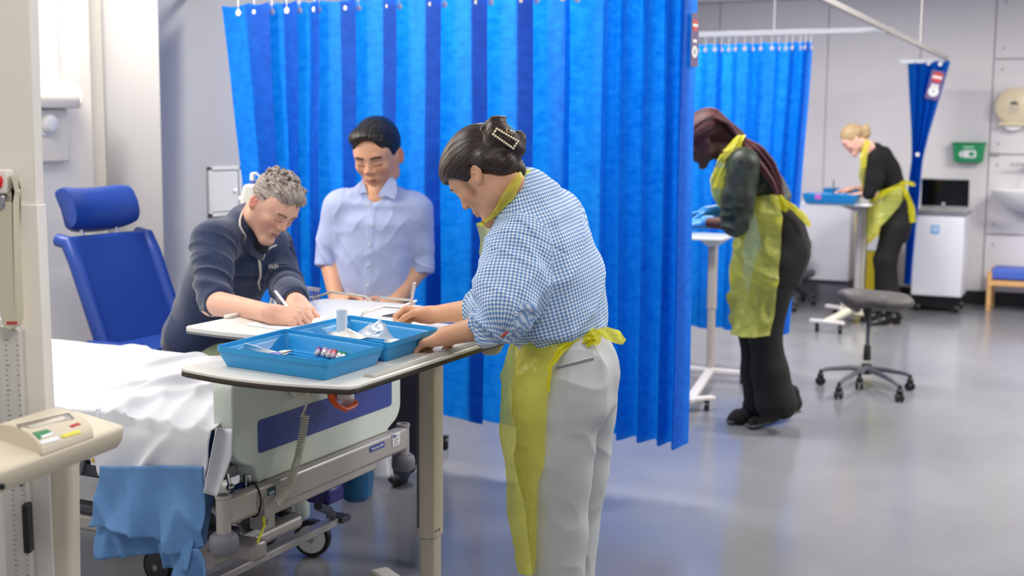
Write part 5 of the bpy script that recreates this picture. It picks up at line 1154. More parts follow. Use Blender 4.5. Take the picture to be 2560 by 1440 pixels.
def sdfobj(name, prims, res, m, parent, disp=None, col=None, suv=None, it=1, label=None, join=None):
    F, lo = field(prims, res); V, Q = nets(F, lo, res); V = relax(V, Q, it)
    if join:
        for pr, rs in join:
            F2, lo2 = field(pr, rs); V2, Q2 = nets(F2, lo2, rs); V2 = relax(V2, Q2, it); Q = np.concatenate([Q, Q2 + len(V)]); V = np.concatenate([V, V2])
    if disp: V = V + vnorm(V, Q) * disp(V)[:, None]
    me = bpy.data.meshes.new(name); me.vertices.add(len(V)); me.vertices.foreach_set('co', V.ravel()); me.loops.add(len(Q) * 4); me.loops.foreach_set('vertex_index', Q.ravel().astype(np.int32))
    me.polygons.add(len(Q)); me.polygons.foreach_set('loop_start', np.arange(0, len(Q) * 4, 4, dtype=np.int32)); me.polygons.foreach_set('loop_total', np.full(len(Q), 4, np.int32)); me.update(calc_edges=True)
    if col is not None:
        a = me.attributes.new('Col', 'FLOAT_COLOR', 'POINT'); a.data.foreach_set('color', np.concatenate([col(V), np.ones((len(V), 1))], 1).ravel())
    if suv is not None:
        a = me.attributes.new('suv', 'FLOAT_VECTOR', 'POINT'); a.data.foreach_set('vector', suv(V).ravel())
    return finish(name, me, m, parent, smooth=True, ang=180, label=label)
def segs_uv(V, S):     # S: list of (a, b, radius): wraps coordinates round the nearest limb
    best = np.full(len(V), 9.); out = np.zeros((len(V), 3))
    for i, (a, b_, r, ref) in enumerate(S):
        a, b_ = np.array(a), np.array(b_); ab = b_ - a; L = np.linalg.norm(ab); ax = ab / L; z = (V - a) @ ax; h = np.clip(z / L, -.15, 1.15); q = V - a - np.outer(h * L, ax); d = np.linalg.norm(q, axis=1) / r
        x = nrm_(np.array(ref) - ax * (np.array(ref) @ ax)); y = np.cross(ax, x); th = np.arctan2(q @ y, q @ x); m = d < best; best[m] = d[m]
        out[m] = np.stack([th * r, z, np.full(len(V), float(i))], 1)[m]
    return out
def ridged(V, sx, sy, sz, seed=0):
    return (1 - np.abs(2 * vnoise(V * [sx, sy, sz] + seed * 11.3) - 1))
def cloth_disp(amp=.006, f=9., seed=0, S=None, lf=22., lw=3., lamp=.006, vert=1):
    def fn(V):
        d = amp * (ridged(V, f, f, f * .45 * vert, seed) ** 2 - .4) + amp * .5 * (vnoise(V * f * 2.4 + seed) - .5)
        if S is not None:
            u = segs_uv(V, S); k = 1 - np.abs(2 * vnoise(np.stack([u[:, 0] * lw * 3, u[:, 1] * lf + u[:, 0] * lf * .4, u[:, 2] * 3 + seed], 1)) - 1)
            d = d + lamp * (k ** 2 - .35) * np.isin(u[:, 2], S_idx(S))
        return d
    return fn
def S_idx(S): return [i for i in range(len(S)) if i > 0]
# materials with painted-on attributes
def attr_mat(name, rough=.5, sss=.0, spec=.4, bump=0, bscale=300):
    m = mat(name, (200, 160, 140), rough, bump=bump, bscale=bscale, bdist=.0006, spec=spec, sss=sss); nt = m.node_tree; a = nt.nodes.new('ShaderNodeAttribute'); a.attribute_name = 'Col'
    nt.links.new(a.outputs['Color'], nt.nodes['Principled BSDF'].inputs['Base Color']); return m
M_skin = attr_mat('skin', .48, .08, .4, .25, 500)
def strand_mat(name, c0_, c1_, rough=.35, sc=(1, 1, 1), bump=.6, spec=.5):
    m = mat(name, c0_, rough, spec=spec); nt = m.node_tree; b = nt.nodes['Principled BSDF']; a = nt.nodes.new('ShaderNodeAttribute'); a.attribute_name = 'suv'
    mp = nt.nodes.new('ShaderNodeMapping'); mp.inputs['Scale'].default_value = sc; n = nt.nodes.new('ShaderNodeTexNoise'); n.inputs['Scale'].default_value = 1; n.inputs['Detail'].default_value = 3
    nt.links.new(a.outputs['Vector'], mp.inputs[0]); nt.links.new(mp.outputs[0], n.inputs['Vector']); cr = nt.nodes.new('ShaderNodeValToRGB'); cr.color_ramp.elements[0].position = .35; cr.color_ramp.elements[1].position = .65
    cr.color_ramp.elements[0].color = lin(c0_); cr.color_ramp.elements[1].color = lin(c1_); nt.links.new(n.outputs['Fac'], cr.inputs[0]); nt.links.new(cr.outputs[0], b.inputs['Base Color'])
    bp = nt.nodes.new('ShaderNodeBump'); bp.inputs['Strength'].default_value = bump; bp.inputs['Distance'].default_value = .002; nt.links.new(n.outputs['Fac'], bp.inputs['Height']); nt.links.new(bp.outputs[0], b.inputs['Normal']); return m
def film_mat(name, c, a=.55):
    m = bpy.data.materials.new(name); m.use_nodes = True; nt = m.node_tree; b = nt.nodes['Principled BSDF']; b.inputs['Base Color'].default_value = lin(c); b.inputs['Roughness'].default_value = .16
    t = nt.nodes.new('ShaderNodeBsdfTransparent'); t.inputs[0].default_value = (1, .98, .6, 1); tr = nt.nodes.new('ShaderNodeBsdfTranslucent'); tr.inputs[0].default_value = lin((250, 246, 90)); m1 = nt.nodes.new('ShaderNodeMixShader'); m2 = nt.nodes.new('ShaderNodeMixShader')
    m1.inputs[0].default_value = .5; nt.links.new(b.outputs[0], m1.inputs[1]); nt.links.new(tr.outputs[0], m1.inputs[2]); m2.inputs[0].default_value = a; nt.links.new(t.outputs[0], m2.inputs[1]); nt.links.new(m1.outputs[0], m2.inputs[2])
    tc = nt.nodes.new('ShaderNodeTexCoord'); n = nt.nodes.new('ShaderNodeTexNoise'); n.inputs['Scale'].default_value = 9; n.inputs['Detail'].default_value = 5; n.inputs['Distortion'].default_value = 1.2; nt.links.new(tc.outputs['Object'], n.inputs['Vector'])
    bp = nt.nodes.new('ShaderNodeBump'); bp.inputs['Strength'].default_value = .9; bp.inputs['Distance'].default_value = .022; nt.links.new(n.outputs['Fac'], bp.inputs['Height']); nt.links.new(bp.outputs[0], b.inputs['Normal'])
    nt.links.new(m2.outputs[0], nt.nodes['Material Output'].inputs['Surface']); return m
M_apron = film_mat('yellow_apron_film', (244, 240, 96), .42)
M_apron2 = film_mat('yellow_apron_film_folded', (236, 226, 30), .85)
# ---- heads
def frame(f, u):
    f = nrm_(f); u = np.array(u, float); u = nrm_(u - f * (u @ f)); return np.stack([np.cross(f, u), f, u], 1)     # columns: right, forward, up
def vdir(x, d, z): return cw(x, d, z)       # direction given as right / away / up of the viewer
def unscaled(fn):
    def g(*a, **k):
        global RS; r = RS; RS = 1.0; o = fn(*a, **k); RS = r; return o
    return g
@unscaled
def head_prims(O, R, sc=1.0, w=1.0, jaw=1.0, nose=1.0, ear=-.2):
    L = lambda x, y, z: O + R @ (np.array([x * w, y, z]) * sc)
    E = lambda x, y, z, a, b_, c, k=.02, op='+': ell(L(x, y, z), np.array([a * w, b_, c]) * sc, R, k * sc, op)
    C = lambda p, q, a, b_, k=.015, op='+': rc(L(*p), L(*q), a * sc, b_ * sc, k * sc, op)
    P = [E(0, -.012, .035, .074, .094, .086), E(0, .028, -.03, .063, .062, .075, .03), E(0, .045, .03, .060, .045, .05, .03)]
    P += [C((-.046 * jaw, .0, -.075), (-.016, .07, -.108), .018, .018, .03), C((.046 * jaw, .0, -.075), (.016, .07, -.108), .018, .018, .03), C((-.052, -.004, -.02), (-.046 * jaw, .0, -.072), .02, .018, .03), C((.052, -.004, -.02), (.046 * jaw, .0, -.072), .02, .018, .03), E(0, .076, -.108, .022, .018, .016, .02)]
    P += [E(-.038, .062, -.022, .022, .022, .02, .02), E(.038, .062, -.022, .022, .022, .02, .02), C((-.034, .080, .022), (.034, .080, .022), .011, .011, .018)]
    for s in (-1, 1):
        P += [E(s * .031, .098, .002, .017, .012, .012, .012, '-'), E(s * .031, .0775, .0005, .0145, .0125, .0120, .004), C((s * .018, .0895, -.006), (s * .043, .083, -.005), .0022, .0018, .004)]
    P += [C((0, .087, .012), (0, .098 + .005 * nose, -.020), .0075, .009, .012), E(0, .1035, -.0265, .0105 * nose, .0105, .0085, .008), E(-.0125, .0955, -.0315, .0078 * nose, .009, .007, .006), E(.0125, .0955, -.0315, .0078 * nose, .009, .007, .006)]
    P += [E(-.0065, .106, -.042, .0035, .005, .003, .002, '-'), E(.0065, .106, -.042, .0035, .005, .003, .002, '-')]
    P += [E(0, .083, -.062, .026, .012, .018, .012), C((-.021, .082, -.0615), (0, .0955, -.059), .0042, .0058, .004), C((.021, .082, -.0615), (0, .0955, -.059), .0042, .0058, .004), C((-.018, .083, -.070), (0, .094, -.072), .0045, .0072, .005), C((.018, .083, -.070), (0, .094, -.072), .0045, .0072, .005)]
    P += [C((-.022, .0895, -.0655), (0, .1015, -.0655), .0016, .0022, .002, '-'), C((.022, .0895, -.0655), (0, .1015, -.0655), .0016, .0022, .002, '-'), C((0, .098, -.084), (0, .098, -.084), .008, .008, .01, '-')]
    for s in (-1, 1):
        ang = ear; Re = R @ np.array([[1, 0, 0], [0, math.cos(ang), math.sin(ang)], [0, -math.sin(ang), math.cos(ang)]]) @ np.array([[math.cos(s * .35), -math.sin(s * .35), 0], [math.sin(s * .35), math.cos(s * .35), 0], [0, 0, 1.]])
        Pe = O + R @ (np.array([s * .079 * w, -.016, -.012]) * sc)
        P += [ell(Pe, np.array([.009, .018, .031]) * sc, Re, .006, '+'), ell(Pe + R @ np.array([s * .011, .004, .004]) * sc, np.array([.010, .0105, .020]) * sc, Re, .003, '-'), rc(Pe + R @ np.array([s * .004, .008, .012]) * sc, Pe + R @ np.array([s * .004, -.004, -.008]) * sc, .0022 * sc, .003 * sc, .003)]
    return P
def face_col(O, R, skin, lip, brow, sc=1., w=1., hairc=None, stub=0, hl=None, ear=None):
    skin, lip, brow = (np.array(lin(c)[:3]) for c in (skin, lip, brow)); 
    def fn(V):
        q = ((V - O) @ R) / sc; q[:, 0] /= w; x, y, z = q.T; ax = np.abs(x); C = np.tile(skin, (len(V), 1)); near = np.linalg.norm(q, axis=1) < .16
        n = vnoise(V * 38.) * .5 + vnoise(V * 90.) * .5; C *= (1 + .12 * (n - .5))[:, None]
        def mix(m, c): nonlocal C; m = np.clip(m, 0, 1)[:, None] * near[:, None]; C = C * (1 - m) + np.array(c) * m
        mix(.5 * np.exp(-(((ax - .04) / .02) ** 2 + ((z + .03) / .02) ** 2)) * (y > .03), skin * [1.0, .68, .62]); mix(.45 * np.exp(-((ax / .016) ** 2 + ((z + .03) / .014) ** 2)) * (y > .09), skin * [1.02, .70, .64])
        if ear is not None: mix(.6 * (ax > .078) * 1., np.array(lin(ear)[:3]))
        mix(.85 * np.exp(-np.maximum(0, (ax / .023) ** 2 + ((z + .0655 + .0 * ax) / .0095) ** 2 - .5) * 3) * (y > .07), lip); mix(.8 * np.exp(-(((z + .0655) / .0015) ** 2)) * (ax < .022) * (y > .07), lip * .35)
        bz = .021 + .004 * np.exp(-((ax - .033) / .012) ** 2); mix(1.6 * np.exp(-(((z - bz) / .0042) ** 2)) * ((ax > .012) & (ax < .049)) * (y > .05) * (.45 + vnoise(V * 700) * .6), brow)
        lz = -.0058 - .0035 * np.clip(1 - ((ax - .031) / .016) ** 2, 0, 1); mix(1.2 * np.exp(-(((z - lz) / .0016) ** 2)) * ((ax > .016) & (ax < .047)) * (y > .05), brow * .6); mix(.45 * np.exp(-(((z - .0105) / .0013) ** 2)) * ((ax > .017) & (ax < .045)) * (y > .05), skin * .45)
        mix(.35 * np.exp(-(((ax - .031) / .018) ** 2 + ((z - .0) / .012) ** 2)) * (y > .04), skin * [.72, .6, .6])
        if stub: mix(stub * smooth((-.035 - z) / .03) * (y > -.02) * (.7 + .3 * vnoise(V * 600)), skin * [.62, .62, .66])
        if hairc is not None: m, hc = hairc(q); mix(m, np.array(lin(hc)[:3]))
        return C
    return fn
def hair_uv(O, R, axis=(0, 1, 0), N=26., along=6., off=(0, 0, 0)):
    ax = nrm_(axis); x = np.array([0, 0, 1.]); x = nrm_(x - ax * (x @ ax)); y = np.cross(ax, x)
    def fn(V): q = (V - O) @ R - np.array(off); return np.stack([np.arctan2(q @ y, q @ x) * N, (q @ ax) * along * 10, np.linalg.norm(q, axis=1) * 8], 1)
    return fn
# ---- hands
FL = [(.032, .086, (.042, .026, .021)), (.011, .090, (.046, .029, .022)), (-.011, .087, (.043, .027, .021)), (-.031, .080, (.034, .021, .019))]
@unscaled
def hand_prims(W0, D, N, thumb=1, curls=((20, 25, 15),) * 4, th=((.75, .65, -.25), (.35, .9, -.25), (.1, .95, -.3)), sc=1., spread=(.10, .03, -.04, -.12), k=.008, forearm=None, fr=(.027, .037)):
    D = nrm_(D); N = nrm_(np.array(N) - D * (np.array(N) @ D)); X = np.cross(D, N) * thumb   # X toward the thumb
    L = lambda x, y, z: W0 + (X * x + D * y + N * z) * sc
    P = [rc(L(.0, .0, 0), L(.0, .02, 0), .024 * sc, .026 * sc, .012, flat=(N, .72))]
    for (x, y, _), z0_ in zip(FL, (-.0, .003, .002, -.002)): P.append(rc(L(x * .55, .018, 0), L(x, y, z0_), .0155 * sc, .0115 * sc, .012))
    P.append(ell(L(.020, .035, -.010), np.array([.018, .03, .014]) * sc, np.stack([X, D, N], 1), .012)); P.append(ell(L(-.022, .035, -.009), np.array([.014, .034, .013]) * sc, np.stack([X, D, N], 1), .012))
    for i, ((x, y, ls), cu) in enumerate(zip(FL, curls)):
        p = L(x, y, (0, .003, .002, -.002)[i]); a = 0; r = [.0100, .0090, .0082, .0070]
        if i == 3: r = [v * .88 for v in r]
        d0 = D * math.cos(spread[i]) + X * math.sin(spread[i])
        for j in range(3):
            a += R_(cu[j]); d = d0 * math.cos(a) - N * math.sin(a); q = p + d * ls[j] * sc; P.append(rc(p, q, r[j] * sc, r[j + 1] * sc, .004 if j else k)); p = q
    p = L(.026, .018, -.006); r = [.015, .0115, .0105, .0085]
    for j, (t, l) in enumerate(zip(th, (.042, .033, .027))):
        d = nrm_(X * t[0] + D * t[1] + N * t[2]); q = p + d * l * sc; P.append(rc(p, q, r[j] * sc, r[j + 1] * sc, .010 if j == 0 else .004)); p = q
    if forearm is not None: P.append(rc(W0, forearm, fr[0], fr[1], .02, flat=(N, .85)))
    return P
WRITE = ((48, 52, 22), (58, 62, 30), (68, 72, 40), (70, 74, 42)); WRITE_TH = ((.62, .70, -.40), (-.05, .85, -.55), (-.35, .75, -.55))
M_glove = mat('blue_nitrile', (58, 140, 214), .4); M_pen = mat('pen_silver', (206, 208, 214), .25, .5)
def pen(label, tip, top, r=.0045, m=M_pen):
    tip, top = np.array(tip), np.array(top); d = nrm_(top - tip); L = np.linalg.norm(top - tip); t = thing('pen', label, 'pen', tip)
    obj('barrel', MB().lathe([(.0, 0), (.001, .0008), (.0035, .014), (r, .018), (r, L - .01), (r * .85, L - .001), (0, L)], tip, d, n=16), m, t)
    s_ = np.cross(d, [0.3, 1, .2]); s_ /= np.linalg.norm(s_); obj('pocket_clip', MB().bar(top - d * .045 + s_ * r * 1.3, top - d * .006 + s_ * r * 1.3, .003, .0015, up=s_).bar(top - d * .008 + s_ * r * .6, top - d * .008 + s_ * r * 1.4, .003, .002, up=d), M_chrome, t)
    obj('grip', MB().lathe([(r * 1.05, .02), (r * 1.05, .05)], tip, d, n=16), mat('pen_grip', (170, 174, 180), .4), t); return t
V_ = atD
# ------------------------------------------------------------------ woman in the gingham shirt
SK1 = (214, 160, 128)
pw = thing('person', 'woman in blue gingham shirt, pale grey trousers and yellow apron, writing at the front table', 'person', V_(1420, 1700, 3.55) * [1, 1, 0])
f_ = vdir(-.64, .31, -.71); u_ = vdir(-.64, .31, .71); RW = frame(f_, u_); OW = V_(1209, 435, 3.50)
side = vdir(-.431, -.902, 0); fwd = vdir(-.902, .431, 0)
sh_n, el_n, wr_n = V_(1290, 632, 3.42), V_(1262, 806, 3.31), V_(1122, 838, 3.40)
sh_f, el_f, wr_f = V_(1375, 580, 3.70), V_(1215, 772, 3.74), V_(1080, 787, 3.90)
tor = [V_(1425, 940, 3.55), V_(1398, 820, 3.55), V_(1382, 700, 3.55), V_(1352, 600, 3.55), V_(1325, 520, 3.55), V_(1300, 470, 3.55)]
body = [head_prims(OW, RW, 1.0, .97, 1, .75, -.5), rc(OW + RW @ [0, -.035, -.06], V_(1283, 505, 3.54), .054, .050, .03), loft(tor, [.15, .12, .135, .14, .10, .05], [.11, .09, .095, .09, .06, .05], side, .04), chain([sh_n, el_n, wr_n], [.05, .036, .027], .03), chain([sh_f, el_f, wr_f], [.05, .036, .026], .03)]
for s_, px in ((-1, 1400), (1, 1448)):
    d_ = 3.47 if s_ < 0 else 3.63; body += [chain([V_(px, 980, d_), V_(px - 5, 1230, d_), V_(px, 1640, d_)], [.08, .055, .04], .04), rc(V_(px, 1640, d_), V_(px, 1640, d_) * [1, 1, 0] + [0, 0, .04] + fwd * .13, .035, .028, .03)]
hb = hand_prims(wr_n, wr_n - el_n + vdir(0, .03, 0) + [0, 0, -.02], [0, 0, 1], 1, ((25, 30, 20),) * 4, sc=.93)
hw = hand_prims(wr_f, vdir(-.93, .22, .02), vdir(-.25, .60, .75), -1, WRITE, WRITE_TH, .93)
fc = face_col(OW, RW, SK1, (196, 110, 100), (50, 34, 28), hairc=lambda q: (.55 * np.exp(-((q[:, 1] - .032) / .012) ** 2) * smooth((q[:, 2] + .055) / .02) * smooth((.03 - q[:, 2]) / .03) * (np.abs(q[:, 0]) > .05), (70, 48, 40)))
wbody = sdfobj('body', body, .006, M_skin, pw, col=fc, join=[([head_prims(OW, RW, 1.0, .97, 1, .75, -.5), rc(OW + RW @ [0, -.035, -.06], V_(1283, 505, 3.54), .054, .050, .03)], .0027), (hb + [rc(wr_n, el_n, .027, .040, .02)], .003), (hw + [rc(wr_f, el_f, .0265, .039, .02)], .0028)])
# shirt
GS = [(tor[1], tor[5], .14, fwd), (sh_n, el_n, .085, side), (el_n - (wr_n - el_n) * .1, el_n + (wr_n - el_n) * .6, .06, [0, 0, 1]), (sh_f, el_f, .08, side)]
gm = mat('gingham_cotton', (200, 210, 230), .8, bump=.15, bscale=900, bdist=.0004); nt = gm.node_tree; a_ = nt.nodes.new('ShaderNodeAttribute'); a_.attribute_name = 'suv'; sx_ = nt.nodes.new('ShaderNodeSeparateXYZ'); nt.links.new(a_.outputs['Vector'], sx_.inputs[0])
def mth(op, a, b=None):
    n = nt.nodes.new('ShaderNodeMath'); n.operation = op
    for i, v in enumerate((a, b)):
        if v is None: continue
        if isinstance(v, (int, float)): n.inputs[i].default_value = v
        else: nt.links.new(v, n.inputs[i])
    return n.outputs[0]
st_ = []
for o_ in (sx_.outputs[0], sx_.outputs[1]):
    fr = mth('FRACT', mth('DIVIDE', o_, .0098)); st_.append(mth('LESS_THAN', mth('ABSOLUTE', mth('SUBTRACT', fr, .5)), .26))
sm = mth('MULTIPLY', mth('ADD', st_[0], st_[1]), .5); cr = nt.nodes.new('ShaderNodeValToRGB'); cr.color_ramp.interpolation = 'LINEAR'; cr.color_ramp.elements[0].color = lin((236, 240, 244)); cr.color_ramp.elements[1].color = lin((92, 132, 192))
e_ = cr.color_ramp.elements.new(.5); e_.color = lin((160, 188, 224)); nt.links.new(sm, cr.inputs[0]); nt.links.new(cr.outputs[0], nt.nodes['Principled BSDF'].inputs['Base Color'])
shp = [loft([V_(1393, 838, 3.55), V_(1393, 812, 3.55), V_(1388, 760, 3.55), V_(1382, 700, 3.55), V_(1362, 620, 3.55), V_(1347, 560, 3.55), V_(1322, 506, 3.55)], [.145, .165, .175, .18, .175, .16, .09], [.118, .128, .133, .133, .125, .108, .075], side, .03, cap=.35), rc(V_(1318, 492, 3.53), sh_n + [0, 0, .01], .070, .075, .06), rc(V_(1322, 492, 3.57), V_(1392, 548, 3.70), .070, .075, .06),
       chain([sh_n, sh_n * .45 + el_n * .55, el_n + [0, 0, .03]], [.08, .082, .066], .05), chain([sh_f, sh_f * .5 + el_f * .5, el_f], [.08, .07, .056], .05),
       rc(el_n + [0, 0, .035], el_n + (wr_n - el_n) * .10 + [0, 0, .02], .062, .055, .02), cyl_(el_n - (wr_n - el_n) * .05, el_n + (wr_n - el_n) * .42, .052, .056, .012, rnd=.012),
       cyl_(el_f - (wr_f - el_f) * .1, el_f + (wr_f - el_f) * .22, .052, .050, .012, rnd=.01), cyl_(V_(1290, 515, 3.54), V_(1316, 462, 3.54), .082, .058, .02, rnd=.01), rc(V_(1322, 478, 3.55), V_(1300, 470, 3.52), .05, .04, .03)]
def gd(V):
    S = [(tor[1], tor[5], .17, fwd), (sh_n, el_n, .085, side), (el_n, el_n + (wr_n - el_n), .06, [0, 0, 1]), (sh_f, el_f, .08, side)]
    u = segs_uv(V, S); z = V[:, 2]; d = .007 * (ridged(V, 7, 7, 3.0, 2) ** 2 - .4) + .003 * (vnoise(V * 22) - .5)
    k = 1 - np.abs(2 * vnoise(np.stack([u[:, 0] * 7, u[:, 1] * 17 + u[:, 0] * 10, u[:, 2]], 1)) - 1); arm = (u[:, 2] > 0) * smooth((1.42 - z) / .25)
    k3 = 1 - np.abs(2 * vnoise(np.stack([u[:, 0] * 11 + 3, u[:, 1] * 9 - u[:, 0] * 16, u[:, 2] + 4], 1)) - 1); d = d + arm * (.014 * (k ** 2 - .35) + .007 * (k3 ** 2 - .35)) + (u[:, 2] == 0) * .008 * ((1 - np.abs(2 * vnoise(np.stack([V @ side * 6 + z * 6, z * 5 - (V @ fwd) * 7, np.zeros(len(V))], 1)) - 1)) ** 3 - .25); wa = smooth((1.17 - z) / .12) * (u[:, 2] == 0); k2 = 1 - np.abs(2 * vnoise(np.stack([u[:, 0] * 22, z * 5, np.ones(len(V))], 1)) - 1); d = d + wa * .008 * (k2 ** 2 - .4)
    ln = np.exp(-(((V - sh_n) @ nrm_(el_n - sh_n) + .012) / .004) ** 2) * (u[:, 2] < 2) * (np.linalg.norm(V - sh_n, axis=1) < .14); return d - .003 * ln
shirt = sdfobj('gingham_shirt', shp, .0042, gm, pw, disp=gd, suv=lambda V: segs_uv(V, GS), it=1)
obj('cuff_trim', MB().tube([V_(1253, 842, 3.235), V_(1262, 836, 3.232), V_(1270, 828, 3.235)], [.004, .0045, .003], 8), mat('trim_red', (170, 70, 70), .6), shirt)
# trousers
tp_ = [loft([V_(1396, 812, 3.55), V_(1402, 850, 3.55), V_(1422, 935, 3.55), V_(1425, 1000, 3.55)], [.135, .145, .165, .155], [.108, .118, .138, .128], side, .03, cap=.5),
       loft([V_(1405, 905, 3.49), V_(1396, 1000, 3.475), V_(1385, 1150, 3.475), V_(1390, 1300, 3.475), V_(1394, 1440, 3.475), V_(1396, 1660, 3.475)], [.06, .088, .094, .086, .08, .08], [.07, .118, .108, .084, .068, .066], side, .06, cap=.5),
       loft([V_(1445, 905, 3.62), V_(1452, 1000, 3.64), V_(1440, 1150, 3.64), V_(1434, 1300, 3.64), V_(1430, 1440, 3.64), V_(1426, 1660, 3.64)], [.06, .086, .092, .084, .08, .08], [.07, .112, .10, .080, .066, .064], side, .02, cap=.5)]
def td(V):
    z = V[:, 2]; return .009 * (ridged(V, 6, 6, 1.6, 8) ** 2 - .4) + .006 * (ridged(V + V[:, 2:3] * .4, 8, 8, 7, 2) ** 3 - .25) + .003 * (vnoise(V * [16, 16, 7]) - .5) + .006 * smooth((.55 - z) / .3) * (ridged(V, 8, 8, 3, 4) - .5)
M_trs = mat('pale_grey_trousers', (184, 187, 189), .75, bump=.2, bscale=700, bdist=.0005)
tr = sdfobj('trousers', tp_, .0055, M_trs, pw, disp=td)
pa, pb2 = V_(1392, 921, 3.385), V_(1484, 898, 3.435)
for dy, m_, w_ in ((0, mat('seam_shadow_grey', (126, 130, 136), .8), .0022), (.006, M_trs, .003)):  # the darker tube is seam shade put in as colour, the other the welt
    q = [(pa * (1 - t) + pb2 * t) for t in np.linspace(0, 1, 8)]
    # welt pocket lies on the trouser surface: push points out to it
    bmw = []
    for p in q:
        dd = (EYE - p); dd[2] = 0; dd /= np.linalg.norm(dd); bmw.append(p + [0, 0, dy])
    WELT = globals().setdefault('WELT', []); WELT.append((bmw, m_, w_))
for bmw, m_, w_ in WELT: obj('pocket_welt_and_shade', MB().tube(drape(tr, bmw, .0006), w_, 6), m_, tr)
obj('shoe', MB().ball(V_(1396, 1660, 3.475) * [1, 1, 0] + fwd * .06 + [0, 0, .035], (.05, .13, .035), frame(fwd, [0, 0, 1.])), M_black, pw); obj('shoe', MB().ball(V_(1426, 1660, 3.64) * [1, 1, 0] + fwd * .06 + [0, 0, .035], (.05, .13, .035), frame(fwd, [0, 0, 1.])), M_black, pw)
# hair
HL = lambda x, y, z: OW + RW @ np.array([x, y, z])
def hairE(c, r, k=.02, op='+'): return ell(HL(*c), r, RW, k, op)
hp_ = [hairE((0, -.016, .040), (.084, .106, .096)), hairE((0, .03, .055), (.076, .075, .062), .03), hairE((0, -.085, .0), (.062, .04, .05), .03),
       hairE((0, .082, -.040), (.13, .066, .098), .012, '-'), hairE((0, -.025, -.105), (.13, .062, .085), .015, '-'), hairE((-.085, -.012, -.006), (.02, .017, .03), .006, '-'), hairE((.085, -.012, -.006), (.02, .017, .03), .006, '-')]
bun = [chain([V_(1232, 380, 3.45), V_(1250, 345, 3.44), V_(1240, 318, 3.45), V_(1222, 322, 3.47)], [.035, .036, .028, .018], .012), chain([V_(1262, 395, 3.46), V_(1290, 372, 3.45), V_(1296, 346, 3.45), V_(1286, 340, 3.47)], [.036, .024, .019, .012], .01), chain([V_(1240, 330, 3.43), V_(1275, 352, 3.42), V_(1290, 375, 3.44)], [.024, .022, .018], .012), chain([V_(1215, 400, 3.43), V_(1255, 405, 3.43), V_(1286, 425, 3.47), V_(1275, 445, 3.5)], [.032, .034, .028, .02], .015)]
for sp in ([(1232, 318), (1236, 303), (1243, 291)], [(1240, 318), (1246, 306), (1256, 296), (1268, 292)], [(1248, 322), (1254, 312), (1262, 301)], [(1225, 322), (1222, 310), (1232, 300)], [(1216, 328), (1211, 318), (1216, 308)]):
    bun.append(chain([V_(x, y, 3.45) for x, y in sp], list(np.linspace(.011, .0018, len(sp))), .008))
def hd_(V):
    q = (V - OW) @ RW; a = np.arctan2(q[:, 0], q[:, 2] - .01); return .0022 * (ridged(np.stack([a * 12, q[:, 1] * 7, np.zeros(len(V))], 1), 1, 1, 1) - .5)
M_hair1 = strand_mat('dark_brown_hair', (22, 16, 14), (62, 42, 34), .34, (1, .12, .3), .8)
hr = sdfobj('hair', hp_ + bun, .0032, M_hair1, pw, disp=hd_, suv=hair_uv(OW, RW, (0, 1, .25), 30, 1.2, (0, 0, .01)))
cq = [V_(1242, 322, 3.395), V_(1295, 353, 3.395), V_(1283, 371, 3.39), V_(1233, 336, 3.39)]
M_gold = mat('gold_metal', (226, 196, 140), .25, .9); M_pearl = mat('clip_beads', (238, 226, 200), .2, .3)
hcp = obj('hair_clip', MB().tube(cq + [cq[0]], .0016, 6), M_gold, pw, label='gold rectangular hair clip edged with small pale beads')
for (a, c, n) in ((0, 1, 9), (1, 2, 3), (2, 3, 9), (3, 0, 2)):
    for k in range(n): obj('bead', MB().ball(cq[a] * (1 - k / n) + cq[c] * k / n - HF * .001, .0036, n=10, m=6), M_pearl, hcp)
lp = [V_(x, y, 3.40) for x, y in ((1266, 329), (1271, 315), (1286, 323), (1282, 335), (1266, 329))]; obj('clip_loop', MB().tube(lp, .0016, 6), M_gold, hcp)
# apron
def film(name, rows, m, parent, amp=.006, seed=0, fu=5, fv=3): # rows: list of list of points
    P = np.array(rows); a, b = P.shape[:2]; du = np.gradient(P, axis=1); dvv = np.gradient(P, axis=0); N = np.cross(du.reshape(-1, 3), dvv.reshape(-1, 3)); N /= np.linalg.norm(N, axis=1)[:, None] + 1e-9
    uu, vv = np.meshgrid(np.linspace(0, fu, b), np.linspace(0, fv, a)); q = np.stack([uu.ravel() + seed, vv.ravel() * 1.0 + uu.ravel() * .3, np.full(a * b, seed)], 1)
    d = amp * ((1 - np.abs(2 * vnoise(q) - 1)) ** 2 - .4) + amp * .5 * ((1 - np.abs(2 * vnoise(q * 2.3 + 5) - 1)) ** 2 - .4) + amp * .25 * (vnoise(q * 6) - .5); P = P + (N * d[:, None]).reshape(P.shape)
    return obj(name, MB().grid(P), m, parent, ang=180)
AR = [(815, 1284, 1484), (832, 1283, 1478), (850, 1276, 1440), (885, 1265, 1402), (920, 1257, 1378), (1000, 1250, 1369), (1080, 1248, 1364), (1130, 1257, 1363), (1150, 1262, 1362), (1175, 1264, 1358), (1205, 1265, 1345), (1250, 1268, 1343), (1380, 1288, 1341), (1433, 1296, 1337)]
rows = []
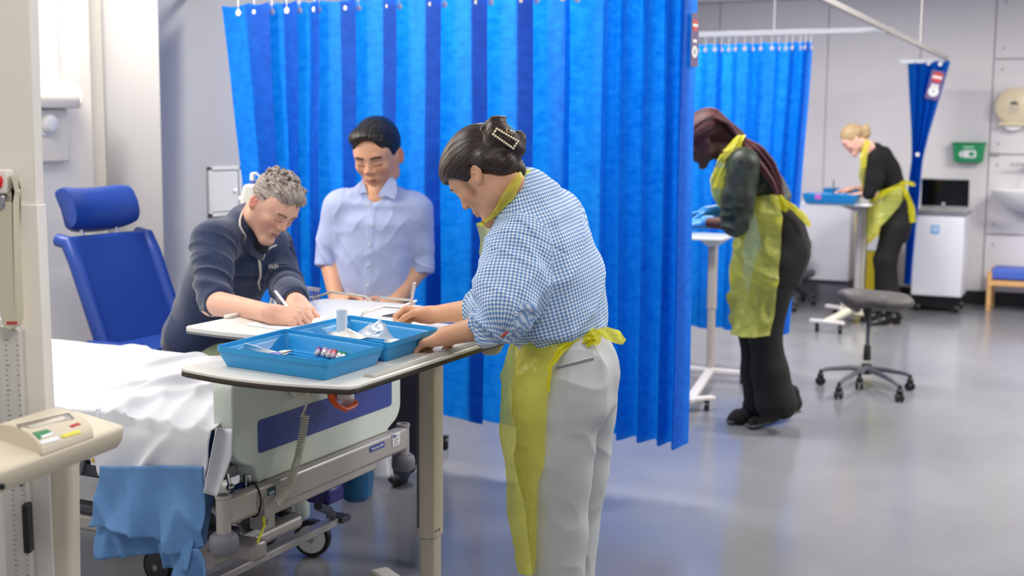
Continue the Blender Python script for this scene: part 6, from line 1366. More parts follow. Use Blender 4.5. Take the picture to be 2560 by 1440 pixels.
for py in np.linspace(815, 1433, 90):
    L = np.interp(py, [a[0] for a in AR], [a[1] for a in AR]); Rr = np.interp(py, [a[0] for a in AR], [a[2] for a in AR]); t_ = np.clip((py - 832) / 100, 0, 1); dR = 3.50 * (1 - t_) + 3.365 * t_ ; dL = 3.60; row = []
    for k in range(60):
        u = k / 59
        if u < .6: w = u / .6 * math.pi / 2; px = Rr + (L - Rr) * math.sin(w); d_ = dR + (dL - dR) * (1 - math.cos(w)) - .05 * math.sin(2 * w) * (1 - t_)
        else: w = (u - .6) / .4; px = L + 70 * w * w; d_ = dL + .26 * w
        row.append(V_(px, py + (6 * math.sin(u * 9) if py > 1400 else 0), d_))
    rows.append(row)
ap = film('apron_skirt', over([tr], rows, .007, .62), M_apron, pw, .010, 3, 5, 8)
rows = []
for py in np.linspace(562, 830, 40):
    L = np.interp(py, [562, 600, 640, 700, 760, 830], [1190, 1202, 1202, 1206, 1250, 1283]); rows.append([V_(L + 55 * w * w + (26 * (1 - w) if py < 575 and w < .3 else 0) * 0, py - 10 * w, 3.46 + .32 * w) for w in np.linspace(0, 1, 20)])
film('apron_bib', rows, M_apron, ap, .006, 9, 3, 4)
sb = [((1329, 424), (1306, 422), 3.50), ((1306, 446), (1297, 430), 3.465), ((1295, 474), (1277, 455), 3.44), ((1286, 496), (1256, 486), 3.425), ((1267, 513), (1236, 522), 3.415), ((1251, 531), (1224, 540), 3.41), ((1222, 551), (1206, 553), 3.42), ((1206, 566), (1189, 560), 3.44)]
rows = []
for t in np.linspace(0, len(sb) - 1, 40):
    i = min(int(t), len(sb) - 2); w = t - i; o1 = np.array(sb[i][0]) * (1 - w) + np.array(sb[i + 1][0]) * w; i1 = np.array(sb[i][1]) * (1 - w) + np.array(sb[i + 1][1]) * w; dd = sb[i][2] * (1 - w) + sb[i + 1][2] * w
    rows.append([V_(*(o1 * (1 - s) + i1 * s), dd) for s in np.linspace(0, 1, 12)])
fl_ = drape([shirt, wbody], [p for r in rows for p in r], .006); fl_ = [p if abs(float(p @ HF) - 3.45) < .16 else rows[i // 12][i % 12] for i, p in enumerate(fl_)]; rows = [fl_[i * 12:(i + 1) * 12] for i in range(40)]
film('apron_neck_strap', rows, M_apron2 if False else film_mat('yellow_strap_film', (250, 248, 120), .9), ap, .003, 4, 3, 6)
def ribbon(name, pts, w, parent, m=M_apron2, seed=1):
    P = [V_(*p) for p in pts]; n = 26; rows = []
    for i in range(n):
        t = i / (n - 1) * (len(P) - 1); j = min(int(t), len(P) - 2); f = t - j; c = P[j] * (1 - f) + P[j + 1] * f; tg = nrm_(P[j + 1] - P[j]); s = nrm_(np.cross(tg, HF)); ww = np.interp(t, range(len(P)), w)
        rows.append([c + s * ww * k + HF * .006 * math.sin(k * 4 + i * .4) for k in np.linspace(-1, 1, 7)])
    return film(name, rows, m, parent, .003, seed, 2, 5)
ribbon('tie_end', [(1490, 828, 3.47), (1515, 832, 3.45), (1540, 842, 3.44), (1562, 855, 3.44)], [.006, .016, .02, .008], ap)
ribbon('tie_loop', [(1488, 822, 3.46), (1478, 836, 3.44), (1482, 856, 3.44), (1492, 852, 3.43), (1496, 830, 3.45)], [.006, .012, .014, .012, .006], ap)
ribbon('tie_band', [(1500, 818, 3.52), (1470, 836, 3.455), (1430, 852, 3.41), (1400, 876, 3.375), (1376, 915, 3.355), (1371, 980, 3.352)], [.010, .012, .012, .010, .007, .004], ap)
ribbon('tie_end', [(1484, 836, 3.45), (1470, 850, 3.43), (1466, 866, 3.43)], [.006, .016, .012], ap, seed=4)
pen('silver pen in the hand of the woman in gingham', V_(1020, 806, 3.965), V_(1037, 706, 3.93), .0052)
# ------------------------------------------------------------------ seated man in the navy half-zip
SK2 = (222, 172, 150)
pm = thing('person', 'grey haired man in navy half zip top, sitting and writing on the rail table', 'person', V_(500, 1000, 4.95) * [1, 1, 0])
fm_ = vdir(.57, -.54, -.62); RM = frame(fm_, vdir(.44, -.43, .79) + vdir(.24, .16, 0)); OM = V_(683, 513, 4.66)
sdm = vdir(-.69, -.72, 0); fdm = vdir(.72, -.69, 0)
tm = [V_(498, 900, 4.98), V_(520, 820, 4.95), V_(552, 720, 4.88), V_(592, 640, 4.80), V_(612, 590, 4.78), V_(628, 552, 4.76)]
sR, eR = V_(534, 612, 4.58), V_(532, 757, 4.42); wR = atZ(676, 784, 1.035); sL = V_(676, 622, 4.96); wL = atZ(740, 756, 1.04); eL = V_(716, 715, 4.72)
hm_r = hand_prims(wR, nrm_(np.array(atZ(735, 790, 1.03)) - wR) + np.array([0, 0, -.0]), vdir(-.15, -.45, .85), -1, ((50, 55, 25), (55, 60, 30), (62, 66, 36), (66, 70, 40)), WRITE_TH, 1.02)
dL_ = nrm_(atZ(808, 792, 1.01) - atZ(745, 757, 1.02)); hm_l = hand_prims(wL + [0, 0, .005], dL_ + np.array([0, 0, -.22]), np.array([0, 0, 1.]) + dL_ * .15, 1, ((8, 18, 10), (6, 16, 8), (8, 18, 8), (10, 20, 10)), ((.8, .55, -.25), (.5, .85, -.1), (.4, .9, -.05)), 1.04, spread=(.14, .04, -.06, -.18))
hdm = [head_prims(OM, RM, 1.0, 1.0, 1.0, 1.15), rc(OM + RM @ [0, -.03, -.06], V_(628, 575, 4.76), .060, .068, .03)]
def stubhair(q): return (.0 * q[:, 0], (120, 110, 104))
fcm = face_col(OM, RM, SK2, (186, 112, 100), (110, 84, 70), 1.0, stub=.12, hairc=lambda q: (.85 * smooth((q[:, 2] - .002) / .01) * smooth((.018 - q[:, 1]) / .012) * smooth((q[:, 1] + .09) / .02) * (np.abs(q[:, 0]) > .055), (150, 142, 138)), ear=(216, 120, 104))
thR, thL = V_(505, 905, 4.90), V_(530, 905, 5.08)
KX = np.array([.44, .0, -.02]); kR, kL = thR + KX + [0, .02, 0], thL + KX + [0, .02, 0]
legs = [chain([thR, kR, thR * [1, 1, 0] + [.12, .1, .06]], [.085, .058, .042], .03), chain([thL, kL, thL * [1, 1, 0] + [.12, .1, .06]], [.085, .058, .042], .03)]
sdfobj('body', [hdm, loft(tm, [.15, .135, .145, .15, .10, .05], [.11, .10, .105, .10, .06, .05], sdm, .04), chain([sR, eR, wR], [.05, .043, .03], .03), chain([sL, eL, wL], [.05, .042, .03], .03), legs], .007, M_skin, pm, col=fcm,
       join=[(hdm, .003), (hm_r + [rc(wR, eR, .030, .046, .02)], .003), (hm_l + [rc(wL, eL, .029, .042, .02)], .003)])
M_navyf = mat('navy_fleece', (32, 47, 80), .95, bump=.5, bscale=420, bdist=.001, var=.28, vscale=130, sheen=.3)
SM = [(tm[0], tm[4], .15, fdm), (sR, eR, .07, fdm), (sL, eL, .065, fdm), (eL, wL, .05, [0, 0, 1])]
def mdisp(V):
    u = segs_uv(V, SM); z = V[:, 2]; k = 1 - np.abs(2 * vnoise(np.stack([u[:, 0] * 6, u[:, 1] * 26 + u[:, 0] * 7, u[:, 2]], 1)) - 1); arm = (u[:, 2] > 0) * smooth((1.30 - z) / .15)
    return .007 * (ridged(V, 6, 6, 4, 21) ** 2 - .4) + arm * .012 * (k ** 2 - .35) + (u[:, 2] == 0) * .007 * smooth((.98 - z) / .15) * (ridged(V, 4, 4, 13, 3) - .5)
shm = [loft([V_(498, 872, 4.97), V_(508, 850, 4.96), V_(530, 800, 4.95), V_(556, 715, 4.88), V_(594, 645, 4.80), V_(610, 596, 4.78), V_(622, 566, 4.77)], [.165, .175, .165, .17, .175, .155, .075], [.125, .135, .130, .13, .12, .09, .07], sdm, .03, cap=.3),
       chain([sR, eR + [0, 0, .025]], [.082, .062], .05), cyl_(eR + (sR - eR) * .12, eR + (wR - eR) * .12 + [0, 0, .006], .056, .052, .02, rnd=.015), chain([sL, eL], [.078, .060], .05), cyl_(eL, eL + (wL - eL) * .88, .056, .045, .02, rnd=.012),
       cyl_(V_(628, 578, 4.765), V_(636, 533, 4.745), .080, .076, .02, rnd=.012), rc(V_(612, 560, 4.79), V_(628, 540, 4.79), .05, .045, .03), rc(V_(620, 578, 4.76), sR + [0, 0, .015], .075, .070, .05), rc(V_(632, 578, 4.80), sL + [0, 0, .015], .075, .068, .05), ell(V_(660, 600, 4.62), (.06, .05, .07), None, .01, '-') if False else rc(V_(668, 590, 4.60), V_(655, 640, 4.62), .040, .012, .012, '-')]
ms = sdfobj('navy_fleece_top', shm, .005, M_navyf, pm, disp=mdisp)
und_ = sdfobj('dark_undershirt', [cyl_(V_(632, 600, 4.74), V_(640, 552, 4.73), .066, .063, .01, rnd=.01), ell(V_(643, 607, 4.738), (.048, .048, .055))], .006, mat('charcoal_tshirt', (42, 46, 52), .9), pm)
M_pip = mat('light_grey_piping', (206, 200, 192), .7)
obj('neck_piping', MB().tube(drape(ms, [V_(x, y, 4.5) for x, y in ((612, 524), (604, 535), (600, 550), (600, 566), (607, 580), (613, 588), (611, 599))], .003), .0042, 8), M_pip, pm)
obj('zip_piping', MB().tube(drape(ms, [V_(x, y, 4.5) for x, y in ((647, 648), (650, 665), (652, 690), (647, 706), (650, 724))], .003), [.005, .0055, .0045, .005, .003], 8), M_pip, pm)
obj('zip_piping', MB().tube(drape(ms, [V_(x, y, 4.5) for x, y in ((690, 613), (678, 618), (666, 626))], .003), .004, 8), M_pip, pm)
n8 = drape([ms, und_], [V_(x, y, 4.4) for x, y in ((600, 598), (613, 584), (622, 600), (638, 624), (657, 638), (656, 653), (630, 642), (608, 620))], .009)
obj('collar_flap', MB().add(n8 + [p + HF * .006 for p in n8], [tuple(range(8)), tuple(reversed(range(8, 16)))] + [(i, (i + 1) % 8, 8 + (i + 1) % 8, 8 + i) for i in range(8)]), M_navyf, pm, bevel=.002)
zq = drape(ms, [V_(659, 650, 4.5)], .006)[0]; zd = float(zq @ HF) - .004
obj('zip_garage', MB().tube([V_(664, 628, zd), V_(661, 638, zd), V_(657, 650, zd)], [.006, .008, .003], 8, flat=.4), M_pip, pm)
lq = drape(ms, [V_(684, 667, 4.5)], .012)[0]; text('chest_print', 'IABI', .024, lq, vdir(.93, -.25, .02), (0, 0, 1), M_lab, pm, ext=.0004)
M_sage = mat('sage_trousers', (142, 152, 126), .85, bump=.2, bscale=500)
sdfobj('trousers', [loft([V_(498, 925, 4.98), V_(500, 885, 4.98)], [.16, .155], [.125, .12], sdm, .03), chain([thR, kR], [.095, .075], .04), chain([thL, kL], [.095, .075], .04), chain([kR, thR * [1, 1, 0] + [.13, .1, .12]], [.072, .058], .03), chain([kL, thL * [1, 1, 0] + [.13, .1, .12]], [.072, .058], .03)], .009, M_sage, pm, disp=cloth_disp(.006, 8, 5))
for k_ in (thR, thL): obj('shoe', MB().ball(k_ * [1, 1, 0] + [.19, .1, .045], (.13, .045, .045)), M_black, pm)
hM = lambda c, r, k=.02, op='+': ell(OM + RM @ (np.array(c)), np.array(r), RM, k, op)
hair = [hM((0, -.018, .036), (.078, .098, .084)), hM((0, .045, .085), (.060, .05, .038), .03), hM((0, .125, .004), (.078, .064, .108), .015, '-'), hM((0, -.005, -.115), (.13, .09, .098), .02, '-'), hM((.085, .0, -.01), (.022, .024, .036), .008, '-'), hM((-.085, .0, -.01), (.022, .024, .036), .008, '-')]
for i in range(330):
    th_ = rng.uniform(0, 2 * math.pi); ph = rng.uniform(0, 1) ** .5 * 1.25; d = np.array([math.sin(ph) * math.cos(th_), math.sin(ph) * math.sin(th_) + .35, math.cos(ph)]); d /= np.linalg.norm(d)
    if d[1] > .93: continue
    b_ = np.array([0, -.018, .046]) + d * np.array([.076, .098, .086]); fl_ = np.array([rng.normal(0, .35), .75 + rng.normal(0, .2), .25 + rng.normal(0, .35)]) + d * .75; fl_ /= np.linalg.norm(fl_); l = rng.uniform(.008, .024) * (1.3 if d[1] > .4 else .8)
    p0 = OM + RM @ b_; p1 = p0 + RM @ (fl_ * l * .6); p2 = p1 + RM @ ((fl_ + [rng.normal(0, .5), .2, -.15]) * l * .45); hair.append(chain([p0, p1, p2], [.0048, .0034, .0009], .006))
M_hair2 = strand_mat('grey_hair', (98, 86, 76), (186, 176, 170), .7, (1.0, .6, .8), .9, .3)
sdfobj('hair', hair, .0032, M_hair2, pm, suv=hair_uv(OM, RM, (0, 1, .2), 34, 3), disp=lambda V: .003 * (vnoise(V * 130) - .5))
wa = nrm_(eL - wL); wu = nrm_(np.cross(wa, [0, 0, 1.])); wv_ = np.cross(wa, wu); obj('wrist_band', MB().tube([wL + wa * .035 + .0335 * (math.cos(t) * wu + math.sin(t) * wv_) for t in np.linspace(0, 2 * math.pi, 24, endpoint=False)], .003, 6, closed=True), mat('brown_band', (70, 48, 40), .6), pm)
pen('silver pen in the hand of the seated man', atZ(744, 801, 1.001), V_(688, 728, 4.16), .0055)

# ------------------------------------------------------------------ standing man in the light blue shirt
SK3 = (222, 166, 136)
ps = thing('person', 'black haired man standing in a light blue shirt with rolled sleeves, looking down', 'person', V_(945, 1150, 5.72) * [1, 1, 0])
D3 = 5.72; KS = 1.15; RS = KS; f3_ = vdir(-.25, -.90, -.36); R3 = frame(f3_, vdir(-.14, -.34, .93)); O3 = V_(943, 387, D3 - .03)
sd3_ = vdir(-.99, .12, 0); fd3 = vdir(-.12, -.99, 0)
t3 = [V_(948, 830, D3), V_(940, 740, D3), V_(938, 650, D3), V_(942, 560, D3), V_(945, 505, D3), V_(944, 470, D3 + .01)]
sr3, er3, wr3 = V_(853, 520, D3), V_(824, 645, D3 + .02), V_(842, 752, D3 - .12); sl3, el3, wl3 = V_(1036, 528, D3), V_(1052, 662, D3 + .03), V_(985, 760, D3 - .14)
hd3 = [head_prims(O3, R3, 1.06 * KS, 1.07, 1.0, 1.2), rc(O3 + R3 @ [0, -.012 * KS, -.08 * KS], V_(943, 500, D3), .046, .054, .03)]
h3r = hand_prims(wr3, V_(880, 800, D3 - .27) - wr3, vdir(-.5, -.8, .3), -1, ((20, 30, 15),) * 4, sc=KS); h3l = hand_prims(wl3, V_(925, 800, D3 - .3) - wl3, vdir(.4, -.8, .4), 1, ((25, 30, 20),) * 4, sc=KS)
fl3 = lambda px: V_(px, 1150, D3) * [1, 1, 0]
lg3 = [chain([V_(905, 850, D3), V_(898, 960, D3), fl3(893) + [0, 0, .06]], [.08, .055, .042], .03), chain([V_(990, 850, D3), V_(1000, 960, D3), fl3(1002) + [0, 0, .06]], [.08, .055, .042], .03)]
fc3 = face_col(O3, R3, SK3, (172, 104, 92), (38, 30, 28), 1.06 * KS, 1.07, ear=(214, 128, 100))
sdfobj('body', [hd3, loft(t3, [.15, .14, .14, .14, .10, .05], [.10, .10, .105, .105, .088, .05], sd3_, .04), chain([sr3, er3, wr3], [.05, .044, .028], .03), chain([sl3, el3, wl3], [.05, .044, .028], .03), lg3], .007, M_skin, ps, col=fc3, join=[(hd3, .0032), (h3r + [rc(wr3, er3, .029, .042, .02)], .0035), (h3l + [rc(wl3, el3, .029, .043, .02)], .0035)])
M_lb = mat('light_blue_cotton', (174, 187, 226), .8, bump=.15, bscale=900, bdist=.0004)
S3 = [(t3[1], t3[4], .15, fd3), (sr3, er3, .065, fd3), (sl3, el3, .065, fd3)]
def d3f(V):
    u = segs_uv(V, S3); z = V[:, 2]; xx_ = (V - t3[2]) @ sd3_; k = 1 - np.abs(2 * vnoise(np.stack([u[:, 0] * 5, u[:, 1] * 15 + u[:, 0] * 12, u[:, 2] + 7], 1)) - 1)
    w = 1 - np.abs(2 * vnoise(np.stack([xx_ * 16 + z * 9, z * 7 - xx_ * 6, np.zeros(len(V))], 1)) - 1); w2 = 1 - np.abs(2 * vnoise(np.stack([xx_ * 15 - z * 11 + 5, z * 4, np.ones(len(V))], 1)) - 1)
    fr_ = ((V - t3[2]) @ fd3 > 0); pl_ = xx_ + .012 - (z - 1.2) * -.03; pk = fr_ * (u[:, 2] == 0) * .0022 * smooth((.017 - np.abs(pl_ - .0)) / .002)
    return (u[:, 2] > 0) * .009 * (k ** 2 - .35) + (u[:, 2] == 0) * (.0045 * (w ** 3 - .25) + .004 * (w2 ** 3 - .25)) + pk + .003 * (vnoise(V * 20) - .5)
def roll(e, w, r0, r1):
    a = e + (w - e) * .02; return cyl_(e - (w - e) * .45, e + (w - e) * .10, r0, r1, .006, rnd=.014)
sh3 = [loft([V_(940, 752, D3), V_(939, 735, D3), V_(938, 690, D3), V_(938, 630, D3), V_(943, 560, D3), V_(945, 515, D3), V_(944, 488, D3)], [.135, .145, .15, .155, .168, .165, .085], [.115, .125, .13, .13, .125, .095, .07], sd3_, .03, cap=.3, e=2.3),
       chain([sr3, sr3 * .35 + er3 * .65], [.066, .066], .05), chain([sl3, sl3 * .35 + el3 * .65], [.066, .066], .05), cyl_(V_(823, 596, D3 + .02), V_(819, 668, D3 + .0), .052, .055, .01, rnd=.014), cyl_(V_(1052, 612, D3 + .02), V_(1052, 686, D3 + .0), .050, .053, .01, rnd=.014), rc(V_(943, 497, D3), sr3, .07, .062, .05), rc(V_(945, 497, D3), sl3, .07, .062, .05),
       rc(V_(944, 500, D3), V_(943, 478, D3), .088, .070, .02), rc(V_(938, 462, D3 - .10), V_(931, 508, D3 - .125), .052, .018, .006, '-'), cyl_(V_(942, 440, D3 - .02), V_(943, 490, D3), .062, .062, .006, '-')]
ss = sdfobj('light_blue_shirt', sh3, .005, M_lb, ps, disp=d3f)
def dr3(pts, off=.002, d0=4.3): return drape(ss, [V_(x, y, d0) for x, y in pts], off)
def wing(name, poly, m, parent, d_, off):   # collar wing: a folded panel standing a little off the shirt
    n = len(poly); P = [V_(x, y, dd) for x, y, dd in poly]; b = [p + HF * .004 for p in P]
    return obj(name, MB().add(P + b, [tuple(range(n)), tuple(reversed(range(n, 2 * n)))] + [(i, (i + 1) % n, n + (i + 1) % n, n + i) for i in range(n)]), m, parent, bevel=.0015)
qa = float(dr3([(900, 490)])[0] @ HF); qb = float(dr3([(975, 500)])[0] @ HF)
wing('collar_wing', [(905, 447, D3 - .055), (911, 462, qa - .0), (918, 482, qa - .012), (906, 483, qa - .014), (891, 488, qa - .014), (896, 466, qa - .006)], M_lb, ps, 0, 0)
wing('collar_wing', [(978, 433, D3 - .03), (991, 456, qb - .005), (993, 480, qb - .012), (986, 500, qb - .016), (965, 490, qb - .016), (944, 493, qb - .018), (952, 474, qb - .014), (968, 452, qb - .01)], M_lb, ps, 0, 0)
for x, y in ((920, 512), (928, 562), (923, 612), (920, 662), (918, 713)):
    q = dr3([(x, y)], .001)[0]; obj('button', MB().lathe([(.0062, 0), (.0062, .002), (.0045, .0026), (.004, .0018), (0, .0018)], q, -HF, n=14), M_lab, ps)
M_nt = mat('dark_navy_trousers', (22, 24, 36), .85)
sdfobj('trousers', [loft([V_(940, 742, D3), V_(942, 770, D3), V_(946, 840, D3)], [.138, .15, .165], [.112, .115, .12], sd3_, .03), chain([V_(903, 840, D3), V_(896, 960, D3), fl3(893) + [0, 0, .09]], [.095, .076, .064], .03), chain([V_(992, 840, D3), V_(1004, 960, D3), fl3(1006) + [0, 0, .09]], [.095, .078, .066], .03)], .009, M_nt, ps, disp=cloth_disp(.005, 8, 9))
for px in (893, 1006): obj('shoe', MB().ball(fl3(px) + fd3 * .07 + [0, 0, .045], (.05, .12, .045), frame(fd3, [0, 0, 1.])), M_black, ps)
h3 = lambda c, r, k=.02, op='+': ell(O3 + R3 @ (np.array(c) * 1.06 * KS), np.array(r) * 1.06 * KS, R3, k, op)
hair = [h3((0, -.014, .046), (.088, .105, .094)), h3((.01, .05, .088), (.066, .046, .034), .03), h3((0, .117, -.006), (.084, .072, .114), .008, '-'), h3((0, .0, -.12), (.14, .085, .098), .015, '-'), h3((.094, .0, -.012), (.022, .02, .034), .006, '-'), h3((-.094, .0, -.012), (.022, .02, .034), .006, '-')]
M_hair3 = strand_mat('black_hair', (14, 13, 15), (48, 44, 46), .4, (1, .4, .5), .8, .5)
sdfobj('hair', hair, .0035, M_hair3, ps, suv=hair_uv(O3, R3, (.7, .6, .3), 26, 2), disp=lambda V: .004 * (ridged((V - O3) @ R3, 70, 22, 30, 2) - .5))

RS = 1.0
# ------------------------------------------------------------------ woman with braids
SK4 = (84, 54, 46); D4 = 6.78
pb = thing('person', 'woman with long dark red braids, green velvet shirt, yellow apron and blue gloves, bending over', 'person', V_(1900, 1060, D4) * [1, 1, 0])
f4 = vdir(-.80, .12, -.58); R4 = frame(f4, vdir(-.57, .1, .8)); O4 = V_(1757, 352, D4)
sd4 = vdir(-.13, -.99, 0); fd4 = vdir(-.99, .13, 0)
t4 = [V_(1965, 610, D4), V_(1925, 520, D4), V_(1890, 455, D4), V_(1862, 400, D4), V_(1835, 375, D4), V_(1812, 372, D4)]
sn4, en4, wn4 = V_(1858, 410, D4 - .17), V_(1838, 560, D4 - .20), V_(1762, 556, D4 - .08); sf4, ef4, wf4 = V_(1850, 405, D4 + .17), V_(1822, 530, D4 + .17), V_(1765, 532, D4 + .08)
hd4 = [head_prims(O4, R4, 1.0, .97), rc(O4 + R4 @ [0, -.03, -.06], V_(1828, 385, D4), .055, .062, .03)]
ft4 = lambda px, d: atZ(px, 1050, .0) * 0 + V_(px, 1050, d) * [1, 1, 0]
fc4 = face_col(O4, R4, SK4, (110, 60, 56), (20, 14, 14))
kn, kf = V_(1915, 840, D4 - .09), V_(1890, 840, D4 + .09); an, af = V_(1935, 1010, D4 - .09), V_(1885, 1005, D4 + .1)
sdfobj('body', [hd4, loft(t4, [.14, .115, .12, .13, .09, .05], [.10, .08, .085, .08, .06, .05], sd4, .04), chain([sn4, en4, wn4], [.05, .04, .027], .03), chain([sf4, ef4, wf4], [.05, .04, .027], .03), chain([V_(1950, 640, D4 - .09), kn, an], [.09, .055, .04], .03), chain([V_(1945, 640, D4 + .09), kf, af], [.09, .055, .04], .03)], .008, M_skin, pb, col=fc4, join=[(hd4, .004)])
sdfobj('glove', hand_prims(wn4, vdir(-.9, .2, -.1), vdir(0, -.3, 1), 1, ((30, 35, 20),) * 4, sc=1.05) + [cyl_(wn4 + vdir(.05, 0, .0), wn4 - vdir(.02, 0, 0), .036, .034, .01)], .005, M_glove, pb)
sdfobj('glove', hand_prims(wf4, vdir(-.9, -.2, -.15), vdir(0, .3, 1), -1, ((30, 35, 20),) * 4, sc=1.05) + [chain([wf4, wf4 + (ef4 - wf4) * .6], [.036, .044], .02)], .005, M_glove, pb)
M_vel = mat('dark_green_velvet', (30, 40, 30), .5, sheen=.05, var=.75, vscale=18, bump=.2, bscale=90, bdist=.003)
sdfobj('velvet_shirt', [loft([V_(1932, 510, D4), V_(1918, 490, D4), V_(1895, 450, D4), V_(1868, 408, D4), V_(1842, 380, D4), V_(1822, 372, D4)], [.14, .145, .15, .155, .125, .07], [.105, .113, .113, .105, .08, .06], sd4, .03, cap=.4), chain([sn4, sn4 * .4 + en4 * .6, en4], [.082, .076, .066], .05), chain([sf4, ef4], [.078, .062], .05), cyl_(en4 + vdir(.03, 0, .03), en4 + (wn4 - en4) * .35, .062, .052, .02, rnd=.015)], .007, M_vel, pb,
       disp=lambda V: .014 * (ridged(V, 9, 9, 5, 3) ** 2 - .4) + .014 * (ridged(V, 15, 15, 18, 7) ** 2 - .4) * smooth((1.30 - V[:, 2]) / .12))
M_bt = mat('black_trousers', (16, 15, 15), .85, bump=.1, bscale=300)
tr4 = sdfobj('trousers', [loft([V_(1930, 515, D4), V_(1955, 570, D4), V_(1968, 625, D4), V_(1950, 690, D4)], [.135, .165, .175, .16], [.10, .125, .13, .12], sd4, .03, cap=.5), chain([V_(1945, 660, D4 - .085), V_(1912, 835, D4 - .09), V_(1925, 930, D4 - .09), V_(1940, 1005, D4 - .09)], [.115, .082, .092, .112], .04), chain([V_(1938, 660, D4 + .085), V_(1885, 835, D4 + .09), V_(1890, 930, D4 + .09), V_(1898, 1000, D4 + .09)], [.11, .08, .08, .085], .04), ell(V_(1940, 1062, D4 - .09), (.2, .2, .05), None, .01, '-')], .009, M_bt, pb, disp=cloth_disp(.006, 7, 13, vert=.4))
M_sh = mat('black_suede', (22, 20, 20), .8); M_sole = mat('grey_sole', (90, 86, 84), .7)
def shoe(parent, toe, heel, L, w, hgt, m=M_sh, sole=True):
    d = nrm_((toe - heel) * [1, 1, 0]); up = nrm_(np.cross(np.cross(d, nrm_(toe - heel) + 1e-6), [0, 0, 1.]) + [0, 0, 1.]); sdv = np.cross(d, [0, 0, 1.])
    sdfobj('shoe', [rc(heel + [0, 0, hgt * .5], heel + (toe - heel) * .55 + [0, 0, hgt * .42], w * .5, w * .52, .02), rc(heel + (toe - heel) * .5 + [0, 0, hgt * .3], toe - d * w * .4 + [0, 0, hgt * .22], w * .5, w * .36, .02), rc(heel + [0, 0, hgt * .6], heel + [0, 0, hgt * 1.3] + d * .02, w * .42, w * .44, .02)], .006, m, parent)
    if sole: obj('sole', MB().bar(heel - d * w * .3 + [0, 0, -.004 + .008], toe + [0, 0, .008], w * .8, .014), M_sole, parent, bevel=.005)
tn = atZ(1872, 1074, .0); hn = atZ(1984, 1050, .0); hn = hn + [0, 0, .05]; shoe(pb, tn + [0, 0, .01], hn, .27, .09, .09)
shoe(pb, atZ(1816, 1056, .01), atZ(1880, 1056, .01) + [0, 0, 0], .25, .085, .08)
hq4 = lambda x, y, d=0: V_(x, y, D4 + d)
hb4 = [ell(O4 + R4 @ [0, -.02, .045], (.092, .115, .10), R4), rc(O4 + R4 @ [0, -.08, .05], hq4(1838, 345), .085, .05, .04), ell(O4 + R4 @ [0, .10, -.04], (.13, .07, .11), R4, .01, '-'), ell(O4 + R4 @ [-.085, -.01, -.02], (.02, .025, .035), R4, .005, '-')]
sdfobj('hair', hb4, .005, strand_mat('dark_red_hair', (34, 14, 16), (84, 38, 42), .6, (1, .2, .3), .9), pb, suv=hair_uv(O4, R4, (0, 1, .2), 20, 2), disp=lambda V: .006 * (ridged(np.stack([np.arctan2(((V - O4) @ R4)[:, 0], ((V - O4) @ R4)[:, 2]) * 9, ((V - O4) @ R4)[:, 1] * 4, np.zeros(len(V))], 1), 1, 1, 1) - .3))
M_braid = mat('dark_red_braids', (78, 36, 40), .6, bump=.8, bscale=120, bdist=.004)
for i in range(26):
    o1, o2 = rng.uniform(-1, 1), rng.uniform(-1, 1); path = [(1790 + 6 * o1, 275 + 22 * abs(o1)), (1822, 320 + 14 * o1), (1850 + 5 * o1, 350 + 12 * o1), (1886 + 18 * o2, 378 - 16 * o2 * .6), (1914 + 20 * o2, 415 - 10 * o2), (1936 + 16 * o2, 452 + 2 * o1), (1946 + 9 * o2, 492 + 10 * o1)]
    pts = [V_(x, y, D4 - .05 + .07 * o1 - (0 if j < 3 else .09)) for j, (x, y) in enumerate(path)]; P2 = []
    for j in range(len(pts) - 1):
        for k in range(6): t = k / 6; P2.append(pts[j] * (1 - t) + pts[j + 1] * t)
    P2.append(pts[-1]); n = len(P2); P2 = relaxp = [P2[0]] + [(P2[j - 1] + 2 * P2[j] + P2[j + 1]) / 4 for j in range(1, n - 1)] + [P2[-1]]
    obj('braid', MB().tube(P2, [.0115 + .0022 * (j % 2) - .004 * (j / n) for j in range(n)], 6), M_braid, pb)
obj('loose_strand', MB().tube([V_(*q, D4 - .05) for q in ((1826, 318), (1838, 316), (1846, 326), (1845, 338))], .003, 6), M_braid, pb)
ap4 = []
A4 = [(500, 1872, 1945), (540, 1850, 1954), (603, 1830, 1954), (661, 1822, 1948), (720, 1830, 1943), (780, 1834, 1938), (838, 1836, 1924)]
rows = []
for py in np.linspace(497, 838, 60):
    L = np.interp(py, [a[0] for a in A4], [a[1] for a in A4]); Rr = np.interp(py, [a[0] for a in A4], [a[2] for a in A4]); row = []
    for k in range(40):
        u = k / 39
        if u < .65: w = u / .65 * math.pi / 2; px = Rr + (L - Rr) * math.sin(w); d_ = D4 - .205 + .19 * (1 - math.cos(w))
        else: w = (u - .65) / .35; px = L + 30 * w * w; d_ = D4 - .015 + .2 * w
        row.append(V_(px, py + (5 * math.sin(u * 8) if py > 820 else 0) - (10 * (1 - u) if py < 520 else 0), d_))
    rows.append(row)
M_apr4 = film_mat('yellow_apron_film_rear', (206, 212, 110), .8)
ap = film('apron_skirt', over([tr4], rows, .008, .66), M_apr4, pb, .05, 5, 3, 4)
rows = []
for py in np.linspace(420, 535, 20):
    L = np.interp(py, [420, 449, 495, 535], [1792, 1777, 1783, 1812]); rows.append([V_(L + 30 * w * w, py, D4 - .16 + .30 * w) for w in np.linspace(0, 1, 12)])
film('apron_bib', rows, M_apr4, ap, .01, 2, 3, 3)
ribbon('apron_neck_strap', [(1797, 470, D4 - .17), (1796, 430, D4 - .18), (1806, 395, D4 - .19), (1828, 372, D4 - .18)], [.03, .028, .02, .012], ap, film_mat('yellow_strap_film2', (222, 218, 80), .75), 7)
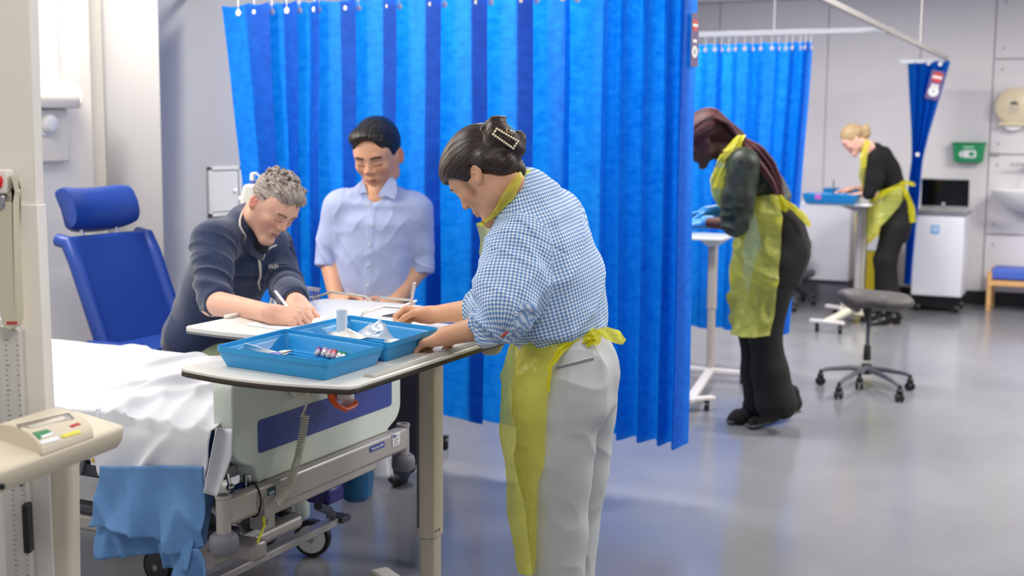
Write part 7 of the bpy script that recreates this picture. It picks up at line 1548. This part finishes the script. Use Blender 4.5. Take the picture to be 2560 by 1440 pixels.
rows = [[V_(x0 * (1 - s) + x1 * s, y0_ * (1 - s) + y1_ * s, D4 - .12 - .05 * math.sin(s * 3.1)) for s in np.linspace(0, 1, 8)] for (x0, y0_, x1, y1_) in [(np.interp(t, [0, 1], [1806, 1843]), np.interp(t, [0, 1], [379, 338]), np.interp(t, [0, 1], [1857, 1865]), np.interp(t, [0, 1], [381, 337])) for t in np.linspace(0, 1, 8)]]
film('apron_collar_fold', rows, film_mat('yellow_strap_film3', (228, 222, 80), .85), ap, .004, 1, 2, 2)
ribbon('tie_knot', [(1925, 492, D4 - .19), (1948, 498, D4 - .18), (1958, 515, D4 - .17), (1968, 528, D4 - .16)], [.014, .028, .024, .012], ap)
ribbon('tie_end', [(1952, 498, D4 - .18), (1985, 520, D4 - .17), (2008, 542, D4 - .17), (2026, 566, D4 - .17)], [.010, .016, .018, .012], ap)

# ------------------------------------------------------------------ blonde woman in black
SK5 = (228, 176, 158); D5 = 11.1
pl5 = thing('person', 'blonde woman in black clothes and a yellow apron at the far table', 'person', V_(2205, 812, D5) * [1, 1, 0])
f5 = vdir(-.74, .08, -.66); R5 = frame(f5, vdir(-.62, .1, .75)); O5 = V_(2133, 349, D5)
sd5 = vdir(-.1, -.99, 0); fd5 = vdir(-.99, .1, 0)
t5 = [V_(2245, 535, D5), V_(2230, 470, D5), V_(2216, 430, D5), V_(2198, 395, D5), V_(2182, 376, D5), V_(2166, 366, D5)]
sn5, en5, wn5 = V_(2190, 398, D5 - .17), V_(2182, 482, D5 - .17), V_(2143, 488, D5 - .1); sf5, ef5, wf5 = V_(2185, 395, D5 + .17), V_(2172, 472, D5 + .14), V_(2128, 474, D5 + .05)
hd5 = [head_prims(O5, R5, 1.0, .96), rc(O5 + R5 @ [0, -.03, -.06], V_(2172, 374, D5), .052, .06, .03)]
kn5, kf5 = V_(2218, 640, D5 - .09), V_(2210, 640, D5 + .09); an5, af5 = V_(2222, 790, D5 - .09), V_(2205, 785, D5 + .09)
fc5 = face_col(O5, R5, SK5, (200, 110, 110), (150, 116, 90))
sdfobj('body', [hd5, loft(t5, [.14, .11, .12, .13, .09, .05], [.10, .08, .085, .08, .06, .05], sd5, .04), chain([sn5, en5, wn5], [.05, .038, .026], .03), chain([sf5, ef5, wf5], [.05, .038, .026], .03), hand_prims(wn5, vdir(-.95, .1, -.15), vdir(0, -.2, 1), 1, ((20, 25, 15),) * 4), hand_prims(wf5, vdir(-.95, .1, -.1), vdir(0, .2, 1), -1, ((20, 25, 15),) * 4), chain([V_(2240, 560, D5 - .09), kn5, an5], [.09, .055, .038], .03), chain([V_(2238, 560, D5 + .09), kf5, af5], [.09, .055, .038], .03)], .0075, M_skin, pl5, col=fc5)
M_bk = mat('black_knit', (12, 12, 13), .9)
sdfobj('black_top', [loft([V_(2234, 480, D5), V_(2228, 460, D5), V_(2215, 425, D5), V_(2198, 392, D5), V_(2184, 376, D5), V_(2176, 370, D5)], [.135, .145, .155, .16, .13, .07], [.105, .115, .12, .11, .08, .06], sd5, .03, cap=.4), chain([sn5, sn5 * .4 + en5 * .6, en5 + vdir(-.03, 0, 0)], [.075, .072, .06], .05), chain([sf5, ef5], [.07, .055], .05)], .009, M_bk, pl5, disp=cloth_disp(.007, 9, 3))
tr5 = sdfobj('trousers', [loft([V_(2232, 470, D5), V_(2244, 510, D5), V_(2246, 545, D5), V_(2236, 590, D5)], [.13, .16, .165, .15], [.10, .12, .125, .12], sd5, .03, cap=.5), chain([V_(2236, 570, D5 - .08), V_(2216, 650, D5 - .09), V_(2222, 735, D5 - .09), V_(2224, 765, D5 - .09)], [.115, .088, .088, .09], .04), chain([V_(2234, 570, D5 + .08), V_(2210, 650, D5 + .09), V_(2212, 735, D5 + .09), V_(2213, 762, D5 + .09)], [.11, .088, .088, .09], .04)], .010, mat('black_wide_trousers', (13, 13, 16), .85), pl5, disp=cloth_disp(.005, 8, 2, vert=.4))
for k_, (px, py, dd) in enumerate(((2210, 813, -.1), (2180, 803, .1))):
    toe = atZ(px - 40 if k_ == 0 else px - 30, py + 1, .0) ; heel = atZ(px + 32 if k_ == 0 else px + 34, py - 2, .0)
    q = toe - heel; shoe(pl5, heel + q * 1.0 + [0, 0, .004], heel + [0, 0, .035], .25, .08, .055, mat('black_patent', (14, 14, 16), .2), False); obj('heel_block', MB().cyl(heel + [0, 0, .0], heel + [0, 0, .05], .03, .035), M_black, pl5)
h5 = lambda c, r, k=.02, op='+': ell(O5 + R5 @ np.array(c), r, R5, k, op)
sdfobj('hair', [h5((0, -.018, .042), (.083, .105, .094)), ell(V_(2161, 332, D5), (.055, .05, .06), None, .02), rc(V_(2150, 345, D5), V_(2166, 318, D5), .04, .028, .02), h5((0, .09, -.04), (.13, .068, .10), .012, '-'), h5((0, -.02, -.105), (.13, .062, .085), .015, '-')], .006, strand_mat('blonde_hair', (132, 104, 72), (206, 178, 134), .5, (1, .2, .3), .6), pl5, suv=hair_uv(O5, R5, (0, 1, .2), 24, 2))
rows = []
A5 = [(466, 2238, 2254), (480, 2190, 2255), (500, 2172, 2256), (515, 2170, 2248), (550, 2168, 2218), (587, 2169, 2178)]
for py in np.linspace(466, 588, 40):
    L = np.interp(py, [a[0] for a in A5], [a[1] for a in A5]); Rr = np.interp(py, [a[0] for a in A5], [a[2] for a in A5]); row = []
    for k in range(30):
        u = k / 29
        if u < .65: w = u / .65 * math.pi / 2; px = Rr + (L - Rr) * math.sin(w); d_ = D5 - .20 + .19 * (1 - math.cos(w))
        else: w = (u - .65) / .35; px = L + 14 * w * w; d_ = D5 - .01 + .2 * w
        row.append(V_(px, py, d_))
    rows.append(row)
ap = film('apron_skirt', over([tr5], rows, .008, .66), M_apr4, pl5, .015, 5, 3, 3)
rows = []
for py in np.linspace(395, 500, 16):
    L = np.interp(py, [395, 436, 470, 500], [2158, 2147, 2157, 2170]); rows.append([V_(L + 16 * w * w, py, D5 - .16 + .30 * w) for w in np.linspace(0, 1, 10)])
film('apron_bib', rows, M_apr4, ap, .008, 2, 2, 2)
ribbon('apron_neck_strap', [(2158, 420, D5 - .19), (2158, 395, D5 - .20), (2164, 370, D5 - .17), (2170, 350, D5 - .10)], [.025, .03, .03, .022], ap, film_mat('yellow_strap_film4', (228, 216, 80), .85), 7)
ribbon('tie_end', [(2252, 458, D5 - .14), (2266, 456, D5 - .14), (2280, 460, D5 - .14), (2288, 463, D5 - .14)], [.02, .02, .02, .01], ap)
ribbon('tie_end', [(2254, 462, D5 - .14), (2266, 486, D5 - .15), (2278, 520, D5 - .15), (2283, 556, D5 - .15)], [.015, .024, .03, .03], ap)
ribbon('tie_band', [(2254, 462, D5 - .15), (2235, 470, D5 - .19), (2205, 484, D5 - .2), (2185, 500, D5 - .17)], [.018, .02, .02, .015], ap)
